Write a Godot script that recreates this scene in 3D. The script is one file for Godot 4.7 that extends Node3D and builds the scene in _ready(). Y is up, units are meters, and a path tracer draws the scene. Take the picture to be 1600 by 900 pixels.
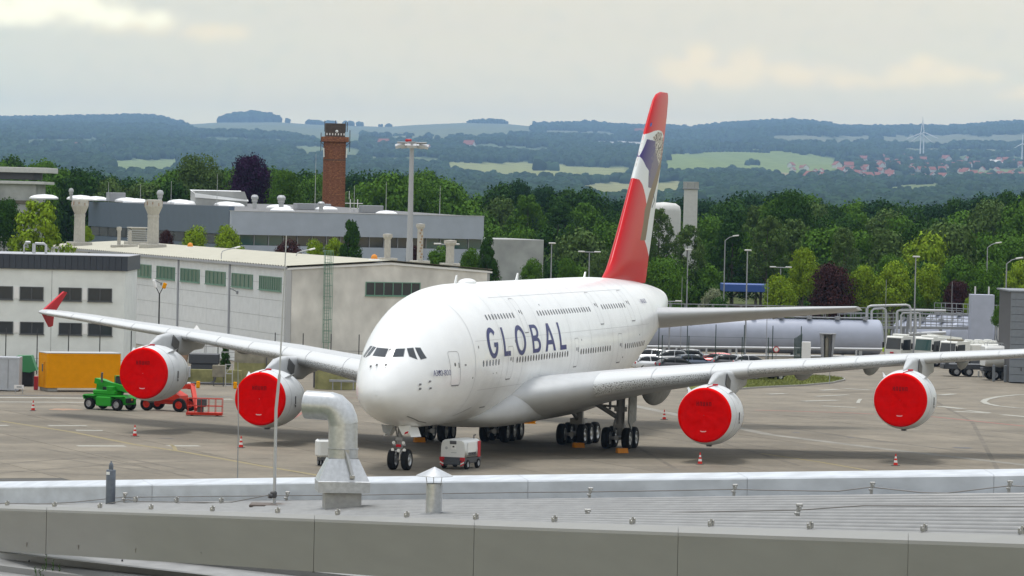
extends Node3D
# The place in metres: x to the right, y up, the camera stands at x 0 z 0 on a terrace and looks towards -z.
const EYE := 15.98
const FOC := 6350.0
const HOR := 313.6
const ROLL := 0.0227
const JET_TURN := 0.268
var rng := RandomNumberGenerator.new()
var mats := {}
var tex := {}
var used := {}
var stage_t := 0
const NTH := ["first", "second", "third", "fourth", "fifth", "sixth", "seventh", "eighth", "ninth", "tenth", "eleventh", "twelfth", "thirteenth", "fourteenth", "fifteenth"]

# ---------------------------------------------------------------- mesh builder
class MB:
	var v := PackedVector3Array()
	var n := PackedVector3Array()
	var uv := PackedVector2Array()
	var c := PackedColorArray()
	var ix := PackedInt32Array()
	var col := Color(1, 1, 1)
	var use_col := false
	var use_uv := false
	func put(p: Vector3, nn: Vector3, t := Vector2.ZERO) -> int:
		v.append(p); n.append(nn); uv.append(t); c.append(col)
		return v.size() - 1
	func tri(a: Vector3, b: Vector3, d: Vector3) -> void:
		var nn := (b - a).cross(d - a).normalized()
		var i := put(a, nn); put(b, nn); put(d, nn)
		ix.append_array([i, i + 2, i + 1])
	func quad(a: Vector3, b: Vector3, d: Vector3, e: Vector3, t := []) -> void:
		var nn := (d - a).cross(e - b).normalized()
		var i := v.size()
		if t.size() == 4:
			put(a, nn, t[0]); put(b, nn, t[1]); put(d, nn, t[2]); put(e, nn, t[3])
		else:
			put(a, nn, Vector2(0, 1)); put(b, nn, Vector2(1, 1)); put(d, nn, Vector2(1, 0)); put(e, nn, Vector2(0, 0))
		ix.append_array([i, i + 2, i + 1, i, i + 3, i + 2])
	func box(ctr: Vector3, size: Vector3, bas := Basis()) -> void:
		var h := size * 0.5
		var p := []
		for k in 8:
			p.append(ctr + bas * Vector3(h.x if k & 1 else -h.x, h.y if k & 2 else -h.y, h.z if k & 4 else -h.z))
		quad(p[4], p[5], p[7], p[6]); quad(p[1], p[0], p[2], p[3])
		quad(p[5], p[1], p[3], p[7]); quad(p[0], p[4], p[6], p[2])
		quad(p[6], p[7], p[3], p[2]); quad(p[0], p[1], p[5], p[4])
	# box with chamfered edges
	func bbox(ctr: Vector3, size: Vector3, bev := 0.02, bas := Basis()) -> void:
		var h := size * 0.5
		var g := h - Vector3.ONE * bev
		for ax in 3:
			for sg in [-1.0, 1.0]:
				var u := (ax + 1) % 3
				var w := (ax + 2) % 3
				var pts := []
				for q in [[-1, -1], [1, -1], [1, 1], [-1, 1]]:
					var p := Vector3.ZERO
					p[ax] = h[ax] * sg; p[u] = g[u] * q[0]; p[w] = g[w] * q[1]
					pts.append(ctr + bas * p)
				if sg > 0: quad(pts[0], pts[1], pts[2], pts[3])
				else: quad(pts[3], pts[2], pts[1], pts[0])
		for ax in 3:
			var u := (ax + 1) % 3
			var w := (ax + 2) % 3
			for su in [-1.0, 1.0]:
				for sw in [-1.0, 1.0]:
					var a := Vector3.ZERO; var b := Vector3.ZERO
					a[u] = h[u] * su; a[w] = g[w] * sw
					b[u] = g[u] * su; b[w] = h[w] * sw
					var e := Vector3.ZERO
					e[ax] = g[ax]
					if su * sw > 0: quad(ctr + bas * (a - e), ctr + bas * (b - e), ctr + bas * (b + e), ctr + bas * (a + e))
					else: quad(ctr + bas * (a + e), ctr + bas * (b + e), ctr + bas * (b - e), ctr + bas * (a - e))
		for k in 8:
			var sx := 1.0 if k & 1 else -1.0
			var sy := 1.0 if k & 2 else -1.0
			var sz := 1.0 if k & 4 else -1.0
			var a := ctr + bas * Vector3(h.x * sx, g.y * sy, g.z * sz)
			var b := ctr + bas * Vector3(g.x * sx, h.y * sy, g.z * sz)
			var d := ctr + bas * Vector3(g.x * sx, g.y * sy, h.z * sz)
			if sx * sy * sz > 0: tri(a, b, d)
			else: tri(a, d, b)
	# square bar between two points
	func bar(a: Vector3, b: Vector3, w: float, h := -1.0) -> void:
		if h < 0: h = w
		var z := (b - a).normalized()
		var up := Vector3.UP if absf(z.y) < 0.95 else Vector3.RIGHT
		var x := up.cross(z).normalized()
		var y := z.cross(x)
		box((a + b) * 0.5, Vector3(w, h, (b - a).length()), Basis(x, y, z))
	func rows(rw: Array, closed := true, tw := 1.0, th := 1.0) -> void:
		var m: int = rw[0].size()
		var k := rw.size()
		var base := v.size()
		var nn := []
		var vote := 0.0
		for i in k:
			var ctr := Vector3.ZERO
			for p in rw[i]: ctr += p
			ctr /= m
			var line := PackedVector3Array()
			for j in m:
				var j0 := (j - 1 + m) % m if closed else maxi(j - 1, 0)
				var j1 := (j + 1) % m if closed else mini(j + 1, m - 1)
				var du: Vector3 = rw[i][j1] - rw[i][j0]
				var dv: Vector3 = rw[mini(i + 1, k - 1)][j] - rw[maxi(i - 1, 0)][j]
				var q := du.cross(dv)
				if q.length() < 1e-9:
					q = rw[i][j] - ctr
					if q.length() < 1e-9: q = rw[i][j] - rw[mini(i + 1, k - 1)][j]
					line.append(q.normalized() * 1.0001)
				else:
					line.append(q.normalized())
					vote += q.normalized().dot((rw[i][j] - ctr).normalized()) if closed else 0.0
			nn.append(line)
		var fl := closed and vote < 0
		for i in k:
			for j in m:
				var q: Vector3 = nn[i][j]
				if fl and q.length() < 1.00005: q = -q
				put(rw[i][j], q.normalized(), Vector2(tw * j / float(m if closed else m - 1), th * i / float(k - 1)))
			if closed: put(rw[i][0], n[base + i * (m + 1)], Vector2(tw, th * i / float(k - 1)))
		var mm := m + 1 if closed else m
		for i in k - 1:
			for j in mm - 1:
				var a := base + i * mm + j
				var b := a + 1
				var d := a + mm
				var e := d + 1
				if fl: ix.append_array([a, b, d, b, e, d])
				else: ix.append_array([a, d, b, b, d, e])
	func cap(ring: Array, outward: Vector3) -> void:
		var ctr := Vector3.ZERO
		for p in ring: ctr += p
		ctr /= ring.size()
		for j in ring.size():
			var a: Vector3 = ring[j]
			var b: Vector3 = ring[(j + 1) % ring.size()]
			if (a - ctr).cross(b - ctr).dot(outward) > 0: tri(ctr, a, b)
			else: tri(ctr, b, a)
	func tube(path: Array, r, seg := 8, caps := true) -> void:
		var rw := []
		var px := Vector3.ZERO
		for i in path.size():
			var t: Vector3 = (path[mini(i + 1, path.size() - 1)] - path[maxi(i - 1, 0)]).normalized()
			var x := px - t * px.dot(t)
			if x.length() < 0.1: x = t.cross(Vector3.UP if absf(t.y) < 0.9 else Vector3.RIGHT)
			x = x.normalized(); px = x
			var y := t.cross(x)
			var rr: float = r[i] if r is Array else r
			var line := []
			for j in seg:
				var an := TAU * j / seg
				line.append(path[i] + (x * cos(an) + y * sin(an)) * rr)
			rw.append(line)
		rows(rw, true)
		if caps:
			cap(rw[0], path[0] - path[1]); cap(rw[-1], path[-1] - path[-2])
	# profile of Vector2(radius, height) turned round the local y axis of xf
	func lathe(pf: Array, seg: int, xf := Transform3D(), crease := 0.6) -> void:
		var k := pf.size()
		for i in k - 1:
			var a: Vector2 = pf[i]
			var b: Vector2 = pf[i + 1]
			if a.distance_to(b) < 1e-6: continue
			var na := Vector2((b - a).y, -(b - a).x).normalized()
			var n0 := na; var n1 := na
			if i > 0:
				var q: Vector2 = a - pf[i - 1]
				var m := Vector2(q.y, -q.x).normalized()
				if m.dot(na) > crease: n0 = (m + na).normalized()
			if i < k - 2:
				var q: Vector2 = pf[i + 2] - b
				var m := Vector2(q.y, -q.x).normalized()
				if m.dot(na) > crease: n1 = (m + na).normalized()
			var base := v.size()
			for j in seg + 1:
				var an := TAU * j / seg
				var d := Vector3(cos(an), 0, sin(an))
				put(xf * (d * a.x + Vector3.UP * a.y), xf.basis * (d * n0.x + Vector3.UP * n0.y).normalized(), Vector2(j / float(seg), i / float(k)))
				put(xf * (d * b.x + Vector3.UP * b.y), xf.basis * (d * n1.x + Vector3.UP * n1.y).normalized(), Vector2(j / float(seg), (i + 1) / float(k)))
			for j in seg:
				var o := base + j * 2
				ix.append_array([o, o + 2, o + 1, o + 1, o + 2, o + 3])
	# polygon (xy, counterclockwise seen from +z) pushed out from z0 to z1 in the axes of xf
	func prism(poly: Array, z0: float, z1: float, xf := Transform3D()) -> void:
		var pp := PackedVector2Array(poly)
		if Geometry2D.is_polygon_clockwise(pp): pp.reverse()
		var id := Geometry2D.triangulate_polygon(pp)
		for t in range(0, id.size(), 3):
			var a := pp[id[t]]; var b := pp[id[t + 1]]; var d := pp[id[t + 2]]
			if (b - a).cross(d - a) < 0:
				var s := b; b = d; d = s
			tri(xf * Vector3(a.x, a.y, z1), xf * Vector3(b.x, b.y, z1), xf * Vector3(d.x, d.y, z1))
			tri(xf * Vector3(a.x, a.y, z0), xf * Vector3(d.x, d.y, z0), xf * Vector3(b.x, b.y, z0))
		for i in pp.size():
			var a := pp[i]; var b := pp[(i + 1) % pp.size()]
			quad(xf * Vector3(a.x, a.y, z0), xf * Vector3(b.x, b.y, z0), xf * Vector3(b.x, b.y, z1), xf * Vector3(a.x, a.y, z1))
	func done() -> ArrayMesh:
		var ar := []
		ar.resize(Mesh.ARRAY_MAX)
		ar[Mesh.ARRAY_VERTEX] = v; ar[Mesh.ARRAY_NORMAL] = n
		if use_uv: ar[Mesh.ARRAY_TEX_UV] = uv
		if use_col: ar[Mesh.ARRAY_COLOR] = c
		ar[Mesh.ARRAY_INDEX] = ix
		var m := ArrayMesh.new()
		m.add_surface_from_arrays(Mesh.PRIMITIVE_TRIANGLES, ar)
		return m

# ---------------------------------------------------------------- naming
func numbered(called: String) -> String:
	used[called] = used.get(called, -1) + 1
	return called if used[called] == 0 else "%s_%03d" % [called, used[called]]
func tag(o: Node, label: String, category: String, group := "") -> Node:
	o.set_meta("label", label); o.set_meta("category", category)
	if group != "": o.set_meta("group", group)
	return o
func base(called: String, at: Vector3, turn := 0.0) -> Node3D:
	var o := Node3D.new()
	o.name = numbered(called); add_child(o); o.position = at; o.rotation.y = turn
	return o
func put(mesh, called: String, m: Material, parent: Node = null) -> MeshInstance3D:
	var o := MeshInstance3D.new()
	o.mesh = mesh.done() if mesh is MB else mesh
	o.material_override = m
	if parent == null:
		o.name = numbered(called); add_child(o)
	else:
		o.name = called; parent.add_child(o, true)
	return o
func struct(mesh, called: String, m: Material) -> MeshInstance3D:
	var o := put(mesh, called, m)
	o.set_meta("kind", "structure")
	return o
func copy_of(src: Node3D, called: String) -> Node3D:
	var o: Node3D = src.duplicate()
	o.name = numbered(called); add_child(o)
	return o
func say(what: String) -> void:
	print(what, " ", Time.get_ticks_msec() - stage_t); stage_t = Time.get_ticks_msec()

# ---------------------------------------------------------------- where things stand
func ray(px: float, py: float) -> Vector2:
	var x := px - 800.0; var y := py - 450.0
	return Vector2((x * cos(ROLL) + y * sin(ROLL)) / FOC, (HOR - 450.0 + x * sin(ROLL) - y * cos(ROLL)) / FOC)
func spot(px: float, py: float, d: float) -> Vector3:
	var r := ray(px, py)
	return Vector3(r.x * d, EYE + r.y * d, -d)
func ground(px: float, py: float, h := 0.0) -> Vector3:
	var r := ray(px, py)
	return spot(px, py, (h - EYE) / r.y)
# foot on the ground of something whose top is seen there at that distance
func under(px: float, py: float, d: float, h := 0.0) -> Vector3:
	var p := spot(px, py, d)
	return Vector3(p.x, h, p.z)

# ---------------------------------------------------------------- materials
func lin(r: float, g: float, b: float) -> Color:
	return Color(r, g, b).linear_to_srgb()
func noise_tex(key: String, size: int, freq: float, lo: float, hi: float, octaves := 4, kind := FastNoiseLite.TYPE_SIMPLEX_SMOOTH, sx := 1) -> ImageTexture:
	if tex.has(key): return tex[key]
	var f := FastNoiseLite.new()
	f.seed = key.hash() % 10000; f.frequency = freq; f.noise_type = kind
	f.fractal_octaves = octaves
	var im := f.get_seamless_image(size, size)
	im.convert(Image.FORMAT_RGB8)
	var d := im.get_data()
	for i in d.size(): d[i] = int(lerpf(lo, hi, d[i] / 255.0) * 255.0)
	im = Image.create_from_data(size, size, false, Image.FORMAT_RGB8, d)
	if sx > 1:
		im.resize(size / sx, size)
	tex[key] = ImageTexture.create_from_image(im)
	return tex[key]
func mat(key: String, c: Color, rough := 0.6, metal := 0.0, t: Texture2D = null, scale := Vector3.ONE, bump := 0.0) -> StandardMaterial3D:
	if mats.has(key): return mats[key]
	var m := StandardMaterial3D.new()
	m.albedo_color = c; m.roughness = rough; m.metallic = metal
	if t:
		m.albedo_texture = t
		m.uv1_triplanar = true; m.uv1_world_triplanar = true; m.uv1_scale = scale
	mats[key] = m
	return m

func in_poly(x: float, y: float, p: Array) -> bool:
	return Geometry2D.is_point_in_polygon(Vector2(x, y), PackedVector2Array(p))
func fin_texture() -> ImageTexture:
	var w := 192; var h := 384
	var im := Image.create(w, h, false, Image.FORMAT_RGB8)
	var V := func(f: float, y: float) -> Vector2: return Vector2(f, (y - 143.0) / 299.0)
	var white := [V.call(0, 212), V.call(0.25, 206), V.call(0.5, 204), V.call(0.75, 206), V.call(0.9, 212), V.call(0.93, 222), V.call(0.9, 245), V.call(1, 262), V.call(1, 402), V.call(0.85, 388), V.call(0.62, 372), V.call(0.58, 345), V.call(0.56, 327), V.call(0.4, 308), V.call(0.22, 291), V.call(0.1, 283), V.call(0, 281)]
	var purple := [V.call(0.06, 220), V.call(0.4, 222), V.call(0.52, 240), V.call(0.78, 254), V.call(0.84, 262), V.call(0.7, 296), V.call(0.45, 294), V.call(0.34, 268), V.call(0.2, 262), V.call(0.0, 247)]
	var brown := [V.call(0.99, 246), V.call(1, 262), V.call(0.93, 285), V.call(0.82, 305), V.call(0.74, 327), V.call(0.72, 344), V.call(0.72, 376), V.call(0.5, 376), V.call(0.5, 345), V.call(0.47, 330), V.call(0.55, 303), V.call(0.68, 282), V.call(0.84, 258)]
	var head := [V.call(0.24, 216), V.call(0.45, 207), V.call(0.72, 208), V.call(0.88, 217), V.call(0.88, 246), V.call(0.78, 266), V.call(0.62, 252), V.call(0.48, 234)]
	var strip := [V.call(0.86, 214), V.call(1, 222), V.call(1, 262), V.call(0.86, 262)]
	var f1 := FastNoiseLite.new()
	f1.seed = 5; f1.frequency = 0.09; f1.fractal_octaves = 3
	for j in h:
		for i in w:
			var x := (i + 0.5) / w; var y := (j + 0.5) / h
			var c := Color(0.76, 0.03, 0.07)
			var nz := f1.get_noise_2d(i * 0.6, j * 1.2)
			if in_poly(x, y, white): c = Color(0.82, 0.84, 0.84)
			if in_poly(x, y, strip): c = Color(0.42, 0.22, 0.22) if nz < 0.05 else Color(0.7, 0.62, 0.6)
			if in_poly(x, y, head): c = Color(0.26, 0.21, 0.19) if nz > 0.08 else (Color(0.84, 0.83, 0.8) if nz > -0.16 else Color(0.55, 0.5, 0.46))
			if in_poly(x, y, purple): c = Color(0.22, 0.16, 0.42) if x < 0.42 + nz * 0.2 else Color(0.36, 0.31, 0.42)
			if in_poly(x, y, brown): c = Color(0.42, 0.33, 0.23)
			if absf(x - 0.84 - 0.04 * sin(y * 90.0)) < 0.02 and y > 0.53 and y < 0.61: c = Color(0.12, 0.1, 0.25)
			if Vector2((x - 0.08) * 0.4, y - 0.18).length() < 0.011: c = Color(0.1, 0.3, 0.62)
			im.set_pixel(i, j, c)
	return ImageTexture.create_from_image(im)
func slat_texture() -> ImageTexture:
	var w := 256; var h := 256
	var im := Image.create(w, h, false, Image.FORMAT_RGB8)
	var f1 := FastNoiseLite.new()
	f1.seed = 11; f1.frequency = 0.06; f1.fractal_octaves = 4; f1.noise_type = FastNoiseLite.TYPE_SIMPLEX
	var f2 := FastNoiseLite.new()
	f2.seed = 12; f2.frequency = 0.02
	for j in h:
		for i in w:
			var u := i / float(w)
			var k := f1.get_noise_2d(i * 1.3, j * 2.2)
			var m := 0.5 + 0.5 * f2.get_noise_2d(i, j * 1.5)
			var lim := 0.36 - 0.26 * m
			var in_band := u > 0.38 and u < 0.66
			var c := Color(0.80, 0.81, 0.81)
			if in_band and k > lim: c = Color(0.36, 0.35, 0.34) if k > lim + 0.1 else Color(0.55, 0.55, 0.54)
			im.set_pixel(i, j, c)
	return ImageTexture.create_from_image(im)
func brick_texture() -> ImageTexture:
	var im := Image.create(256, 256, false, Image.FORMAT_RGB8)
	var r := RandomNumberGenerator.new()
	r.seed = 3
	im.fill(Color(0.50, 0.42, 0.36))
	for row in 32:
		for k in 18:
			var t := r.randf_range(0.75, 1.12)
			var c := Color(0.54 * t, 0.34 * t, 0.25 * t)
			if r.randf() < 0.06: c = Color(0.66, 0.46, 0.3)
			if r.randf() < 0.05: c = Color(0.36, 0.24, 0.2)
			im.fill_rect(Rect2i(k * 16 - (8 if row % 2 else 0), row * 8, 15, 7), c)
	return ImageTexture.create_from_image(im)
# concrete of the apron: blotches, tyre streaks and wet-looking patches are stains of the surface
func apron_texture() -> ImageTexture:
	var f := FastNoiseLite.new()
	f.seed = 21; f.frequency = 0.006; f.fractal_octaves = 5
	var a := f.get_seamless_image(1024, 1024)
	f.seed = 22; f.frequency = 0.05; f.fractal_octaves = 3
	var b := f.get_seamless_image(1024, 1024)
	a.convert(Image.FORMAT_L8); b.convert(Image.FORMAT_L8)
	var da := a.get_data(); var db := b.get_data()
	var out := PackedByteArray()
	out.resize(1024 * 1024 * 3)
	for i in 1024 * 1024:
		var k := 0.80 + 0.17 * (da[i] / 255.0 - 0.5) + 0.10 * (db[i] / 255.0 - 0.5)
		out[i * 3] = int(clampf(k, 0, 1) * 255.0); out[i * 3 + 1] = int(clampf(k * 0.985, 0, 1) * 255.0); out[i * 3 + 2] = int(clampf(k * 0.955, 0, 1) * 255.0)
	return ImageTexture.create_from_image(Image.create_from_data(1024, 1024, false, Image.FORMAT_RGB8, out))

func make_materials() -> void:
	var fine := noise_tex("fine", 256, 0.03, 0.86, 1.0)
	var grime := noise_tex("grime", 512, 0.008, 0.78, 1.0, 5)
	var faint := noise_tex("faint", 512, 0.01, 0.93, 1.0, 5)
	var streak := noise_tex("streak", 512, 0.012, 0.84, 1.0, 4)
	mat("hull", lin(0.85, 0.865, 0.87), 0.32, 0.0, faint, Vector3.ONE * 0.12)
	mats.hull.clearcoat_enabled = true; mats.hull.clearcoat = 0.35; mats.hull.clearcoat_roughness = 0.15
	mat("wing", lin(0.50, 0.515, 0.525), 0.42, 0.0, faint, Vector3.ONE * 0.2)
	mat("nacelle", lin(0.66, 0.68, 0.69), 0.36, 0.0, faint, Vector3.ONE * 0.25)
	mat("fairing", lin(0.36, 0.37, 0.37), 0.5, 0.0, grime, Vector3.ONE * 0.3)
	var m := mat("slat", Color.WHITE, 0.36, 0.15)
	m.albedo_texture = slat_texture()
	mat("slat_clean", lin(0.6, 0.61, 0.61), 0.34, 0.15)
	m = mat("fin", Color.WHITE, 0.35)
	m.albedo_texture = fin_texture()
	mat("door_groove_shade", lin(0.36, 0.36, 0.37), 0.6)  # shadow of the groove round each door, put into a strip's colour
	mat("skin_joint", lin(0.44, 0.45, 0.46), 0.5)
	mat("seam", lin(0.2, 0.2, 0.21), 0.6)
	mat("cover", lin(0.74, 0.002, 0.001), 0.9, 0.0, faint, Vector3.ONE * 0.6)
	mat("print_dark", lin(0.16, 0.01, 0.012), 0.8)
	mat("tail_red", lin(0.52, 0.012, 0.025), 0.4)
	mat("exhaust", lin(0.11, 0.11, 0.11), 0.45, 0.5)
	mat("dark_metal", lin(0.06, 0.06, 0.065), 0.5)
	mat("white_plain", lin(0.75, 0.75, 0.73), 0.5)
	mat("chrome", lin(0.75, 0.75, 0.76), 0.2, 1.0)
	mat("gear", lin(0.30, 0.30, 0.31), 0.45, 0.3)
	mat("rubber", lin(0.013, 0.013, 0.014), 0.75, 0.0, fine, Vector3.ONE * 2.0)
	mat("rim", lin(0.42, 0.43, 0.44), 0.35, 0.6)
	mat("lamp_glass", lin(0.8, 0.8, 0.78), 0.1)
	mat("cabin_glass", lin(0.05, 0.055, 0.065), 0.12)
	mat("cockpit_glass", lin(0.035, 0.042, 0.05), 0.06)
	mat("name_blue", lin(0.008, 0.013, 0.13), 0.35)
	mat("chock", lin(0.62, 0.22, 0.01), 0.6)
	# ground
	m = mat("apron", lin(0.288, 0.256, 0.205), 0.85, 0.0, apron_texture(), Vector3(0.03, 0.03, 0.03))
	for k in 4:
		var t: float = [1.0, 0.93, 0.86, 1.07][k]
		mat("slab_%d" % k, lin(0.288 * t, 0.256 * t, 0.205 * t), 0.85, 0.0, mats.apron.albedo_texture, Vector3(0.027, 0.027, 0.027))
	mat("line_white", lin(0.40, 0.39, 0.34), 0.8, 0.0, streak, Vector3.ONE * 0.6)
	mat("line_yellow", lin(0.285, 0.235, 0.115), 0.8, 0.0, streak, Vector3.ONE * 0.6)
	mat("line_red", lin(0.34, 0.14, 0.11), 0.8, 0.0, streak, Vector3.ONE * 0.6)
	mat("patch", lin(0.37, 0.36, 0.33), 0.85, 0.0, mats.apron.albedo_texture, Vector3.ONE * 0.05)
	mat("joint_seal", lin(0.07, 0.068, 0.062), 0.9)
	mat("tyre_mark", lin(0.225, 0.202, 0.168), 0.9, 0.0, mats.apron.albedo_texture, Vector3.ONE * 0.09)
	mat("mast_grey", lin(0.34, 0.35, 0.37), 0.5)
	mat("rust", lin(0.42, 0.26, 0.17), 0.9, 0.0, grime, Vector3.ONE * 0.4)
	mat("asphalt", lin(0.20, 0.29, 0.27), 0.9, 0.0, grime, Vector3.ONE * 0.05)
	mat("soil", lin(0.10, 0.12, 0.05), 0.95, 0.0, grime, Vector3.ONE * 0.02)
	mat("turf", lin(0.17, 0.19, 0.055), 0.95, 0.0, grime, Vector3.ONE * 0.15)
	mat("kerb", lin(0.34, 0.33, 0.31), 0.85, 0.0, fine)
	# terminal roof
	mat("coping", lin(0.235, 0.235, 0.222), 0.5, 0.0, faint, Vector3(0.25, 0.9, 0.25))
	mat("coping_far", lin(0.58, 0.62, 0.67), 0.45, 0.0, streak, Vector3(0.6, 1.0, 0.6))
	mat("roof_sheet", lin(0.315, 0.315, 0.31), 0.4, 0.3, streak, Vector3(0.7, 0.7, 0.7))
	mat("galvanised", lin(0.56, 0.58, 0.60), 0.34, 0.55, fine, Vector3.ONE * 3.0)
	mat("sheet_grey", lin(0.40, 0.40, 0.39), 0.4, 0.3, fine, Vector3.ONE * 2.0)
	mat("wire", lin(0.22, 0.21, 0.2), 0.5, 0.4)
	mat("clamp", lin(0.36, 0.36, 0.35), 0.4, 0.6)
	mat("blue_grey", lin(0.12, 0.14, 0.17), 0.5, 0.2, fine, Vector3.ONE * 3.0)
	mat("wood_old", lin(0.14, 0.115, 0.10), 0.8, 0.0, fine, Vector3.ONE * 2.0)
	# buildings
	mat("office_wall", lin(0.76, 0.79, 0.765), 0.8, 0.0, faint, Vector3.ONE * 0.1)
	mat("office_cap", lin(0.055, 0.062, 0.075), 0.5)
	mat("window_frame", lin(0.07, 0.075, 0.08), 0.5)
	mat("window_glass", lin(0.035, 0.04, 0.045), 0.08)
	mat("window_green", lin(0.08, 0.15, 0.12), 0.3)
	mat("frame_green", lin(0.13, 0.26, 0.19), 0.5)
	mat("hall_wall", lin(0.75, 0.77, 0.775), 0.7, 0.0, faint, Vector3.ONE * 0.15)
	mat("hall_gable", lin(0.80, 0.775, 0.715), 0.85, 0.0, grime, Vector3(0.10, 0.06, 0.10))
	mat("hall_roof", lin(0.47, 0.45, 0.36), 0.6, 0.0, faint, Vector3.ONE * 0.1)
	mat("gutter", lin(0.36, 0.37, 0.40), 0.5)
	mat("white_trim", lin(0.75, 0.75, 0.74), 0.5)
	mat("chimney_concrete", lin(0.50, 0.48, 0.43), 0.85, 0.0, fine, Vector3(0.6, 0.3, 0.6))
	mat("chimney_rust", lin(0.40, 0.27, 0.18), 0.9, 0.0, grime, Vector3.ONE * 1.0)
	mat("terminal_side_shade", lin(0.088, 0.125, 0.18), 0.55, 0.0, faint, Vector3.ONE * 0.1)  # side wall darkened in its colour for the angle it faces
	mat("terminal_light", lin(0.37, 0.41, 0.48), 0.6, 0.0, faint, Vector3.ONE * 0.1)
	mat("terminal_roof", lin(0.20, 0.20, 0.205), 0.9, 0.0, grime, Vector3.ONE * 0.08)
	mat("dome_white", lin(0.80, 0.81, 0.82), 0.3)
	mat("pale_block", lin(0.44, 0.45, 0.44), 0.8, 0.0, grime, Vector3.ONE * 0.08)
	m = mat("brick", Color.WHITE, 0.9, 0.0, brick_texture(), Vector3.ONE * 0.42)
	mat("brick_dark", lin(0.10, 0.075, 0.06), 0.9, 0.0, grime, Vector3.ONE * 0.5)
	mat("steel_pale", lin(0.44, 0.45, 0.46), 0.45, 0.3)
	mat("steel_grey", lin(0.30, 0.31, 0.33), 0.5, 0.3)
	mat("post_green", lin(0.02, 0.045, 0.04), 0.5)
	mat("post_dark", lin(0.03, 0.032, 0.035), 0.6)
	mat("tank_grey", lin(0.40, 0.43, 0.52), 0.45, 0.0, faint, Vector3(0.12, 0.12, 0.12))
	mat("silo", lin(0.58, 0.58, 0.56), 0.6, 0.0, faint, Vector3.ONE * 0.3)
	mat("tank_tan", lin(0.29, 0.265, 0.20), 0.7, 0.0, grime, Vector3.ONE * 0.3)
	mat("olive", lin(0.30, 0.29, 0.12), 0.8, 0.0, grime, Vector3.ONE * 0.3)
	mat("clad_grey", lin(0.19, 0.21, 0.235), 0.5, 0.0, faint, Vector3.ONE * 0.5)
	mat("clad_dark", lin(0.10, 0.10, 0.105), 0.6)
	mat("blue_roof", lin(0.02, 0.07, 0.28), 0.5)
	mat("crate_yellow", lin(0.80, 0.33, 0.002), 0.55, 0.0, faint, Vector3.ONE * 0.3)
	mat("crate_grey", lin(0.46, 0.48, 0.51), 0.6, 0.0, faint, Vector3.ONE * 0.3)
	# machines
	mat("green_paint", lin(0.022, 0.30, 0.02), 0.4)
	mat("green_dull", lin(0.03, 0.20, 0.07), 0.5)
	mat("red_paint", lin(0.52, 0.03, 0.012), 0.45)
	mat("red_deep", lin(0.45, 0.01, 0.02), 0.5)
	mat("black_plastic", lin(0.02, 0.02, 0.022), 0.6)
	mat("truck_white", lin(0.70, 0.70, 0.66), 0.4)
	mat("gpu_white", lin(0.66, 0.67, 0.66), 0.45)
	mat("dark_blue_grey", lin(0.05, 0.055, 0.065), 0.5)
	mat("glass_dark", lin(0.03, 0.035, 0.04), 0.08)
	mat("glass_teal", lin(0.03, 0.08, 0.075), 0.08)
	mat("lime", lin(0.5, 0.68, 0.03), 0.5)
	mat("cone_red", lin(0.58, 0.03, 0.02), 0.55)
	mat("cone_white", lin(0.72, 0.70, 0.68), 0.55)
	for q in [["car_white", 0.66, 0.67, 0.68], ["car_silver", 0.36, 0.37, 0.39], ["car_black", 0.02, 0.02, 0.024], ["car_dark", 0.07, 0.08, 0.09], ["car_red", 0.46, 0.03, 0.035], ["car_blue", 0.05, 0.07, 0.11]]:
		mat(q[0], lin(q[1], q[2], q[3]), 0.25, 0.2)
		mats[q[0]].clearcoat_enabled = true; mats[q[0]].clearcoat = 0.6
	# leaves: tint comes with each leaf
	for q in [["leaf_dark", 0.030, 0.076, 0.012], ["leaf_mid", 0.070, 0.150, 0.016], ["leaf_light", 0.185, 0.275, 0.018], ["leaf_grey", 0.082, 0.135, 0.036], ["leaf_maroon", 0.050, 0.020, 0.020], ["leaf_purple", 0.030, 0.010, 0.040], ["leaf_bloom", 0.24, 0.27, 0.17], ["leaf_blue", 0.022, 0.060, 0.024]]:
		m = mat(q[0], lin(q[1], q[2], q[3]), 0.7)
		m.vertex_color_use_as_albedo = true; m.metallic_specular = 0.15
		m.backlight_enabled = true; m.backlight = Color(0.3, 0.3, 0.3)
	mat("bark", lin(0.09, 0.075, 0.06), 0.95, 0.0, fine, Vector3.ONE)
	# far land
	m = mat("land", Color.WHITE, 0.95, 0.0, grime, Vector3(0.004, 0.004, 0.004))
	m.vertex_color_use_as_albedo = true
	mat("far_leaf", lin(0.035, 0.062, 0.030), 0.95).vertex_color_use_as_albedo = true
	mats.far_leaf.metallic_specular = 0.0; mats.land.metallic_specular = 0.0
	mats.cover.metallic_specular = 0.0
	for k in ["turf", "soil", "brick", "crate_yellow", "print_dark"]: mats[k].metallic_specular = 0.1
	for k in ["name_blue", "rubber", "office_cap", "tail_red", "fin", "green_paint", "red_paint", "cone_red", "clad_dark", "black_plastic"]: mats[k].metallic_specular = 0.3
	mat("house_wall", lin(0.62, 0.60, 0.56), 0.8)
	mat("house_roof", lin(0.26, 0.085, 0.055), 0.85)
	mat("house_roof_dark", lin(0.16, 0.10, 0.09), 0.85)
	mat("turbine_white", lin(0.75, 0.76, 0.77), 0.5)

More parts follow.
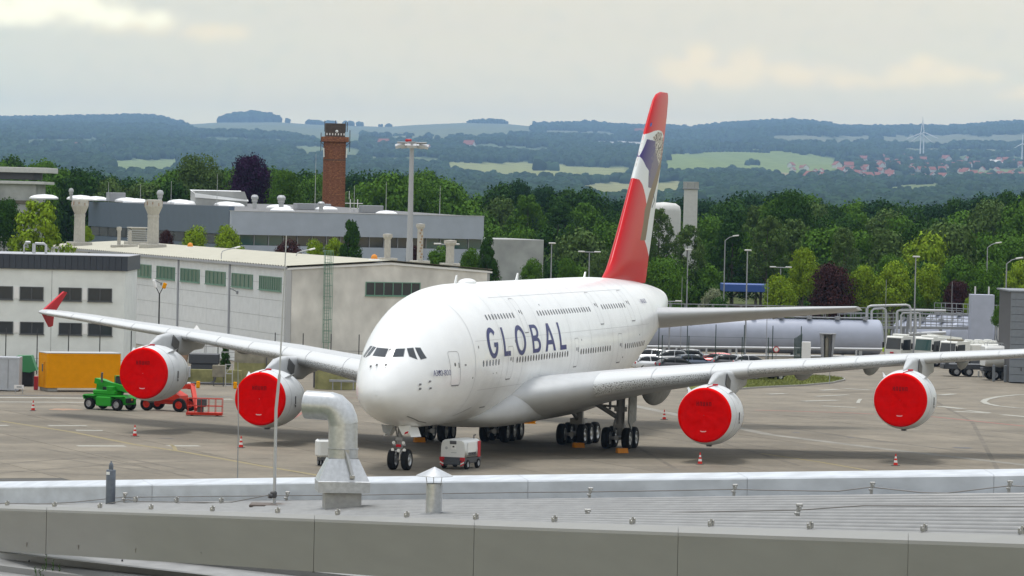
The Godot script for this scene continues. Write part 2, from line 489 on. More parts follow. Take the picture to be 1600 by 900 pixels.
# ---------------------------------------------------------------- the airliner
# stations aft of the nose: [s, top, bottom, half width, height of the widest point]
const HULL := [[0.0, 4.62, 4.58, 0.02, 4.6], [0.15, 5.12, 4.14, 0.56, 4.6], [0.5, 5.66, 3.82, 1.0, 4.62], [1.0, 6.18, 3.5, 1.36, 4.66], [2.0, 6.98, 3.08, 1.84, 4.78], [3.0, 7.66, 2.83, 2.17, 4.95], [4.0, 8.27, 2.65, 2.46, 5.15], [5.0, 8.8, 2.54, 2.71, 5.34], [6.5, 9.45, 2.45, 3.02, 5.6], [8.0, 9.93, 2.4, 3.26, 5.85], [10.0, 10.4, 2.38, 3.5, 6.1], [12.5, 10.72, 2.37, 3.57, 6.3], [15.0, 10.82, 2.37, 3.57, 6.35], [20.0, 10.85, 2.37, 3.57, 6.35], [44.0, 10.85, 2.37, 3.57, 6.35], [48.0, 10.83, 2.75, 3.5, 6.6], [52.0, 10.75, 3.5, 3.3, 7.0], [56.0, 10.62, 4.4, 2.95, 7.4], [60.0, 10.45, 5.4, 2.48, 7.8], [64.0, 10.2, 6.4, 1.9, 8.2], [67.0, 9.95, 7.15, 1.4, 8.5], [70.0, 9.6, 7.95, 0.75, 8.75], [71.0, 9.3, 8.3, 0.4, 8.8]]
func smooth_at(t: Array, x: float, col: int) -> float:
	var k := 0
	while k < t.size() - 2 and x > t[k + 1][0]: k += 1
	var x0 := sqrt(t[k][0]); var x1 := sqrt(t[k + 1][0])
	var u := clampf((sqrt(x) - x0) / (x1 - x0), 0, 1)
	var d: float = (t[k + 1][col] - t[k][col]) / (x1 - x0)
	var m0 := d; var m1 := d
	if k > 0:
		var e: float = (t[k][col] - t[k - 1][col]) / (x0 - sqrt(t[k - 1][0]))
		m0 = 0.0 if e * d <= 0 else 2.0 * e * d / (e + d)
	if k < t.size() - 2:
		var e: float = (t[k + 2][col] - t[k + 1][col]) / (sqrt(t[k + 2][0]) - x1)
		m1 = 0.0 if e * d <= 0 else 2.0 * e * d / (e + d)
	var h := x1 - x0
	var u2 := u * u; var u3 := u2 * u
	return (2 * u3 - 3 * u2 + 1) * t[k][col] + (u3 - 2 * u2 + u) * h * m0 + (3 * u2 - 2 * u3) * t[k + 1][col] + (u3 - u2) * h * m1
func A(s: float, y: float, z: float) -> Vector3:
	return Vector3(-y, z, s)
func half_at(s: float, z: float) -> float:
	var zt := smooth_at(HULL, s, 1); var zb := smooth_at(HULL, s, 2)
	var zm := smooth_at(HULL, s, 4)
	var q := (z - zm) / ((zt - zm) if z > zm else (zm - zb))
	return smooth_at(HULL, s, 3) * sqrt(maxf(0.0, 1.0 - q * q))
# a point on the left side of the hull, lifted off it
func skin(s: float, z: float, lift := 0.0, side := 1.0) -> Vector3:
	var p := A(s, half_at(s, z), z)
	if lift != 0.0:
		var a := A(s + 0.05, half_at(s + 0.05, z), z) - p
		var b := A(s, half_at(s, z + 0.03), z + 0.03) - p
		var q := a.cross(b).normalized()
		if q.x > 0: q = -q
		p += q * lift
	if side < 0: p.x = -p.x
	return p
func skin_basis(s: float, z: float) -> Basis:
	var a := (skin(s + 0.1, z) - skin(s - 0.1, z)).normalized()
	var b := skin(s, z + 0.05) - skin(s, z - 0.05)
	var q := a.cross(b).normalized()
	if q.x > 0: q = -q
	return Basis(a, q.cross(a).normalized(), q)
# station where the nose is |y| wide at height z
func nose_at(y: float, z: float) -> float:
	var a := 0.01; var b := 9.0
	for k in 40:
		var m := (a + b) * 0.5
		if smooth_at(HULL, m, 1) > z and half_at(m, z) > y: b = m
		else: a = m
	return b
func nose_pane(q: Array, lift: float, side: float) -> MB:
	var mb := MB.new()
	var rw := []
	for i in 9:
		var line := []
		for j in 9:
			var u := j / 8.0; var w := i / 8.0
			var p: Vector2 = (q[0] * (1 - u) + q[1] * u) * (1 - w) + (q[3] * (1 - u) + q[2] * u) * w
			var s := nose_at(p.x, p.y)
			var o := A(s, p.x, p.y) + (A(s, p.x, p.y) - A(7.0, 0, 5.2)).normalized() * lift
			if side < 0: o.x = -o.x
			line.append(o)
		rw.append(line)
	mb.rows(rw, false)
	return mb
# a flat shape given in (station, height), cut into bands and laid on the hull
func skin_shape(outer: Array, holes: Array, lift: float, band := 0.16) -> MB:
	var mb := MB.new()
	var lo := 99.0; var hi := -99.0
	for p in outer:
		lo = minf(lo, p.y); hi = maxf(hi, p.y)
	var z := lo
	while z < hi - 1e-4:
		var z1 := minf(z + band, hi)
		var pieces: Array = Geometry2D.intersect_polygons(PackedVector2Array(outer), PackedVector2Array([Vector2(0, z), Vector2(80, z), Vector2(80, z1), Vector2(0, z1)]))
		for hole in holes:
			var next := []
			for pc in pieces: next.append_array(Geometry2D.clip_polygons(pc, PackedVector2Array(hole)))
			pieces = next
		for pc in pieces:
			var id := Geometry2D.triangulate_polygon(pc)
			for t in range(0, id.size(), 3):
				var q := [pc[id[t]], pc[id[t + 1]], pc[id[t + 2]]]
				if (q[1] - q[0]).cross(q[2] - q[0]) < 0: q = [q[0], q[2], q[1]]
				mb.tri(skin(q[0].x, q[0].y, lift), skin(q[1].x, q[1].y, lift), skin(q[2].x, q[2].y, lift))
		z = z1
	return mb
func ell(cx: float, cy: float, rx: float, ry: float, a0 := 0.0, a1 := TAU, k := 40) -> Array:
	var out := []
	for i in k + (0 if absf(a1 - a0) >= TAU - 0.001 else 1):
		var t := a0 + (a1 - a0) * i / k
		out.append(Vector2(cx + rx * cos(t), cy + ry * sin(t)))
	return out
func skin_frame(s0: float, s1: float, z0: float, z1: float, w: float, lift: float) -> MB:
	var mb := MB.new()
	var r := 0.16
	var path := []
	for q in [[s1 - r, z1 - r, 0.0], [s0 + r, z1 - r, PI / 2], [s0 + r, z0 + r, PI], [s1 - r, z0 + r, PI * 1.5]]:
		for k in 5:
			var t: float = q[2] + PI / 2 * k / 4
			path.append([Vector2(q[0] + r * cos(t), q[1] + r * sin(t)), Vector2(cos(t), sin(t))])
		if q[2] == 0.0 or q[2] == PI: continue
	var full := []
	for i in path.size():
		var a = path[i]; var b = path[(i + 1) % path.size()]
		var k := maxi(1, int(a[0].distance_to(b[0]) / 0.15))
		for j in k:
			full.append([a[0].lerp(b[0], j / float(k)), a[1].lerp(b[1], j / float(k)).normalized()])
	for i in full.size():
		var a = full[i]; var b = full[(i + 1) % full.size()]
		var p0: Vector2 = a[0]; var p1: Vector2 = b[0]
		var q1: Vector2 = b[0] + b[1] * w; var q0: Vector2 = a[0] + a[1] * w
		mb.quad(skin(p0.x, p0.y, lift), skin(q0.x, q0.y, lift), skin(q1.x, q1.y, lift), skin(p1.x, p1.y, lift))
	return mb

# wing stations: [lateral, leading edge, height of it, chord, thickness share, incidence]
const WING := [[0.0, 16.5, 3.55, 19.5, 0.140, 3.2], [3.2, 19.2, 3.75, 18.2, 0.145, 3.2], [5.0, 20.6, 4.05, 16.6, 0.142, 3.0], [7.0, 22.6, 4.42, 15.0, 0.135, 2.8], [9.3, 24.8, 4.78, 13.4, 0.126, 2.4], [12.0, 26.7, 5.1, 11.9, 0.118, 2.0], [16.0, 29.5, 5.55, 10.2, 0.110, 1.5], [19.5, 32.0, 5.8, 9.0, 0.106, 1.2], [23.0, 34.5, 6.12, 8.0, 0.102, 1.0], [27.0, 37.4, 6.42, 6.9, 0.100, 0.8], [31.0, 40.2, 6.68, 5.9, 0.098, 0.5], [35.6, 43.5, 7.02, 4.8, 0.098, 0.2], [39.0, 45.9, 7.22, 3.9, 0.098, 0.0], [39.85, 46.8, 7.27, 3.0, 0.1, 0.0]]
func wing_at(y: float) -> Array:
	var k := 0
	while k < WING.size() - 2 and y > WING[k + 1][0]: k += 1
	var u: float = clampf((y - WING[k][0]) / (WING[k + 1][0] - WING[k][0]), 0, 1)
	var out := []
	for j in 6: out.append(lerpf(WING[k][j], WING[k + 1][j], u))
	return out
# one point of the section: f from 0 (trailing edge) over the top to 0.5 (leading edge) and back below to 1
func foil(f: float, thick: float) -> Vector2:
	var x := 0.5 + 0.5 * cos(f * TAU)
	var t := 5.0 * thick * (0.2969 * sqrt(x) - 0.126 * x - 0.3516 * x * x + 0.2843 * x * x * x - 0.1015 * x * x * x * x)
	var camber := 0.012 * sin(x * PI)
	return Vector2(x, camber + (t if f < 0.5 else -t))
func wing_point(y: float, f: float, lift := 0.0) -> Vector3:
	var w := wing_at(y)
	var q: Vector2 = foil(f, w[4]) * w[3]
	if lift != 0.0:
		var q0: Vector2 = foil(f - 0.002, w[4]) * w[3]; var q1: Vector2 = foil(f + 0.002, w[4]) * w[3]
		var t := (q1 - q0).normalized()
		q += Vector2(-t.y, t.x) * -lift
	var a := deg_to_rad(w[5])
	return A(w[1] + q.x * cos(a) + q.y * sin(a), y, w[2] - q.x * sin(a) + q.y * cos(a))
func side(p: Vector3, sg: float) -> Vector3:
	return Vector3(p.x * sg, p.y, p.z)

func make_wing(jet: Node3D, sg: float) -> void:
	var ys := [0.0, 2.0, 3.2, 4.2, 5.0, 6.0, 7.0, 8.2, 9.3, 10.6, 12.0, 14.0, 16.0, 18.0, 19.5, 21.5, 23.0, 25.0, 27.0, 29.0, 31.0, 33.0, 35.6, 37.5, 39.0, 39.5, 39.85]
	var mb := MB.new()
	var rw := []
	for y in ys:
		var line := []
		for j in 48: line.append(side(wing_point(y, j / 48.0), sg))
		rw.append(line)
	mb.rows(rw, true)
	mb.cap(rw[-1], Vector3(-sg, 0, 0))
	var w := put(mb, "wing", mats.wing, jet)
	# leading edge slats, proud of the wing, with gaps between them
	var cuts := [7.1, 10.2, 13.5, 15.6, 18.7, 21.7, 24.6, 26.6, 30.0, 33.2, 36.2, 38.9]
	for i in cuts.size() - 1:
		var y0: float = cuts[i] + 0.035; var y1: float = cuts[i + 1] - 0.035
		var sm := MB.new()
		var r2 := []
		for k in 6:
			var y := lerpf(y0, y1, k / 5.0)
			var line := []
			for j in 17: line.append(side(wing_point(y, lerpf(0.385, 0.575, j / 16.0), 0.03), sg))
			for j in 5: line.append(side(wing_point(y, lerpf(0.57, 0.39, j / 4.0), -0.02), sg))
			r2.append(line)
		sm.rows(r2, true, 1.0, (y1 - y0) / 3.0)
		sm.cap(r2[0], Vector3(sg, 0, 0)); sm.cap(r2[-1], Vector3(-sg, 0, 0))
		sm.use_uv = true
		put(sm, "slat", mats.slat_clean if i in [2, 6] else mats.slat, w)
	# flap track fairings under the trailing edge
	for y in [8.6, 17.5, 21.6, 27.2]:
		var q := wing_at(y)
		var len: float = clampf(q[3] * 0.72, 4.2, 8.0)
		var fm := MB.new()
		var r3 := []
		var s0: float = q[1] + q[3] * 0.42
		var hh: float = 0.95 if y < 15 else 0.40
		for k in 15:
			var t := k / 14.0
			var rad: float = pow(sin(PI * pow(clampf(t, 0.0, 1.0), 0.72)), 0.7) if t > 0.001 and t < 0.999 else 0.02
			var zc: float = q[2] - sin(deg_to_rad(q[5])) * (s0 + t * len - q[1]) - 0.18 - 0.25 * rad
			var line := []
			for j in 16:
				var an := TAU * j / 16
				var dy: float = cos(an) * 0.42 * (hh / 0.85) * rad; var dz: float = sin(an) * hh * rad
				line.append(side(A(s0 + t * len, y + dy, zc + (dz * 0.35 if dz > 0 else dz)), sg))
			r3.append(line)
		fm.rows(r3, true)
		put(fm, "flap_track_fairing", mats.fairing, w)
	# wing tip fence, red above and below
	var t := MB.new()
	var up := [Vector2(47.2, 7.25), Vector2(49.9, 7.25), Vector2(51.0, 8.62), Vector2(50.35, 8.7)]
	var dn := [Vector2(47.4, 7.25), Vector2(49.7, 7.25), Vector2(50.3, 6.2), Vector2(49.8, 6.12)]
	for poly in [up, dn]:
		var a := []; var b := []
		for p in poly:
			var lean: float = (p.y - 7.25) * -0.32
			a.append(side(A(p.x, 39.78 + lean, p.y), sg)); b.append(side(A(p.x, 39.92 + lean, p.y), sg))
		for k in 4:
			t.quad(a[k], a[(k + 1) % 4], b[(k + 1) % 4], b[k])
		t.quad(a[0], a[1], a[2], a[3]); t.quad(b[3], b[2], b[1], b[0])
	put(t, "wing_tip_fence", mats.tail_red, jet).set_meta("label", "red swept fence at the wing tip")

func make_engine(jet: Node3D, y: float, s: float, z: float) -> void:
	var sg := signf(y)
	# engine axis along +z of the aircraft (aft)
	var xf := Transform3D(Basis(Vector3(1, 0, 0), Vector3(0, 0, 1), Vector3(0, -1, 0)).rotated(Vector3.RIGHT, 0.02), A(s, y, z))
	var m := MB.new()
	m.lathe([Vector2(1.30, 0.5), Vector2(1.42, 0.12), Vector2(1.52, 0.02), Vector2(1.60, 0.03), Vector2(1.68, 0.16), Vector2(1.76, 0.42), Vector2(1.84, 0.9), Vector2(1.89, 1.5), Vector2(1.89, 2.1), Vector2(1.83, 2.9), Vector2(1.71, 3.7), Vector2(1.54, 4.5), Vector2(1.38, 5.1), Vector2(1.33, 5.1), Vector2(1.3, 4.5)], 72, xf, 0.5)
	var nac := put(m, "engine_nacelle", mats.nacelle, jet)
	m = MB.new()
	m.lathe([Vector2(1.22, 4.2), Vector2(1.15, 5.0), Vector2(0.95, 5.8), Vector2(0.72, 6.5), Vector2(0.66, 6.6), Vector2(0.6, 6.3)], 48, xf, 0.5)
	m.lathe([Vector2(0.5, 6.2), Vector2(0.42, 6.8), Vector2(0.2, 7.3), Vector2(0.0, 7.45)], 32, xf, 0.4)
	put(m, "exhaust_cone", mats.exhaust, nac)
	# seams round the cowl: three shallow joint strips
	m = MB.new()
	for q in [[1.842, 0.92, 0.014], [1.69, 3.8, 0.012]]:
		m.lathe([Vector2(q[0] - 0.004, q[1]), Vector2(q[0] + 0.006, q[1]), Vector2(q[0] + 0.006, q[1] + q[2]), Vector2(q[0] - 0.004, q[1] + q[2])], 72, xf, 0.9)
	put(m, "cowl_joint", mats.seam, nac)
	# fabric cover over the intake
	m = MB.new()
	var k := FastNoiseLite.new()
	k.seed = int(s * 10 + y); k.frequency = 0.9
	var rw := []
	for i in 16:
		var r: float = [0.02, 0.2, 0.4, 0.6, 0.8, 0.95, 1.1, 1.22, 1.34, 1.44, 1.52, 1.59, 1.64, 1.672, 1.69, 1.705][i]
		var zz: float = [-0.06, -0.06, -0.06, -0.06, -0.06, -0.06, -0.06, -0.06, -0.06, -0.065, -0.07, -0.06, -0.025, 0.03, 0.10, 0.17][i]
		var line := []
		for j in 60:
			var an := TAU * j / 60
			var wob := k.get_noise_2d(cos(an) * r * 1.6, sin(an) * r * 1.6) * 0.11 * clampf((1.6 - r) * 3.0, 0, 1)
			var pucker := 0.006 * sin(an * 30.0) if r > 1.55 else 0.0
			line.append(xf * Vector3(cos(an) * (r + pucker), zz + wob, sin(an) * (r + pucker)))
		rw.append(line)
	m.rows(rw, true)
	var cov := put(m, "intake_cover", mats.cover, nac)
	cov.set_meta("label", "red fabric cover stretched over the engine intake")
	# lettering blurred to dark marks, drawstring eyelet, strap to the tag on top
	m = MB.new()
	for g in 5:
		var gx := -0.44 + g * 0.2
		m.box(xf * Vector3(gx, -0.105, -0.7), Vector3(0.035, 0.26, 0.02)); m.box(xf * Vector3(gx + 0.09, -0.105, -0.7), Vector3(0.03, 0.26, 0.02))
		m.box(xf * Vector3(gx + 0.04, -0.105, -0.7 - 0.11 + 0.11 * (g % 3)), Vector3(0.1, 0.035, 0.02))
	put(m, "cover_print", mats.print_dark, cov)
	m = MB.new()
	m.tube([xf * Vector3(-0.18, -0.10, 0.98), xf * Vector3(-0.09, -0.13, 1.01), xf * Vector3(0.09, -0.13, 1.01), xf * Vector3(0.18, -0.10, 0.98)], 0.025, 6)
	put(m, "cover_handle", mats.white_plain, cov)
	m = MB.new()
	var sp := []
	for i in 7:
		var t := i / 6.0
		sp.append(xf * Vector3(-0.12 * sg + 0.5 * t * -1.0 * 0.6, 0.12 + 1.0 * t, -(1.72 + 0.16 * t)))
	m.tube(sp, 0.028, 6)
	m.box(sp[-1], Vector3(0.32, 0.1, 0.16))
	put(m, "cover_strap", mats.tail_red, cov)
	# strake and cowl latch plates
	m = MB.new()
	for sd in [-1.0, 1.0]:
		var an: float = -PI / 2 + sd * 0.75
		var o := Vector3(cos(an), 0, sin(an))
		m.quad(xf * (o * 1.88 + Vector3(0, 1.0, 0)), xf * (o * 1.88 + Vector3(0, 2.3, 0)), xf * (o * 2.3 + Vector3(0, 2.3, 0)), xf * (o * 2.22 + Vector3(0, 2.05, 0)))
		m.quad(xf * (o * 2.22 + Vector3(0.01, 2.05, 0)), xf * (o * 2.3 + Vector3(0.01, 2.3, 0)), xf * (o * 1.88 + Vector3(0.01, 2.3, 0)), xf * (o * 1.88 + Vector3(0.01, 1.0, 0)))
	put(m, "nacelle_strake", mats.nacelle, nac)
	m = MB.new()
	for sd in [-1.0, 1.0]:
		m.box(xf * Vector3(1.905 * sd, 1.55, 0.05), Vector3(0.03, 0.5, 0.14)); m.box(xf * Vector3(1.905 * sd, 1.55, 0.42), Vector3(0.03, 0.14, 0.12))
	m.box(xf * Vector3(0, 1.7, 1.93), Vector3(0.3, 0.1, 0.3))
	put(m, "cowl_plate", mats.dark_metal, nac)
	# pylon: slab from the cowl up to the wing
	var wy := wing_at(absf(y))
	m = MB.new()
	rw = []
	for q in [[s + 1.0, z + 1.84, z + 1.87, 0.03], [s + 1.8, z + 1.6, z + 2.1, 0.16], [s + 3.0, z + 1.5, z + 2.45, 0.26], [s + 4.6, z + 1.3, lerpf(z + 2.6, wy[2], 0.5) + 0.1, 0.32], [wy[1] + 0.05, z + 1.0, wy[2] + 0.12, 0.34], [wy[1] + 1.2, z + 0.95, wy[2] + 0.2, 0.36], [wy[1] + 2.6, z + 1.25, wy[2] - 0.1, 0.34], [wy[1] + 4.4, wy[2] - 1.0, wy[2] - 0.3, 0.26], [wy[1] + 5.6, wy[2] - 0.62, wy[2] - 0.4, 0.05]]:
		var line := []
		for j in 16:
			var an := TAU * j / 16
			var cx := pow(absf(cos(an)), 0.5) * signf(cos(an)); var cz := pow(absf(sin(an)), 0.5) * signf(sin(an))
			line.append(A(q[0], y + cx * q[3], lerpf(q[1], q[2], 0.5 + 0.5 * cz)))
		rw.append(line)
	m.rows(rw, true)
	var py := put(m, "engine_pylon", mats.wing, jet)
	m = MB.new()
	for sd in [-1.0, 1.0]:
		m.box(A(s + 5.15, y + sd * 0.36, z + 1.85), Vector3(0.03, 0.75, 1.3), Basis(Vector3.RIGHT, 0.4))
	put(m, "pylon_panel", mats.exhaust, py)

func make_wheel(parent: Node3D, at: Vector3, r: float, w: float) -> void:
	var xf := Transform3D(Basis(Vector3(0, 0, -1), Vector3(1, 0, 0), Vector3(0, -1, 0)), at)
	if not mats.has("tyre_%s" % r):
		var m := MB.new()
		m.lathe([Vector2(r * 0.58, -w * 0.42), Vector2(r * 0.72, -w * 0.5), Vector2(r * 0.88, -w * 0.47), Vector2(r * 0.97, -w * 0.36), Vector2(r, -w * 0.2), Vector2(r, w * 0.2), Vector2(r * 0.97, w * 0.36), Vector2(r * 0.88, w * 0.47), Vector2(r * 0.72, w * 0.5), Vector2(r * 0.58, w * 0.42)], 32, Transform3D(), 0.5)
		for g in [-0.12, 0.12]:
			m.lathe([Vector2(r + 0.004, w * g - 0.012), Vector2(r + 0.004, w * g + 0.012)], 32)
		mats["tyre_%s" % r] = m.done()
		m = MB.new()
		for sd in [-1.0, 1.0]:
			var b := Transform3D(Basis(Vector3.RIGHT, 0 if sd > 0 else PI), Vector3.ZERO)
			m.lathe([Vector2(r * 0.6, w * 0.42), Vector2(r * 0.55, w * 0.44), Vector2(r * 0.5, w * 0.34), Vector2(r * 0.3, w * 0.26), Vector2(r * 0.2, w * 0.4), Vector2(0, w * 0.42)], 24, b, 0.7)
			for k in 8:
				var an := TAU * k / 8
				m.lathe([Vector2(r * 0.05, w * 0.36), Vector2(0, w * 0.38)], 6, b * Transform3D(Basis(), Vector3(cos(an) * r * 0.42, 0, sin(an) * r * 0.42)))
		mats["rim_%s" % r] = m.done()
	var t := put(mats["tyre_%s" % r], "wheel", mats.rubber, parent)
	t.transform = xf
	put(mats["rim_%s" % r], "rim", mats.rim, t)

func make_gear(jet: Node3D) -> void:
	# nose gear
	var g := Node3D.new()
	g.name = "nose_gear"; jet.add_child(g)
	var m := MB.new()
	m.tube([A(4.97, 0, 0.62), A(4.97, 0, 1.35)], 0.1, 14)
	put(m, "oleo_piston", mats.chrome, g)
	m = MB.new()
	m.tube([A(4.97, 0, 1.25), A(4.97, 0, 1.35), A(4.97, 0, 2.3), A(5.0, 0, 3.1)], [0.15, 0.17, 0.17, 0.2], 16)
	m.tube([A(4.97, -0.62, 0.635), A(4.97, 0.62, 0.635)], 0.09, 10)
	m.tube([A(4.95, 0, 1.95), A(6.6, 0, 2.9)], 0.085, 8)
	for sd in [-1.0, 1.0]:
		m.tube([A(4.8, 0.1 * sd, 1.3), A(4.8, 0.12 * sd, 1.75), A(4.9, 0.3 * sd, 2.7)], 0.045, 6)
		m.tube([A(4.75, 0.14 * sd, 1.1), A(4.5, 0.16 * sd, 0.95), A(4.8, 0.1 * sd, 0.75)], 0.03, 6)
	m.box(A(4.78, 0, 1.5), Vector3(0.75, 0.1, 0.16)); m.box(A(4.78, 0, 1.12), Vector3(0.5, 0.12, 0.2))
	m.box(A(4.75, 0, 1.85), Vector3(0.42, 0.2, 0.2))
	put(m, "strut", mats.gear, g)
	m = MB.new()
	m.box(A(4.64, 0, 1.45), Vector3(0.3, 0.16, 0.06))
	put(m, "placard", mats.tail_red, g)
	m = MB.new()
	for q in [[-0.36, 1.2], [0.36, 1.2], [-0.3, 1.62], [0.3, 1.62], [0.0, 1.16]]:
		m.lathe([Vector2(0.04, 0.14), Vector2(0.1, 0.03), Vector2(0.1, 0.0), Vector2(0.0, -0.02)], 14, Transform3D(Basis(Vector3.RIGHT, PI / 2), A(4.62, q[0], q[1])))
	put(m, "taxi_light", mats.lamp_glass, g)
	for sd in [-1.0, 1.0]: make_wheel(g, A(4.97, 0.42 * sd, 0.62), 0.62, 0.44)
	# nose gear doors
	for sd in [-1.0, 1.0]:
		m = MB.new()
		var q := [A(4.3, 0.5 * sd, 2.62), A(6.4, 0.6 * sd, 2.48), A(6.2, 0.86 * sd, 1.95), A(4.4, 0.8 * sd, 2.02)]
		var o := Vector3(-sd * 0.05, -0.02, 0)
		m.quad(q[0], q[1], q[2], q[3]); m.quad(q[3] + o, q[2] + o, q[1] + o, q[0] + o)
		for k in 4: m.quad(q[k], q[k] + o, q[(k + 1) % 4] + o, q[(k + 1) % 4])
		var d := put(m, "gear_door", mats.hull, g)
		# forward door leaf facing ahead
		m = MB.new()
		m.prism([Vector2(0.12, 2.64), Vector2(0.9, 2.7), Vector2(0.78, 2.24), Vector2(0.4, 2.1)], -0.02, 0.02, Transform3D(Basis(Vector3(-sd, 0, 0), Vector3.UP, Vector3(0, 0, 1)), Vector3(0, 0, 4.05)))
		var f := put(m, "gear_door", mats.hull if sd > 0 else mats.fairing, g)  # starboard leaf takes a darker tone, painting in the shadowed bay
		if sd > 0:
			m = MB.new()
			m.prism([Vector2(0.52, 2.16), Vector2(0.74, 2.24), Vector2(0.78, 2.36), Vector2(0.58, 2.3)], -0.045, -0.025, Transform3D(Basis(Vector3(-1, 0, 0), Vector3.UP, Vector3(0, 0, 1)), Vector3(0, 0, 4.05)))
			put(m, "door_flag", mats.tail_red, f)
	# main gears: [lateral, first axle, axles]
	for q in [[6.23, 32.9, 2], [-6.23, 32.9, 2], [2.63, 35.15, 3], [-2.63, 35.15, 3]]:
		g = Node3D.new()
		g.name = "wing_gear" if q[2] == 2 else "body_gear"
		jet.add_child(g, true)
		var y: float = q[0]
		var s0: float = q[1]
		var sm: float = s0 + 1.7 * (q[2] - 1) * 0.5
		m = MB.new()
		m.tube([A(s0 - 0.2, y, 0.72), A(s0 + 1.7 * (q[2] - 1) + 0.2, y, 0.72)], 0.17, 10)
		for a in int(q[2]): m.tube([A(s0 + 1.7 * a, y - 0.85, 0.7), A(s0 + 1.7 * a, y + 0.85, 0.7)], 0.11, 8)
		put(m, "bogie_beam", mats.gear, g)
		m = MB.new()
		if q[2] == 2:
			m.tube([A(sm, y, 0.7), A(sm, y, 1.5), A(sm, y, 1.52), A(sm, y, 4.6)], [0.2, 0.2, 0.27, 0.3], 14)
			m.tube([A(sm, y, 1.9), A(sm - 0.2, y - signf(y) * 2.9, 3.6)], 0.16, 8)
			m.tube([A(sm, y, 2.7), A(sm, y - signf(y) * 1.3, 2.75)], 0.08, 8)
			m.tube([A(sm + 0.1, y - signf(y) * 0.75, 2.5), A(sm + 0.1, y - signf(y) * 0.7, 3.9)], 0.09, 8)
			m.tube([A(sm - 0.3, y - 0.3, 1.1), A(sm - 0.75, y - 0.25, 1.5), A(sm - 0.3, y - 0.2, 2.1)], 0.07, 6)
			m.box(A(sm, y, 2.55), Vector3(0.75, 0.3, 0.5)); m.box(A(sm, y, 1.45), Vector3(0.6, 0.25, 0.55))
			m.tube([A(sm - 0.35, y + 0.25, 1.2), A(sm - 0.42, y + 0.2, 2.4), A(sm - 0.3, y + 0.22, 3.8)], 0.035, 6)
		else:
			m.tube([A(sm, y, 0.72), A(sm, y, 1.4), A(sm + 0.1, y, 3.2)], [0.22, 0.3, 0.34], 14)
			m.tube([A(sm, y, 1.5), A(sm - 2.4, y, 2.5)], 0.14, 8)
			m.box(A(sm, y, 1.5), Vector3(0.95, 0.4, 0.9))
			m.box(A(sm - 0.6, y + 0.3, 1.75), Vector3(0.3, 0.8, 0.3))
		put(m, "strut", mats.gear, g)
		for a in int(q[2]):
			for sd in [-1.0, 1.0]: make_wheel(g, A(s0 + 1.7 * a, y + 0.68 * sd, 0.7), 0.7, 0.53)
		if q[2] == 2:
			m = MB.new()
			var sg := signf(y)
			m.prism([Vector2(0, 1.45), Vector2(0.25, 1.05), Vector2(0.42, 1.6), Vector2(1.5, 1.75), Vector2(1.6, 4.35), Vector2(-0.4, 4.35), Vector2(-0.5, 1.8)], -0.05, 0.05, Transform3D(Basis(Vector3(0, 0, 1), Vector3.UP, Vector3(-1, 0, 0)), A(sm - 0.5, y + sg * 0.78, 0)))
			put(m, "gear_door", mats.fairing, g)

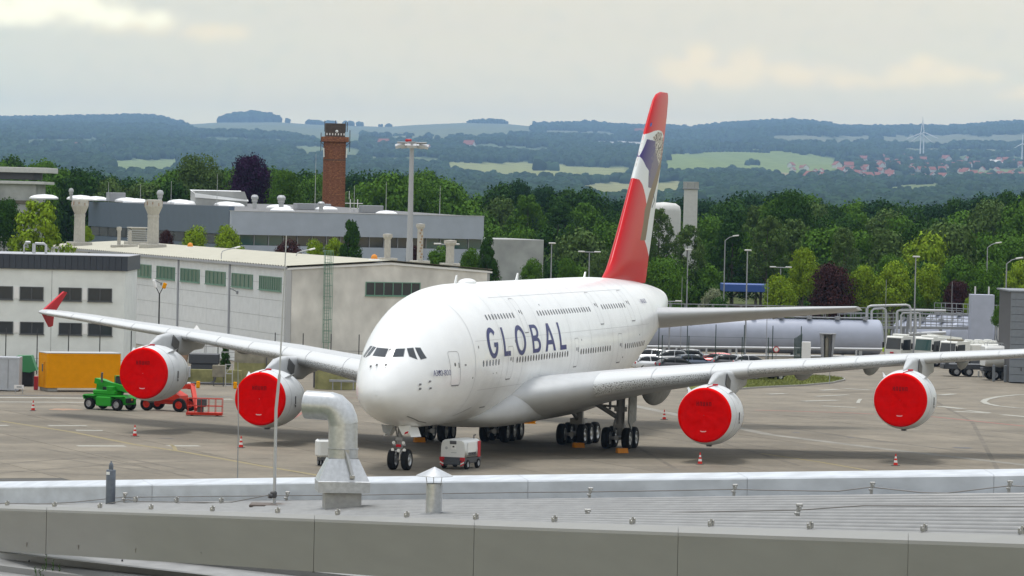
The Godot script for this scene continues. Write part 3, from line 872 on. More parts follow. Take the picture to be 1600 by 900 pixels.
func make_jet() -> void:
	var jet := base("passenger_jet", Vector3(-7.68, 0, -233.95), PI - JET_TURN)
	tag(jet, "white double-deck four-engine passenger jet with red tail parked on the apron", "airplane")
	# hull
	var m := MB.new()
	var rw := []
	var ss := [0.0, 0.02, 0.06, 0.12, 0.2, 0.32, 0.46, 0.64, 0.85, 1.1, 1.4, 1.7, 2.0, 2.35, 2.7, 3.1, 3.5, 4.0, 4.5, 5.0, 5.6, 6.2, 6.9, 7.6, 8.4, 9.2, 10.0, 11.0, 12.0, 13.2, 14.5, 16.0, 18.0]
	for k in 14: ss.append(20.0 + k * 2.0)
	for k in 25: ss.append(47.0 + k * 0.98)
	for s in ss:
		var zt := smooth_at(HULL, s, 1); var zb := smooth_at(HULL, s, 2); var hw := smooth_at(HULL, s, 3); var zm := smooth_at(HULL, s, 4)
		var line := []
		for j in 80:
			var an := TAU * j / 80
			var q := sin(an)
			line.append(A(s, hw * cos(an), zm + q * ((zt - zm) if q > 0 else (zm - zb))))
		rw.append(line)
	m.rows(rw, true)
	var hull := put(m, "fuselage", mats.hull, jet)
	m = MB.new()
	m.cap(rw[-1], Vector3(0, 0, 1))
	put(m, "tail_exhaust", mats.exhaust, hull)
	# belly fairing
	m = MB.new()
	rw = []
	for q in [[15.2, 0.25, 2.72, 2.6], [15.6, 1.3, 2.35, 2.95], [16.5, 2.3, 2.08, 3.5], [18.0, 3.15, 1.9, 4.1], [20.0, 3.75, 1.82, 4.6], [23.0, 4.05, 1.8, 4.95], [27.0, 4.15, 1.8, 5.15], [32.0, 4.15, 1.8, 5.15], [37.0, 4.05, 1.82, 5.05], [41.0, 3.75, 1.95, 4.8], [44.0, 3.3, 2.15, 4.4], [46.5, 2.6, 2.45, 4.0], [48.5, 1.4, 2.8, 3.6], [49.3, 0.2, 3.05, 3.25]]:
		var line := []
		for j in 48:
			var an := TAU * j / 48
			var cx := pow(absf(cos(an)), 0.72) * signf(cos(an)); var cz := pow(absf(sin(an)), 0.85) * signf(sin(an))
			line.append(A(q[0], q[1] * cx, lerpf(q[2], q[3], 0.5 + 0.5 * cz)))
		rw.append(line)
	m.rows(rw, true)
	put(m, "belly_fairing", mats.wing, jet)
	# cabin windows
	m = MB.new()
	m.prism(ell(0, 0, 0.125, 0.19, 0, TAU, 12), -0.01, 0.012)
	var win := m.done()
	for r in [[6.2, 10.2, 13.4, 6], [6.2, 17.6, 29.9, 20], [6.23, 33.4, 41.2, 13], [6.25, 45.6, 52.6, 11], [8.9, 12.75, 18.65, 10], [8.9, 24.6, 37.8, 21], [8.98, 41.4, 47.6, 10]]:
		for k in int(r[3]):
			var s := lerpf(r[1], r[2], k / float(r[3] - 1))
			var o := put(win, "cabin_window", mats.cabin_glass, hull)
			o.transform = Transform3D(skin_basis(s, r[0]), skin(s, r[0], 0.004))
	# doors
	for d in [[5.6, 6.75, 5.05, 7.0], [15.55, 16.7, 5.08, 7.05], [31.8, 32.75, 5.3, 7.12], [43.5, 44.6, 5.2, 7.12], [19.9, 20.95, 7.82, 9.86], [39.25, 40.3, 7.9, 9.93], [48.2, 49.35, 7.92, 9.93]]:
		var o := put(skin_frame(d[0], d[1], d[2], d[3], 0.035, 0.012), "cabin_door", mats.door_groove_shade, hull)
		var zc: float = lerpf(d[2], d[3], 0.62)
		var w := put(win, "door_window", mats.cabin_glass, o)
		w.transform = Transform3D(skin_basis((d[0] + d[1]) * 0.5, zc).scaled_local(Vector3(0.6, 0.6, 1)), skin((d[0] + d[1]) * 0.5, zc, 0.006))
		m = MB.new()
		m.box(Vector3.ZERO, Vector3(0.05, 0.3, 0.03))
		var h := put(m, "door_handle", mats.seam, o)
		h.transform = Transform3D(skin_basis(d[1] - 0.12, zc - 0.05), skin(d[1] - 0.12, zc - 0.05, 0.012))
		m = MB.new()
		m.box(Vector3.ZERO, Vector3(d[1] - d[0] - 0.25, 0.07, 0.02))
		h = put(m, "door_sill", mats.seam, o)
		h.transform = Transform3D(skin_basis((d[0] + d[1]) * 0.5, d[2] - 0.02), skin((d[0] + d[1]) * 0.5, d[2] - 0.02, 0.012))
	# skin joints round the barrel and along it
	for q in [8.9, 14.3, 18.9, 23.6, 30.9, 36.2, 42.1, 46.6, 51.4, 56.8]:
		m = MB.new()
		for k in 34:
			var za := lerpf(smooth_at(HULL, q, 2) + 0.5, smooth_at(HULL, q, 1) - 0.06, k / 34.0); var zb := lerpf(smooth_at(HULL, q, 2) + 0.5, smooth_at(HULL, q, 1) - 0.06, (k + 1) / 34.0)
			m.quad(skin(q, za, 0.006), skin(q + 0.032, za, 0.006), skin(q + 0.032, zb, 0.006), skin(q, zb, 0.006))
		put(m, "skin_joint", mats.skin_joint, hull)
	for q in [[9.9, 4.6, 44.0], [9.3, 7.55, 54.0], [16.0, 10.0, 50.0]]:
		m = MB.new()
		var s0: float = q[0]
		while s0 < q[2]:
			m.quad(skin(s0, q[1], 0.006), skin(s0 + 1.0, q[1], 0.006), skin(s0 + 1.0, q[1] + 0.02, 0.006), skin(s0, q[1] + 0.02, 0.006))
			s0 += 1.0
		put(m, "skin_joint", mats.skin_joint, hull)
	# nose gear bay edge and small hatches
	for q in [[2.4, 3.3, 4.4, 2.92], [4.4, 2.92, 6.0, 2.75], [9.0, 3.05, 11.2, 3.5]]:
		m = MB.new()
		for k in 8:
			var a := k / 8.0; var b := (k + 1) / 8.0
			m.quad(skin(lerpf(q[0], q[2], a), lerpf(q[1], q[3], a), 0.008), skin(lerpf(q[0], q[2], b), lerpf(q[1], q[3], b), 0.008), skin(lerpf(q[0], q[2], b), lerpf(q[1], q[3], b) + 0.04, 0.008), skin(lerpf(q[0], q[2], a), lerpf(q[1], q[3], a) + 0.04, 0.008))
		put(m, "hatch_edge", mats.seam, hull)
	for q in [[9.6, 7.2, 0.1, 0.16], [7.5, 6.2, 0.22, 0.1], [8.6, 5.4, 0.08, 0.1], [13.2, 5.55, 0.1, 0.06], [12.4, 5.55, 0.1, 0.06], [26.0, 9.4, 0.12, 0.1], [17.4, 7.35, 0.16, 0.2], [33.6, 7.0, 0.1, 0.12], [45.2, 5.5, 0.12, 0.12], [50.3, 6.9, 0.16, 0.1], [14.0, 3.4, 1.1, 0.1]]:
		m = MB.new()
		m.box(Vector3.ZERO, Vector3(q[2], q[3], 0.012))
		var h := put(m, "skin_marking", mats.seam, hull)
		h.transform = Transform3D(skin_basis(q[0], q[1]), skin(q[0], q[1], 0.006))
	# cockpit glass
	var panes := [[Vector2(0.05, 6.76), Vector2(0.92, 6.80), Vector2(0.84, 7.23), Vector2(0.05, 7.21)], [Vector2(1.20, 6.83), Vector2(1.58, 6.64), Vector2(1.23, 7.26), Vector2(0.95, 7.24)], [Vector2(1.72, 6.64), Vector2(1.92, 6.71), Vector2(1.54, 7.26), Vector2(1.31, 7.28)]]
	for sd in [1.0, -1.0]:
		for q in panes:
			var big := []
			var cc: Vector2 = (q[0] + q[1] + q[2] + q[3]) * 0.25
			for p in q: big.append(cc + (p - cc) * 1.0 + (p - cc).normalized() * 0.035)
			var fr := put(nose_pane(big, 0.008, sd), "cockpit_window", mats.seam, hull)
			put(nose_pane(q, 0.018, sd), "pane", mats.cockpit_glass, fr)
	# name on the side
	var z0 := 6.5; var z1 := 8.25; var zc := (z0 + z1) * 0.5; var rz := (z1 - z0) * 0.5
	var G := ell(12.35, zc, 1.08, rz + 0.05, 0.75, TAU - 0.12, 40)
	var gi := ell(12.35, zc, 0.62, rz - 0.24, 0.75, TAU - 0.12, 40)
	gi.reverse()
	G.append_array([Vector2(13.42, zc + 0.02), Vector2(12.55, zc + 0.02), Vector2(12.55, zc - 0.26), Vector2(12.96, zc - 0.26)])
	G.append_array(gi)
	var L := func(a: float, b: float) -> Array: return [Vector2(a, z0), Vector2(b, z0), Vector2(b, z0 + 0.3), Vector2(a + 0.42, z0 + 0.3), Vector2(a + 0.42, z1), Vector2(a, z1)]
	var O := ell(18.65, zc, 1.2, rz + 0.05)
	var Oh := ell(18.65, zc, 0.74, rz - 0.24)
	var B := [Vector2(21.3, z0), Vector2(22.5, z0)]
	B.append_array(ell(22.45, z0 + 0.48, 0.85, 0.48, -PI / 2 + 0.1, PI / 2 - 0.25, 14))
	B.append_array(ell(22.35, z1 - 0.43, 0.75, 0.43, -PI / 2 + 0.3, PI / 2, 14))
	B.append(Vector2(21.3, z1))
	var B1 := [Vector2(21.72, z0 + 0.25), Vector2(22.4, z0 + 0.25)]
	B1.append_array(ell(22.4, z0 + 0.49, 0.42, 0.24, -PI / 2, PI / 2, 10))
	B1.append(Vector2(21.72, z0 + 0.73))
	var B2 := [Vector2(21.72, z1 - 0.67), Vector2(22.3, z1 - 0.67)]
	B2.append_array(ell(22.3, z1 - 0.44, 0.36, 0.23, -PI / 2, PI / 2, 10))
	B2.append(Vector2(21.72, z1 - 0.21))
	var Ab := [Vector2(24.35, z0), Vector2(24.85, z0), Vector2(25.08, z0 + 0.42), Vector2(26.18, z0 + 0.42), Vector2(26.4, z0), Vector2(26.92, z0), Vector2(25.9, z1), Vector2(25.36, z1)]
	var Ah := [Vector2(25.22, z0 + 0.7), Vector2(26.04, z0 + 0.7), Vector2(25.63, z1 - 0.42)]
	for q in [[G, []], [L.call(14.6, 16.1), []], [O, [Oh]], [B, [B1, B2]], [Ab, [Ah]], [L.call(28.0, 29.6), []]]:
		put(skin_shape(q[0], q[1], 0.012), "name_letter", mats.name_blue, hull)
	# small print: type by the nose, registration by the tail
	for q in [["A380-800", 4.4, 5.80, 0.34, 0.14], ["9H-GLOBL", 54.3, 9.12, 0.34, 0.06]]:
		var t := TextMesh.new()
		var f := SystemFont.new()
		f.font_names = PackedStringArray(["Droid Sans"])
		t.font = f; t.text = q[0]; t.font_size = 64; t.pixel_size = q[3] / 48.0; t.depth = 0.004
		var o := put(t, "lettering", mats.name_blue, hull)
		o.transform = Transform3D(skin_basis(q[1], q[2]), skin(q[1], q[2], q[4]))
	# probes and aerials
	m = MB.new()
	for q in [[1.62, 0.2, 6.32], [1.62, -0.35, 6.3], [1.7, -0.75, 6.2], [2.6, 1.95, 5.2], [3.3, 2.25, 5.35], [3.3, 2.28, 4.95], [3.9, 2.5, 5.9], [2.6, 1.96, 4.95]]:
		var s := nose_at(absf(q[1]), q[2])
		var p := A(s, q[1], q[2])
		m.box(p + Vector3(0, 0.01, -0.03), Vector3(0.06, 0.1, 0.24)); m.box(p + Vector3(0, -0.04, -0.16), Vector3(0.03, 0.03, 0.3))
	put(m, "air_probe", mats.seam, hull)
	for q in [[15.6, 0.55], [29.8, 0.5], [47.5, 0.4]]:
		m = MB.new()
		m.prism([Vector2(0, 0), Vector2(0.5, 0), Vector2(0.62, q[1]), Vector2(0.42, q[1])], -0.03, 0.03, Transform3D(Basis(Vector3(0, 0, 1), Vector3.UP, Vector3(-1, 0, 0)), A(q[0], 0, smooth_at(HULL, q[0], 1) - 0.04)))
		put(m, "blade_aerial", mats.hull, hull)
	m = MB.new()
	var dome := []
	for i in 9:
		var t := i / 8.0
		var r := sqrt(maxf(0.0, sin(PI * t))) if i > 0 and i < 8 else 0.03
		var line := []
		for j in 14: line.append(A(17.2 + t * 2.6, cos(TAU * j / 14) * 0.5 * r, 10.83 + sin(TAU * j / 14) * 0.28 * r))
		dome.append(line)
	m.rows(dome, true)
	put(m, "radome", mats.hull, hull)
	for sg in [1.0, -1.0]:
		make_wing(jet, sg)
		make_engine(jet, 14.5 * sg, 21.7, 2.99)
		make_engine(jet, 25.36 * sg, 29.53, 3.99)
		# tailplane
		m = MB.new()
		rw = []
		for q in [[0.6, 57.6, 8.02, 10.4, 0.145], [1.6, 58.3, 8.05, 9.9, 0.142], [4.0, 60.1, 8.16, 8.6, 0.13], [8.0, 63.0, 8.4, 6.6, 0.105], [12.0, 65.9, 8.62, 4.6, 0.1], [14.6, 67.8, 8.74, 3.3, 0.098], [15.19, 68.5, 8.77, 2.4, 0.1]]:
			var line := []
			for j in 40:
				var f: Vector2 = foil(j / 40.0, q[4]) * q[3]
				line.append(side(A(q[1] + f.x * 0.994, q[0], q[2] + f.y - f.x * 0.108), sg))
			rw.append(line)
		m.rows(rw, true)
		m.cap(rw[-1], Vector3(-sg, 0, 0))
		var tp := put(m, "tailplane", mats.wing, jet)
		m = MB.new()
		for y in [3.6, 9.2]:
			var le: float = lerpf(58.3, 68.5, (y - 1.6) / 13.6)
			var ch: float = lerpf(9.9, 2.6, (y - 1.6) / 13.6)
			m.bar(side(A(le + ch * 0.62, y, lerpf(8.1, 8.7, y / 15.0) - ch * 0.62 * 0.108 - ch * 0.05), sg), side(A(le + ch * 0.98, y, lerpf(8.1, 8.7, y / 15.0) - ch * 0.108), sg), 0.03, 0.08)
		put(m, "elevator_gap", mats.seam, tp)
	# fin, printed on both sides
	m = MB.new()
	m.use_uv = true
	var fin := [[10.2, 50.6, 15.2, 0.02], [10.72, 52.9, 13.2, 0.05], [11.3, 54.4, 11.9, 0.085], [12.0, 55.4, 11.2, 0.098], [14.0, 57.5, 10.1, 0.1], [17.0, 60.4, 8.55, 0.1], [20.0, 63.4, 7.0, 0.1], [22.5, 65.8, 5.6, 0.098], [23.6, 66.95, 4.75, 0.095], [24.05, 67.8, 3.9, 0.085], [24.26, 69.0, 2.5, 0.06]]
	rw = []
	for q in fin:
		var line := []
		for j in 44:
			var f := foil(j / 44.0, q[3])
			line.append(A(q[1] + f.x * q[2], (f.y - 0.012 * sin(f.x * PI)) * q[2], q[0]))
		rw.append(line)
	var b0 := m.v.size()
	m.rows(rw, true)
	# lay the print by height and share of chord
	for i in rw.size():
		for j in 45:
			m.uv[b0 + i * 45 + j] = Vector2(foil((j % 44) / 44.0, 0.1).x, 1.0 - (fin[i][0] - 10.2) / 14.1)
	m.cap(rw[-1], Vector3.UP)
	put(m, "tail_fin", mats.fin, jet)
	make_gear(jet)

# ---------------------------------------------------------------- terminal roof in front of the camera
func y_at(t: Array, px: float) -> float:
	var k := 0
	while k < t.size() - 2 and px > t[k + 1].x: k += 1
	return lerpf(t[k].y, t[k + 1].y, (px - t[k].x) / (t[k + 1].x - t[k].x))
var EDGE_IN := [Vector2(0, 792), Vector2(400, 804), Vector2(800, 818), Vector2(1200, 830), Vector2(1600, 841)]
var EDGE_OUT := [Vector2(0, 799), Vector2(400, 812), Vector2(800, 827), Vector2(1200, 839.5), Vector2(1600, 851)]
var BACK_LOW := [Vector2(0, 789), Vector2(400, 783), Vector2(800, 780), Vector2(1200, 774), Vector2(1600, 769)]
var BACK_TOP := [Vector2(0, 763.5), Vector2(400, 757.5), Vector2(800, 753.5), Vector2(1200, 749), Vector2(1600, 744)]
var BACK_FAR := [Vector2(0, 753), Vector2(400, 747.5), Vector2(800, 742.5), Vector2(1200, 738), Vector2(1600, 733)]
func front_d(px: float) -> float: return 35.0 * 66.0 / (66.0 + 0.029 * px)
func front_at(px: float) -> Vector3: return spot(px, y_at(EDGE_IN, px), front_d(px))
func back_at(px: float) -> Vector3: return spot(px, y_at(BACK_LOW, px), front_d(px) + 1.0 + 5.4 * clampf(px / 1600.0, -0.05, 1.1))
func roof_at(px: float, t: float) -> Vector3: return front_at(px).lerp(back_at(px), t)
func seen_row(p: Vector3) -> float:
	var u := FOC * p.x / -p.z; var w := HOR - 450.0 - FOC * (p.y - EYE) / -p.z
	return 450.0 + u * sin(ROLL) + w * cos(ROLL)
# the spot of the roof that shows there
func on_roof_at(px: float, py: float) -> Vector3:
	var a := 0.0; var b := 1.0
	for k in 30:
		var t := (a + b) * 0.5
		if seen_row(roof_at(px, t)) > py: a = t
		else: b = t
	return roof_at(px, a)

func make_fore() -> void:
	var roof := base("terminal_roof", front_at(800) + Vector3(0, -0.4, 0))
	tag(roof, "grey ribbed metal roof with wide coping filling the bottom of the view", "roof")
	var o := -roof.position
	var cols := []
	var px := -120.0
	while px <= 1721.0:
		cols.append(px); px += 40.0
	# sheet with a body below it
	var m := MB.new()
	var rw := []
	for t in [-0.02, 0.0, 0.5, 1.0, 1.03]:
		var line := []
		for c in cols: line.append(roof_at(c, t) + o + Vector3(0, -0.065, 0))
		rw.append(line)
	m.rows(rw, false)
	put(m, "roof_sheet", mats.roof_sheet, roof)
	# standing seams
	for k in 13:
		var t := (k + 0.35) / 13.0
		m = MB.new()
		var path := []
		for c in cols: path.append(roof_at(c, t) + o + Vector3(0, -0.022, 0))
		m.tube(path, 0.034 if k == 0 else 0.031, 10)
		put(m, "roof_seam", mats.roof_sheet, roof)
	# front coping: panels with joints
	var cuts := [-120.0, 72.0, 491.0, 741.0, 1060.0, 1420.0, 1720.0]
	for i in cuts.size() - 1:
		m = MB.new()
		var a: float = cuts[i] + 0.35; var b: float = cuts[i + 1] - 0.35
		var k := maxi(2, int((b - a) / 60.0))
		var prof := []
		for j in k + 1:
			var c := lerpf(a, b, j / float(k))
			var p0 := front_at(c) + Vector3(0, 0.012, 0)
			var p1 := spot(c, y_at(EDGE_OUT, c), front_d(c) - 0.30 * 35.0 / front_d(c) * 0.9)
			p1.y = p0.y - 0.006
			var p1b := p1 + Vector3(0, -0.018, 0.012)
			var p2 := p1b + Vector3(0, -0.35, 0)
			var p3 := p2 + Vector3(0, 0.0, -0.05)
			prof.append([p0 + Vector3(0, -0.04, -0.01) + o, p0 + o, p1 + o, p1b + o, p2 + o, p3 + o, p3 + Vector3(0, 0.2, 0) + o])
		for j in k:
			for q in 6: m.quad(prof[j][q + 1], prof[j + 1][q + 1], prof[j + 1][q], prof[j][q])
		for e in [0, k]:
			for q in range(1, 5): m.tri(prof[e][6], prof[e][q], prof[e][q + 1])
		put(m, "coping_panel", mats.coping, roof)
	for c in [72.0, 491.0, 741.0, 1060.0, 1420.0]:
		m = MB.new()
		var q0 := front_at(c); var q1 := spot(c, y_at(EDGE_OUT, c), front_d(c) - 0.30 * 35.0 / front_d(c) * 0.9)
		q1.y = q0.y
		var sx := Vector3(0.008, 0, 0)
		m.quad(q1 - sx + Vector3(0, -0.37, -0.012) + o, q1 + sx + Vector3(0, -0.37, -0.012) + o, q1 + sx + Vector3(0, -0.02, -0.012) + o, q1 - sx + Vector3(0, -0.02, -0.012) + o)
		m.quad(q1 - sx + Vector3(0, -0.01, 0) + o, q1 + sx + Vector3(0, -0.01, 0) + o, q0 + sx + Vector3(0, -0.005, 0) + o, q0 - sx + Vector3(0, -0.005, 0) + o)
		put(m, "joint_liner", mats.clad_dark, roof)
	# rivets with run-off marks along the fascia
	for q in [[40, 849], [121, 853], [211, 858], [314, 864], [409, 870], [518, 875.5], [642, 882.5], [769, 890], [908, 896]]:
		m = MB.new()
		var p: Vector3 = front_at(q[0]); var f := spot(q[0], q[1], front_d(q[0]) - 0.33)
		m.lathe([Vector2(0.007, 0), Vector2(0.006, 0.006), Vector2(0.0, 0.008)], 8, Transform3D(Basis(Vector3.RIGHT, PI / 2), f + o))
		m.box(f + o + Vector3(0, -0.016, -0.002), Vector3(0.006, 0.03, 0.006))
		put(m, "rivet", mats.wire, roof)
	# far parapet with a broad coping
	cuts = [-120.0, 237.0, 825.0, 1168.0, 1554.0, 1720.0]
	for i in cuts.size() - 1:
		m = MB.new()
		var a: float = cuts[i] + 0.35; var b: float = cuts[i + 1] - 0.35
		var k := maxi(2, int((b - a) / 60.0))
		var prof := []
		for j in k + 1:
			var c := lerpf(a, b, j / float(k))
			var p0 := back_at(c)
			var p1 := spot(c, y_at(BACK_TOP, c), -p0.z)
			var p2 := ground(c - 16.0, y_at(BACK_FAR, c), p1.y + 0.01)
			prof.append([p0 + Vector3(0, -0.1, 0) + o, p1 + o, p1 + Vector3(0, 0.01, -0.012) + o, p2 + o, p2 + Vector3(0, -0.3, 0) + o])
		for j in k:
			for q in 4: m.quad(prof[j][q], prof[j + 1][q], prof[j + 1][q + 1], prof[j][q + 1])
		for e in [0, k]:
			for q in range(0, 4): m.tri(prof[e][4], prof[e][q], prof[e][q + 1])
		put(m, "parapet_panel", mats.coping_far, roof)
	# lower sheets under the fascia, at the bottom left
	var low := base("lower_roof", ground(100, 890, 12.86))
	tag(low, "lower grey metal roof with slanting ribs under the front coping", "roof")
	o = -low.position
	m = MB.new()
	m.quad(ground(-120, 930, 12.82) + o, ground(760, 930, 12.82) + o, ground(700, 850, 12.82) + o, ground(-120, 850, 12.82) + o)
	put(m, "sheet", mats.roof_sheet, low)
	for q in [[-160, 868, 200, 915], [-60, 862, 420, 915], [120, 858, 640, 915], [330, 870, 800, 915], [-220, 882, 80, 915]]:
		m = MB.new()
		var a := ground(q[0], q[1], 12.84) + o; var b := ground(q[2], q[3], 12.84) + o
		m.bar(a, b, 0.09, 0.06)
		put(m, "rib", mats.roof_sheet, low)
	for q in [[44, 878], [190, 877]]:
		m = MB.new()
		m.lathe([Vector2(0.008, -0.01), Vector2(0.008, 0.01), Vector2(0, 0.014)], 8, Transform3D(Basis(), ground(q[0], q[1], 12.825) + o))
		put(m, "screw", mats.dark_metal, low)
	# weeds
	var weed := base("weed", ground(70, 903, 12.82))
	tag(weed, "thin dark weed stems growing at the bottom left corner", "weed")
	for q in [[53, 888, 55], [65, 885, 66], [71, 868, 69], [82, 876, 80], [91, 884, 92], [60, 893, 62]]:
		m = MB.new()
		var p := spot(q[0], q[1], 33.2)
		var f := ground(q[2], 903, 12.82)
		m.tube([f - weed.position, f.lerp(p, 0.6) + Vector3(0.006, 0, 0) - weed.position, p - weed.position], [0.003, 0.003, 0.001], 5)
		for k in 4:
			var c := f.lerp(p, 0.35 + 0.17 * k) - weed.position
			m.tri(c, c + Vector3(0.012 * (1 if k % 2 else -1), 0.03, 0.004), c + Vector3(0.002, 0.022, 0))
		put(m, "stem", mats.leaf_dark, weed)
	# lightning conductor wires
	var wires := [
		[[[-100, 796], [0, 790.5], [110, 785.5], [190, 777.5], [430, 775], [560, 774], [800, 770], [921, 769], [1050, 767], [1147, 765], [1200, 766.5], [1310, 768], [1362, 761.5], [1440, 770], [1480, 771], [1577, 759.5], [1700, 763]], -0.12, "thin wire running along the pale far parapet"],
		[[[738, 900], [741, 862], [745, 827], [760, 822], [800, 815], [913, 804.5], [1060, 801], [1247, 797.5], [1350, 790.5], [1460, 791], [1720, 793]], -1.0, "thin wire rising over the front coping and across the ribs"],
		[[[-60, 788], [10, 787], [84, 788], [155, 790], [200, 781], [211, 784], [275, 785], [345, 786], [362, 785], [420, 774]], -0.45, "kinked wire on the seam at the left end of the roof"]]
	for w in wires:
		m = MB.new()
		var path := []
		for q in w[0]:
			var d: float = -back_at(q[0]).z + w[1]
			if w[1] == -1.0:
				d = lerpf(front_d(q[0]) - 0.36, -roof_at(q[0], 0.45).z, clampf((827.0 - q[1]) / 22.0, 0, 1)) if q[1] < 830 else front_d(q[0]) - 0.36
			path.append(spot(q[0], q[1], d))
		m.tube(path, 0.0042, 6)
		var p0: Vector3 = path[0]
		tag(put(m, "conductor_wire", mats.wire), w[2], "wire")
	# clamps
	m = MB.new()
	m.bbox(Vector3(0, 0.008, 0), Vector3(0.022, 0.03, 0.03), 0.003)
	m.bbox(Vector3(0.014, 0.022, 0.004), Vector3(0.012, 0.034, 0.016), 0.003)
	m.bbox(Vector3(-0.012, 0.018, 0), Vector3(0.012, 0.03, 0.02), 0.003)
	m.lathe([Vector2(0.006, 0), Vector2(0.006, 0.045), Vector2(0.0, 0.047)], 8, Transform3D(Basis(), Vector3(0.002, 0, 0.012)))
	var clamp_mesh := m.done()
	var nth := -1
	for px_ in [10, 84, 155, 235, 331, 433, 527, 635, 743, 866, 988, 1111, 1266, 1444, 1597]:
		var c := put(clamp_mesh, "wire_clamp", mats.clamp)
		c.position = roof_at(px_, 0.35 / 13.0) + Vector3(0, 0.01, 0)
		nth += 1
		tag(c, "small metal clamp on the front roof seam, %s from the left" % NTH[nth], "clamp", "clamps along the front seam")
	nth = -1
	for q in [[211, 784], [275, 785], [345, 786]]:
		var c := put(clamp_mesh, "wire_clamp", mats.clamp)
		c.position = spot(q[0], q[1], -back_at(q[0]).z - 0.45)
		nth += 1
		tag(c, "small metal clamp on the short wire at left, %s from the left" % NTH[nth], "clamp", "clamps on the left wire")
	m = MB.new()
	m.bar(Vector3(0, -0.02, 0), Vector3(0.004, 0.05, 0), 0.014, 0.02)
	m.bbox(Vector3(0.008, 0.055, 0), Vector3(0.036, 0.016, 0.026), 0.003)
	m.bbox(Vector3(-0.004, 0.012, 0.01), Vector3(0.03, 0.014, 0.02), 0.003)
	m.bbox(Vector3(0.012, 0.038, 0.008), Vector3(0.014, 0.026, 0.016), 0.003)
	var holder := m.done()
	nth = -1
	for q in [[193, 782], [447, 781], [921, 776], [1147, 771], [1362, 768], [1577, 766]]:
		var c := put(holder, "wire_holder", mats.clamp)
		c.position = spot(q[0], q[1], -back_at(q[0]).z - 0.12)
		nth += 1
		tag(c, "bent metal wire holder before the far parapet, %s from the left" % NTH[nth], "wire holder", "holders along the far parapet")
	for q in [[916, 813, "metal holder amid the ribs where the wire kinks"], [1247, 806, "metal holder standing alone amid the ribs at right"]]:
		var c := put(holder, "wire_holder", mats.clamp)
		c.position = spot(q[0], q[1], -roof_at(q[0], 0.35).z)
		c.scale = Vector3.ONE * 1.15
		tag(c, q[2], "wire holder")
	# lightning rods
	var RD := -on_roof_at(428, 790).z
	var rod := base("lightning_rod", spot(428, 791, RD))
	tag(rod, "tall slim grey lightning rod on a brown slab, crossing the inner engine", "lightning rod")
	m = MB.new()
	m.tube([Vector3.ZERO, spot(431, 640, RD) - rod.position, spot(436.5, 585, RD) - rod.position], [0.0125, 0.0125, 0.0115], 10)
	m.tube([spot(436.4, 588, RD) - rod.position, spot(447.5, 368, RD) - rod.position], [0.0065, 0.004], 8)
	put(m, "rod", mats.steel_pale, rod)
	m = MB.new()
	m.bbox(spot(427, 773, RD) - rod.position, Vector3(0.05, 0.05, 0.05), 0.008)
	m.tube([spot(424, 776, RD - 0.03) - rod.position, spot(419, 775, RD - 0.04) - rod.position], 0.018, 8)
	put(m, "bracket", mats.dark_metal, rod)
	m = MB.new()
	m.bbox(spot(428, 790, RD) - rod.position, Vector3(0.37, 0.022, 0.25), 0.004)
	put(m, "slab", mats.wood_old, rod)
	m = MB.new()
	m.tube([spot(370.5, 756, 37.6), spot(372, 660, 37.6), spot(371.5, 566, 37.6)], [0.006, 0.005, 0.003], 6)
	tag(put(m, "lightning_rod", mats.steel_grey), "thin dark rod standing outside the parapet, left of the inner engine", "lightning rod")
	# blue-grey canister with a label
	var can := base("canister", spot(171.5, 790, 33.75))
	tag(can, "upright blue-grey canister with knob against the far parapet", "canister")
	m = MB.new()
	m.lathe([Vector2(0, 0), Vector2(0.04, 0), Vector2(0.04, 0.292), Vector2(0.036, 0.297), Vector2(0, 0.297)], 20)
	put(m, "body", mats.blue_grey, can)
	m = MB.new()
	m.lathe([Vector2(0.019, 0.295), Vector2(0.019, 0.33), Vector2(0.014, 0.35), Vector2(0.006, 0.356), Vector2(0.005, 0.368), Vector2(0, 0.37)], 14)
	put(m, "knob", mats.blue_grey, can)
	m = MB.new()
	m.box(Vector3(-0.021, 0.268, 0.036), Vector3(0.03, 0.024, 0.006), Basis(Vector3.UP, -0.5))
	put(m, "sticker", mats.white_plain, can)
	# small bracket on the parapet
	m = MB.new()
	m.tube([spot(237.5, 790, 34.0), spot(236.5, 756, 34.0)], 0.004, 6); m.tube([spot(233, 755, 34.0), spot(246, 755, 34.0)], 0.004, 6)
	tag(put(m, "parapet_hook", mats.wire), "thin T-shaped hook on the far parapet beside the canister", "hook")
	# debris on the far coping
	m = MB.new()
	m.bbox(ground(904, 747, back_at(904).y + 0.118) + Vector3(0, 0.008, 0), Vector3(0.03, 0.014, 0.03), 0.004)
	tag(put(m, "dark_pebble", mats.dark_metal), "small dark pebble lying on the far coping", "pebble")
	# goose-neck duct
	var D := -on_roof_at(533.5, 794).z
	var k := D / FOC
	var duct := base("roof_duct", spot(533.5, 794, D))
	tag(duct, "grey sheet-metal goose-neck ventilation duct on a flared skirt", "duct")
	m = MB.new()
	m.lathe([Vector2(28.2 * k, 0), Vector2(28.2 * k, 27 * k)], 4, Transform3D(Basis(Vector3.UP, PI / 4), Vector3.ZERO), 0.99)
	var base_m := MB.new()
	base_m.bbox(Vector3(0, 12 * k, 0), Vector3(57 * k, 28 * k, 57 * k), 0.004, Basis(Vector3.UP, 0.12))
	put(base_m, "socket", mats.sheet_grey, duct)
	m = MB.new()
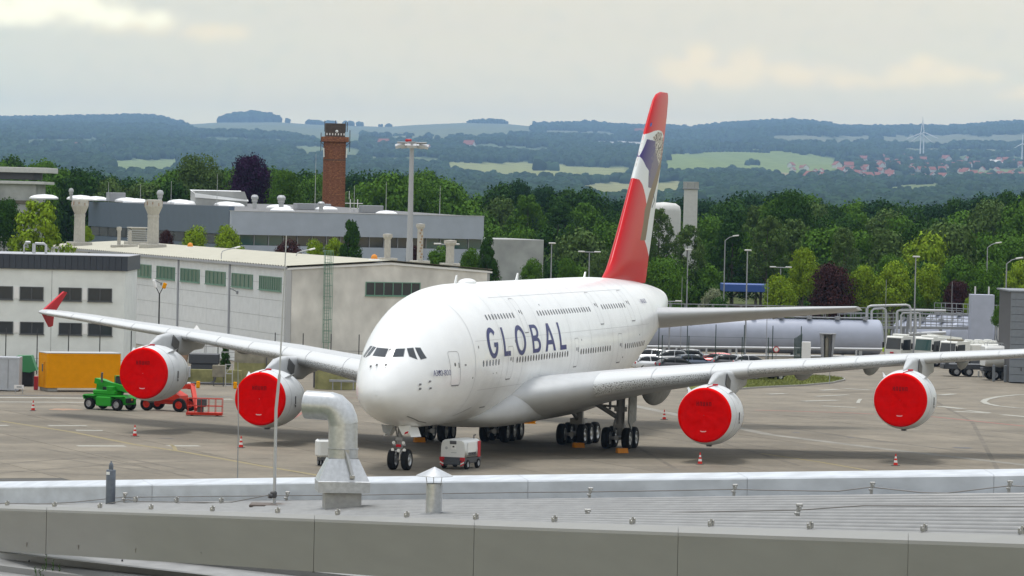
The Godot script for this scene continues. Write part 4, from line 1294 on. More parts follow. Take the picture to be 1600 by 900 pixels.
	var up := func(h0: float, w0: float, h1: float, w1: float) -> void:
		var q := []
		for e in [[h0, w0], [h1, w1]]:
			for s in [[-1, 1], [1, 1], [1, -1], [-1, -1]]: q.append(Basis(Vector3.UP, 0.12) * Vector3(s[0] * e[1] * 0.5 * k, e[0] * k, s[1] * e[1] * 0.5 * k))
		for j in 4: m.quad(q[j], q[(j + 1) % 4], q[4 + (j + 1) % 4], q[4 + j])
	up.call(26.0, 80.0, 43.0, 81.0); up.call(43.0, 81.0, 44.0, 79.0); up.call(44.0, 79.0, 78.0, 47.0); up.call(26.0, 50.0, 26.0, 80.0)
	put(m, "skirt", mats.galvanised, duct)
	m = MB.new()
	m.tube([Vector3(0, 76 * k, 0), Vector3(0, 92 * k, 0), Vector3(0, 92.5 * k, 0), Vector3(0, 93.5 * k, 0)], [23.6 * k, 23.6 * k, 24.4 * k, 24.4 * k], 40)
	put(m, "collar", mats.galvanised, duct)
	m = MB.new()
	m.tube([Vector3(0, 92 * k, 0), Vector3(-0.5 * k, 133 * k, 0)], 22.9 * k, 40)
	put(m, "riser", mats.galvanised, duct)
	m = MB.new()
	m.tube([Vector3(-0.5 * k, 131 * k, 0), Vector3(-1.5 * k, 138 * k, 0), Vector3(-6 * k, 149 * k, -1 * k), Vector3(-14 * k, 156.5 * k, -2.5 * k), Vector3(-24 * k, 159 * k, -5 * k)], [23.4 * k, 23.4 * k, 23.2 * k, 22.8 * k, 22.6 * k], 40, false)
	put(m, "elbow", mats.galvanised, duct)
	m = MB.new()
	m.tube([Vector3(-19 * k, 158.4 * k, -4 * k), Vector3(-59 * k, 159.5 * k, -18 * k)], 22.3 * k, 40, false)
	m.tube([Vector3(-19 * k, 158.4 * k, -4 * k), Vector3(-59 * k, 159.5 * k, -18 * k)], 21.9 * k, 40, false)
	put(m, "outlet", mats.galvanised, duct)
	m = MB.new()
	m.bar(Vector3(6 * k, 90 * k, 24 * k), Vector3(17 * k, 52 * k, 38 * k), 5 * k, 3 * k)
	m.bbox(Vector3(7 * k, 87 * k, 24.5 * k), Vector3(7 * k, 12 * k, 3 * k), 0.002); m.bbox(Vector3(17 * k, 51 * k, 38 * k), Vector3(8 * k, 5 * k, 3 * k), 0.002)
	m.tube([Vector3(11 * k, 92 * k, 24 * k), Vector3(10 * k, 78 * k, 27 * k)], 1.2 * k, 6)
	put(m, "latch", mats.clamp, duct)
	# mushroom vent
	D = -on_roof_at(677.5, 803).z
	k = D / FOC
	var vent := base("mushroom_vent", spot(677.5, 803, D))
	tag(vent, "small round vent pipe with a conical rain hood", "vent")
	m = MB.new()
	m.tube([Vector3.ZERO, Vector3(0, 47 * k, 0)], 12.8 * k, 28, false)
	m.tube([Vector3.ZERO, Vector3(0, 47 * k, 0)], 12.2 * k, 28, false)
	put(m, "pipe", mats.galvanised, vent)
	m = MB.new()
	m.lathe([Vector2(0, 73.5 * k), Vector2(29 * k, 59.5 * k), Vector2(29 * k, 58.8 * k), Vector2(0, 72.5 * k)].map(func(q): return q), 36, Transform3D(), 0.9)
	put(m, "hood", mats.galvanised, vent)
	for an in [0.6, 2.7, 4.6]:
		m = MB.new()
		m.bar(Vector3(cos(an) * 12 * k, 44 * k, sin(an) * 12 * k), Vector3(cos(an) * 15.5 * k, 65 * k, sin(an) * 15.5 * k), 4.5 * k, 1.0 * k)
		put(m, "bracket", mats.clamp, vent)

# ---------------------------------------------------------------- ground and apron
func strip(path: Array, width: float, y := 0.006) -> MB:
	var m := MB.new()
	var pts := []
	for q in path: pts.append(ground(q[0], q[1]))
	for i in pts.size() - 1:
		var a: Vector3 = pts[i]; var b: Vector3 = pts[i + 1]
		var t := (b - a).normalized()
		var s := Vector3(-t.z, 0, t.x) * width * 0.5
		var h := Vector3(0, y, 0)
		m.quad(a - s + h, a + s + h, b + s + h, b - s + h)
		if m.n[-1].y < 0:
			for k in 4: m.n[m.n.size() - 1 - k] = Vector3.UP
			var L := m.ix.size()
			var tmp := m.ix[L - 5]; m.ix[L - 5] = m.ix[L - 4]; m.ix[L - 4] = tmp
			tmp = m.ix[L - 2]; m.ix[L - 2] = m.ix[L - 1]; m.ix[L - 1] = tmp
	return m
func blob(px: float, py: float, rx: float, rz: float, sd: int, y := 0.005) -> MB:
	var m := MB.new()
	var c := ground(px, py)
	var f := FastNoiseLite.new()
	f.seed = sd; f.frequency = 0.6
	var ring := []
	for j in 40:
		var an := TAU * j / 40
		var r := 1.0 + 0.45 * f.get_noise_2d(cos(an) * 2.0, sin(an) * 2.0)
		ring.append(c + Vector3(cos(an) * rx * r, y, sin(an) * rz * r))
	m.cap(ring, Vector3.UP)
	return m
func make_ground() -> void:
	var m := MB.new()
	m.quad(Vector3(-4000, -0.6, 100), Vector3(4000, -0.6, 100), Vector3(4000, -0.6, -1700), Vector3(-4000, -0.6, -1700))
	struct(m, "ground", mats.soil)
	m = MB.new()
	m.box(Vector3(0, -0.164, -260), Vector3(400, 0.3, 420))
	var apron := struct(m, "apron", mats.apron)
	# concrete slabs, laid square to the hangar
	var e1 := Vector3(0.925, 0, -0.38); var e2 := Vector3(-0.38, 0, -0.925)
	m = MB.new()
	m.box(Vector3(0, -0.1, 0), Vector3(7.45, 0.2, 7.45))
	var slab := m.done()
	var turn := Basis(e1, Vector3.UP, -e2)
	rng.seed = 4
	var o := Vector3(20.53, 0, -292.97)
	for j in range(-14, 9):
		for i in range(-14, 10):
			var p := o + e1 * (i + 0.5) * 7.5 + e2 * (j + 0.5) * 7.5
			var d := -p.z
			if d < 222 or d > 322 or absf(p.x) > d * 0.126 + 7: continue
			var s := put(slab, "concrete_slab", mats["slab_%d" % [0, 0, 1, 1, 2, 3][rng.randi() % 6]], apron)
			s.transform = Transform3D(turn, p)
	m = MB.new()
	m.quad(Vector3(-60, -0.012, -215), Vector3(60, -0.012, -215), Vector3(60, -0.012, -318), Vector3(-60, -0.012, -318))
	put(m, "joint_sealant", mats.joint_seal, apron)
	for q in [[[-30, 728], [120, 716], [330, 709]], [[-30, 742], [160, 727], [420, 716]], [[-30, 705], [90, 716], [250, 741]], [[60, 700], [180, 722], [300, 745]], [[-30, 735], [200, 745]], [[150, 708], [330, 742]], [[1130, 690], [1300, 712], [1480, 730]], [[1230, 655], [1420, 668], [1620, 690]], [[1210, 648], [1420, 660], [1620, 681]], [[1000, 668], [1120, 690], [1250, 728]], [[1260, 613], [1420, 612], [1500, 606]], [[980, 690], [1060, 735]], [[1450, 620], [1520, 660], [1560, 735]]]:
		put(strip(q, 0.3, 0.004), "tyre_mark", mats.tyre_mark, apron)
	# markings and mends
	for q in [[[[0, 658], [110, 675], [210, 695], [290, 707], [400, 727], [490, 742], [560, 756]], 0.42, "line_yellow"], [[[274, 704], [271, 698], [266, 695]], 0.25, "line_yellow"], [[[1190, 709], [1280, 722], [1360, 736]], 0.35, "line_yellow"],
		[[[-30, 665], [12, 665]], 1.0, "line_white"], [[[75, 665.3], [135, 665.5]], 1.0, "line_white"], [[[118, 672.5], [160, 673]], 1.0, "line_white"], [[[120, 697], [195, 697.3]], 1.1, "line_white"], [[[261, 697], [311, 697]], 1.1, "line_white"],
		[[[-30, 621], [135, 622.3], [362, 624]], 1.3, "line_white"], [[[-30, 628], [140, 629]], 0.8, "line_white"],
		[[[1180, 641], [1320, 645], [1460, 651.5], [1620, 668]], 0.5, "line_red"], [[[480, 622], [560, 622]], 0.2, "line_red"], [[[455, 655], [476, 643]], 0.3, "line_red"], [[[1468, 635], [1505, 639]], 1.0, "line_white"], [[[1493, 643], [1548, 645.5]], 1.0, "line_white"], [[[1510, 641.3], [1545, 645]], 0.6, "line_white"], [[[1567, 648], [1620, 653]], 0.8, "line_white"],
		[[[1620, 616], [1590, 617], [1560, 620], [1542, 624], [1537, 627.5], [1543, 631], [1560, 634.5], [1590, 637.5], [1625, 639]], 0.55, "line_white"], [[[1470, 617.5], [1492, 615.5]], 0.8, "line_white"],
		[[[1318, 607], [1360, 609.5]], 0.8, "line_white"], [[[1283, 610], [1310, 608.5]], 0.8, "line_white"], [[[1200, 616], [1228, 615]], 0.8, "line_white"], [[[1255, 627], [1310, 625.5]], 0.8, "line_white"], [[[1275, 619.5], [1325, 617]], 0.6, "line_white"], [[[1285, 634.5], [1338, 637]], 0.8, "line_white"], [[[1341, 630], [1342, 627], [1345, 623.5]], 0.3, "line_white"],
		[[[985, 633], [1090, 655], [1200, 679], [1400, 704], [1620, 729]], 0.95, "patch"]]:
		put(strip(q[0], q[1]), "painted_line", mats[q[2]], apron)
	# wide dark joint across the apron
	put(strip([[960, 632], [1100, 652], [1240, 671], [1400, 693], [1620, 717]], 0.11, 0.005), "expansion_joint", mats.clad_dark, apron)
	put(strip([[-30, 685], [120, 685.3], [300, 685.8]], 0.08, 0.005), "expansion_joint", mats.clad_dark, apron)
	put(strip([[-30, 618.0], [140, 619.0], [362, 620.4]], 0.7, 0.008), "expansion_joint", mats.clad_dark, apron)
	var st := put(blob(100, 640, 1.1, 1.2, 4), "rust_stain", mats.rust, apron)
	st.set_meta("label", "rust coloured stain on the concrete left of the green machine")
	for q in [[1504, 700, 0.7, 0.7], [1452, 709, 0.5, 0.4], [260, 685, 0.5, 0.25], [1245, 676, 0.3, 0.4], [1330, 684, 0.25, 0.3]]:
		put(blob(q[0], q[1], q[2], q[3], int(q[0])), "oil_stain", mats.rust, apron).material_override = mats.clad_dark
	# grass island with kerb
	var isl := base("grass_island", ground(1200, 597))
	isl.set_meta("kind", "structure")
	var ring := []
	for q in [[1075, 611], [1140, 609.5], [1200, 605.5], [1255, 603], [1300, 599], [1320, 594.5], [1316, 591], [1290, 588.5], [1240, 586], [1180, 583], [1075, 581]]: ring.append(ground(q[0], q[1]) - isl.position)
	m = MB.new()
	for k in ring.size():
		var a: Vector3 = ring[k]; var b: Vector3 = ring[(k + 1) % ring.size()]
		m.bar(a + Vector3(0, 0.06, 0), b + Vector3(0, 0.06, 0), 0.16, 0.13)
	put(m, "kerb", mats.kerb, isl)
	m = MB.new()
	var up := []
	for p in ring: up.append(p + Vector3(0, 0.1, 0))
	m.cap(up, Vector3.UP)
	put(m, "turf", mats.turf, isl)
	# tufts of grass over it
	var mm := MultiMesh.new()
	mm.transform_format = MultiMesh.TRANSFORM_3D
	var tb := MB.new()
	for k in 5:
		var an := TAU * k / 5.0
		tb.tri(Vector3(cos(an) * 0.03, 0, sin(an) * 0.03), Vector3(cos(an + 0.6) * 0.03, 0, sin(an + 0.6) * 0.03), Vector3(cos(an) * 0.09, 0.16, sin(an) * 0.09))
	mm.mesh = tb.done()
	var pts := []
	var poly := PackedVector2Array()
	for p in ring: poly.append(Vector2(p.x, p.z))
	rng.seed = 8
	while pts.size() < 6000:
		var p := Vector2(rng.randf_range(-9, 9), rng.randf_range(-16, 14))
		if Geometry2D.is_point_in_polygon(p, poly): pts.append(p)
	mm.instance_count = pts.size()
	for k in pts.size():
		mm.set_instance_transform(k, Transform3D(Basis(Vector3.UP, rng.randf() * TAU).scaled(Vector3.ONE * rng.randf_range(0.5, 1.2)), Vector3(pts[k].x, 0.1, pts[k].y)))
	var g := MultiMeshInstance3D.new()
	g.name = "grass_blades"; g.multimesh = mm; g.material_override = mats.turf
	g.set_meta("kind", "stuff")
	isl.add_child(g)

# ---------------------------------------------------------------- things standing on the apron
func make_cone() -> Node3D:
	var o := base("traffic_cone", Vector3.ZERO)
	var m := MB.new()
	m.bbox(Vector3(0, 0.02, 0), Vector3(0.42, 0.04, 0.42), 0.01)
	put(m, "foot", mats.dark_metal, o)
	var r := func(h: float) -> float: return lerpf(0.15, 0.025, h / 0.75)
	for q in [[0.04, 0.20, "cone_red"], [0.20, 0.34, "cone_white"], [0.34, 0.46, "cone_red"], [0.46, 0.58, "cone_white"], [0.58, 0.75, "cone_red"]]:
		m = MB.new()
		m.lathe([Vector2(r.call(q[0]), q[0]), Vector2(r.call(q[1]), q[1]), Vector2(0, q[1])], 20, Transform3D(), 0.9)
		put(m, "band", mats[q[2]], o)
	return o
func wheel_part(parent: Node3D, at: Vector3, r: float, w: float, rim: String, axis_turn := 0.0) -> void:
	var key := "wm_%s_%s" % [r, w]
	if not mats.has(key):
		var m := MB.new()
		m.lathe([Vector2(r * 0.55, -w * 0.45), Vector2(r * 0.85, -w * 0.5), Vector2(r * 0.97, -w * 0.42), Vector2(r, -w * 0.25), Vector2(r, w * 0.25), Vector2(r * 0.97, w * 0.42), Vector2(r * 0.85, w * 0.5), Vector2(r * 0.55, w * 0.45)], 22, Transform3D(), 0.5)
		mats[key] = m.done()
		m = MB.new()
		for sd in [0.0, PI]:
			m.lathe([Vector2(r * 0.57, w * 0.44), Vector2(r * 0.5, w * 0.46), Vector2(r * 0.42, w * 0.3), Vector2(r * 0.16, w * 0.34), Vector2(0, w * 0.4)], 18, Transform3D(Basis(Vector3.RIGHT, sd), Vector3.ZERO), 0.7)
		mats[key + "r"] = m.done()
	var t := put(mats[key], "wheel", mats.rubber, parent)
	t.transform = Transform3D(Basis(Vector3.UP, axis_turn) * Basis(Vector3.RIGHT, PI / 2), at)
	put(mats[key + "r"], "rim", mats[rim], t)
func make_things() -> void:
	var cone := make_cone()
	var spots := [[51, 642, "red and white traffic cone, leftmost on the apron"], [210, 682, "red and white traffic cone under the outer left engine"], [376, 700, "red and white traffic cone left of the inner left engine's foot"], [1038, 656, "red and white traffic cone behind the main wheels, left of an engine"], [1094, 726, "red and white traffic cone just below the inner right engine"], [1400, 728, "red and white traffic cone just below the outermost right engine"]]
	for i in spots.size():
		var c: Node3D = cone if i == 0 else copy_of(cone, "traffic_cone")
		c.position = ground(spots[i][0], spots[i][1])
		c.rotation.y = i * 0.7
		tag(c, spots[i][2], "cone", "traffic cones round the jet")
	# wheel chocks
	for q in [[655, 691, "orange wheel chock at the far left main wheels"], [904, 699.5, "orange wheel chock at the six-wheel body gear"], [972, 708, "orange wheel chock at the rightmost main wheels"]]:
		var m := MB.new()
		m.prism([Vector2(-0.3, 0), Vector2(0.3, 0), Vector2(0.2, 0.3), Vector2(-0.12, 0.3)], -0.35, 0.35, Transform3D(Basis(Vector3.UP, PI * 0.5 + 0.27), ground(q[0], q[1])))
		tag(put(m, "wheel_chock", mats.chock), q[2], "chock", "wheel chocks")
	# yellow ground unit behind the belly
	var m := MB.new()
	m.bbox(under(826, 665, 292) + Vector3(0, 0.35, 0), Vector3(1.0, 0.55, 0.8), 0.08)
	m.bar(under(818, 665, 292) + Vector3(0, 0.05, 0), under(818, 665, 292) + Vector3(0, 0.4, 0), 0.12)
	m.bar(under(833, 665, 292) + Vector3(0, 0.05, 0), under(833, 665, 292) + Vector3(0, 0.4, 0), 0.12)
	m.box(under(826, 665, 292) + Vector3(0, 0.03, 0), Vector3(1.0, 0.06, 0.8))
	tag(put(m, "ground_unit", mats.crate_yellow), "low yellow service box seen beneath the belly", "service box")
	make_gpu()
	make_telehandler()
	make_lift()
	make_yard()
func make_gpu() -> void:
	# local x to the right along its tail, -z ahead
	var o := base("ground_power_unit", under(707, 734, 240.5), -0.38)
	tag(o, "white ground power cart with red corner lamps beside the nose wheels", "power cart")
	var m := MB.new()
	var rw := []
	for z in [0.0, 0.06, 2.35, 2.4]:
		var line := []
		var inset := 0.05 if z == 0.0 or z == 2.4 else 0.0
		for p in [[-0.8, 0.72], [0.8, 0.72], [0.8, 1.2], [0.77, 1.5], [0.7, 1.66], [0.55, 1.74], [0, 1.77], [-0.55, 1.74], [-0.7, 1.66], [-0.77, 1.5], [-0.8, 1.2]]:
			line.append(Vector3(p[0] * (1 - inset), 0.72 + (p[1] - 0.72) * (1 - inset), -z))
		rw.append(line)
	m.rows(rw, true)
	m.cap(rw[0], Vector3(0, 0, 1)); m.cap(rw[-1], Vector3(0, 0, -1))
	put(m, "canopy", mats.gpu_white, o)
	m = MB.new()
	m.bbox(Vector3(0, 0.53, -1.25), Vector3(1.55, 0.36, 2.6), 0.04)
	m.bbox(Vector3(0, 0.42, 0.12), Vector3(1.0, 0.3, 0.18), 0.03)
	put(m, "chassis", mats.dark_blue_grey, o)
	m = MB.new()
	m.bbox(Vector3(0.0, 1.58, 0.0), Vector3(0.42, 0.2, 0.06), 0.015)
	put(m, "grille", mats.clad_dark, o)
	m = MB.new()
	m.bbox(Vector3(0.04, 1.32, 0.015), Vector3(0.3, 0.3, 0.03), 0.01)
	var pn := put(m, "control_panel", mats.white_plain, o)
	m = MB.new()
	m.bbox(Vector3(0.04, 1.34, 0.035), Vector3(0.12, 0.09, 0.02), 0.006)
	put(m, "display", mats.black_plastic, pn)
	m = MB.new()
	m.box(Vector3(0.05, 0.98, 0.004), Vector3(0.36, 0.03, 0.012))
	put(m, "lettering_plate", mats.steel_grey, o)
	m = MB.new()
	m.lathe([Vector2(0.09, 0), Vector2(0.07, 0.012), Vector2(0, 0.014)], 14, Transform3D(Basis(Vector3.RIGHT, PI / 2), Vector3(-0.42, 1.25, 0.0)))
	put(m, "emblem", mats.steel_pale, o)
	for sx in [-1.0, 1.0]:
		m = MB.new()
		m.bbox(Vector3(0.66 * sx, 0.62, 0.1), Vector3(0.3, 0.2, 0.1), 0.02)
		put(m, "tail_lamp", mats.red_deep, o)
		for k in 3:
			m = MB.new()
			m.box(Vector3(0.66 * sx, 0.46 - k * 0.09, 0.12), Vector3(0.24, 0.09, 0.03), Basis(Vector3.BACK, 0.5 * sx))
			put(m, "warning_stripe", mats.cone_white if k % 2 else mats.red_deep, o)
	m = MB.new()
	m.bbox(Vector3(0.81, 1.22, -0.95), Vector3(0.03, 0.75, 1.25), 0.01)
	put(m, "side_door", mats.white_plain, o)
	m = MB.new()
	m.bbox(Vector3(0.81, 1.15, -2.1), Vector3(0.035, 0.95, 0.4), 0.01)
	put(m, "side_panel", mats.red_deep, o)
	m = MB.new()
	m.bbox(Vector3(0.81, 0.9, -1.0), Vector3(0.03, 0.22, 1.3), 0.01)
	put(m, "air_vent", mats.clad_dark, o)
	m = MB.new()
	m.tube([Vector3(0.5, 1.76, -2.0), Vector3(0.5, 1.95, -2.0), Vector3(0.62, 1.98, -2.0)], 0.04, 8)
	put(m, "exhaust_pipe", mats.clad_dark, o)
	for q in [[-0.72, -0.45], [0.72, -0.45], [-0.72, -2.1], [0.72, -2.1]]: wheel_part(o, Vector3(q[0], 0.29, q[1]), 0.29, 0.2, "steel_grey", PI / 2)
	# second cart behind the duct
	o = base("cable_trolley", under(509, 728, 241.0), 0.3)
	tag(o, "white hooded cart half hidden behind the roof duct", "cart")
	m = MB.new()
	m.bbox(Vector3(0, 1.05, 0), Vector3(1.2, 1.05, 1.0), 0.12)
	put(m, "hood", mats.gpu_white, o)
	m = MB.new()
	m.bbox(Vector3(0.0, 0.42, 0), Vector3(0.9, 0.22, 0.9), 0.03); m.bar(Vector3(-0.6, 0.36, 0.3), Vector3(-0.2, 0.4, 0.3), 0.06)
	m.bbox(Vector3(-0.1, 1.59, 0.1), Vector3(0.8, 0.03, 0.5), 0.01)
	put(m, "frame", mats.clad_dark, o)
	for q in [[-0.35, 0.35], [0.4, 0.35], [-0.35, -0.35], [0.4, -0.35]]: wheel_part(o, Vector3(q[0], 0.2, q[1]), 0.2, 0.14, "steel_grey", PI / 2)
func make_telehandler() -> void:
	# local x along its length
	var o := base("telehandler", under(171, 640, 297.5), -0.55)
	o.scale = Vector3.ONE * 0.8
	tag(o, "bright green rotating telehandler with stowed boom under the outer engine", "telehandler")
	var m := MB.new()
	m.prism([Vector2(-2.3, 0.75), Vector2(-2.5, 1.35), Vector2(-1.9, 1.42), Vector2(2.0, 1.42), Vector2(2.45, 1.1), Vector2(2.4, 0.6), Vector2(1.9, 0.5), Vector2(-0.3, 0.42), Vector2(-1.8, 0.5)], -0.72, 0.72)
	m.bbox(Vector3(0.15, 0.8, 1.0), Vector3(1.7, 0.85, 0.5), 0.06)
	m.bbox(Vector3(0.0, 0.8, -1.0), Vector3(1.5, 0.8, 0.5), 0.06)
	put(m, "chassis", mats.green_paint, o)
	for sx in [-1.55, 1.6]:
		for sz in [-1.0, 1.0]:
			m = MB.new()
			m.bbox(Vector3(sx, 1.3, 0.98 * sz), Vector3(1.25, 0.08, 0.5), 0.03)
			m.bbox(Vector3(sx - 0.6, 1.12, 0.98 * sz), Vector3(0.08, 0.35, 0.5), 0.02, Basis(Vector3.BACK, 0.4))
			put(m, "mudguard", mats.green_paint, o)
	m = MB.new()
	m.bbox(Vector3(-0.2, 1.62, 0), Vector3(2.5, 0.4, 1.5), 0.08)
	m.prism([Vector2(-1.7, 1.75), Vector2(-1.6, 2.85), Vector2(-0.9, 2.75), Vector2(0.2, 2.4), Vector2(0.5, 1.75)], -0.55, -0.1)
	m.bbox(Vector3(0.5, 1.95, 0.45), Vector3(0.8, 0.5, 0.6), 0.06)
	put(m, "turret", mats.green_paint, o)
	m = MB.new()
	m.bar(Vector3(-1.55, 2.62, 0.15), Vector3(3.1, 1.75, 0.15), 0.42, 0.5)
	m.bar(Vector3(2.6, 1.84, 0.15), Vector3(3.35, 1.3, 0.15), 0.3, 0.36)
	put(m, "boom", mats.green_paint, o)
	m = MB.new()
	m.bbox(Vector3(0.9, 2.35, -0.62), Vector3(1.2, 1.5, 0.75), 0.12)
	var cab := put(m, "cab", mats.glass_dark, o)
	m = MB.new()
	for sx in [0.32, 1.48]:
		for sz in [-0.98, -0.26]: m.bar(Vector3(sx, 1.6, sz), Vector3(sx, 3.1, sz), 0.07)
	m.bbox(Vector3(0.9, 3.12, -0.62), Vector3(1.25, 0.06, 0.8), 0.02)
	put(m, "cab_frame", mats.green_paint, cab)
	m = MB.new()
	m.tube([Vector3(-0.6, 2.5, 0.5), Vector3(-0.6, 3.25, 0.5), Vector3(-0.55, 3.4, 0.5)], 0.1, 10)
	put(m, "exhaust_pipe", mats.clad_dark, o)
	m = MB.new()
	m.bbox(Vector3(2.55, 0.95, 0.4), Vector3(0.35, 0.45, 0.9), 0.05); m.bbox(Vector3(-0.35, 1.95, 0.32), Vector3(0.5, 0.3, 0.12), 0.03)
	put(m, "winch", mats.black_plastic, o)
	m = MB.new()
	m.lathe([Vector2(0.1, 0.0), Vector2(0.09, 0.06), Vector2(0, 0.07)], 12, Transform3D(Basis(Vector3.BACK, -PI / 2), Vector3(2.74, 1.05, 0.35)))
	put(m, "head_lamp", mats.chock, o)
	for q in [[-1.55, -1.0], [-1.55, 1.0], [1.6, -1.0], [1.6, 1.0]]: wheel_part(o, Vector3(q[0], 0.55, q[1]), 0.55, 0.42, "gear")
func make_lift() -> void:
	var o := base("boom_lift", under(262, 640, 298), -0.35)
	tag(o, "red self-propelled boom lift with its work platform lowered to the ground", "boom lift")
	var m := MB.new()
	m.bbox(Vector3(0, 0.68, 0), Vector3(2.6, 0.34, 1.0), 0.05)
	m.prism([Vector2(-0.7, 0.82), Vector2(1.3, 0.82), Vector2(1.25, 1.15), Vector2(0.5, 1.55), Vector2(-0.4, 1.65), Vector2(-0.8, 1.3)], -0.75, 0.75)
	m.bbox(Vector3(0.2, 1.8, 0.2), Vector3(1.2, 0.4, 0.5), 0.08)
	put(m, "chassis", mats.red_paint, o)
	for q in [[-1.25, -0.95], [-1.25, 0.95], [1.35, -0.95], [1.35, 0.95]]: wheel_part(o, Vector3(q[0], 0.5, q[1]), 0.5, 0.36, "red_paint")
	m = MB.new()
	var p0 := spot(298, 604, 296) - o.position; var p1 := spot(306, 640, 293.5) - o.position
	p0 = p0.rotated(Vector3.UP, 0.35); p1 = p1.rotated(Vector3.UP, 0.35)
	m.bar(Vector3(0.4, 1.75, 0.1), p0, 0.28, 0.32)
	m.bar(p0 + Vector3(0.05, 0.1, 0), p1, 0.2, 0.3)
	m.bar(p0 + Vector3(0.3, 0.0, 0.05), p1 + Vector3(0.2, 0, 0.05), 0.1, 0.1)
	m.bbox(p0, Vector3(0.5, 0.4, 0.4), 0.05)
	put(m, "boom", mats.red_paint, o)
	m = MB.new()
	m.bbox(p0 + Vector3(-0.18, 0.22, 0), Vector3(0.22, 0.12, 0.3), 0.03)
	put(m, "joint_cap", mats.cone_white, o)
	# platform
	var pl := Node3D.new()
	pl.name = "platform"; o.add_child(pl)
	var pc := (under(319, 649, 292.2) - o.position).rotated(Vector3.UP, 0.35)
	pl.position = pc; pl.rotation.y = 0.35
	m = MB.new()
	m.bbox(Vector3(0, 0.17, 0), Vector3(2.6, 0.2, 1.0), 0.02)
	put(m, "floor", mats.red_paint, pl)
	m = MB.new()
	for q in [[-0.9, -0.35], [0.9, -0.35], [-0.9, 0.35], [0.9, 0.35]]: m.bbox(Vector3(q[0], 0.035, q[1]), Vector3(0.16, 0.07, 0.16), 0.01)
	put(m, "foot", mats.clad_dark, pl)
	m = MB.new()
	for z in [-0.48, 0.48]:
		for h in [0.72, 1.25]: m.tube([Vector3(-1.2, h, z), Vector3(1.28, h, z)], 0.025, 6)
		for k in 6: m.tube([Vector3(-1.2 + k * 0.496, 0.2, z), Vector3(-1.2 + k * 0.496, 1.25, z)], 0.022, 6)
	for x in [-1.2, 1.28]:
		for h in [0.72, 1.25]: m.tube([Vector3(x, h, -0.48), Vector3(x, h, 0.48)], 0.025, 6)
	put(m, "railing", mats.red_paint, pl)
	m = MB.new()
	m.bbox(Vector3(-0.2, 0.95, 0.1), Vector3(0.7, 0.6, 0.5), 0.06); m.bbox(Vector3(-0.3, 0.45, 0.0), Vector3(0.45, 0.5, 0.4), 0.04)
	put(m, "control_box", mats.clad_dark, pl)
func container(called: String, at: Vector3, turn: float, size: Vector3, mt: String, lift: float) -> Node3D:
	var o := base(called, at, turn)
	var m := MB.new()
	m.bbox(Vector3(size.x * 0.5, lift + size.y * 0.5, -size.z * 0.5), size - Vector3(0.06, 0.06, 0.06), 0.03)
	# corrugation: shallow ribs on the long side
	put(m, "body", mats[mt], o)
	m = MB.new()
	for x in [0.06, size.x - 0.06]:
		for z in [-0.06, -size.z + 0.06]: m.bbox(Vector3(x, lift + size.y * 0.5, z), Vector3(0.14, size.y, 0.14), 0.015)
	for y in [0.07, size.y - 0.07]:
		for z in [-0.06, -size.z + 0.06]: m.box(Vector3(size.x * 0.5, lift + y, z), Vector3(size.x - 0.26, 0.13, 0.13))
		for x in [0.06, size.x - 0.06]: m.box(Vector3(x, lift + y, -size.z * 0.5), Vector3(0.13, 0.13, size.z - 0.26))
	put(m, "frame", mats[mt], o)
	if lift > 0:
		m = MB.new()
		for x in [0.5, size.x - 0.5]: m.bbox(Vector3(x, lift * 0.5, -size.z * 0.5), Vector3(0.8, lift, size.z * 0.96), 0.02)
		put(m, "plinth", mats.kerb, o)
	return o
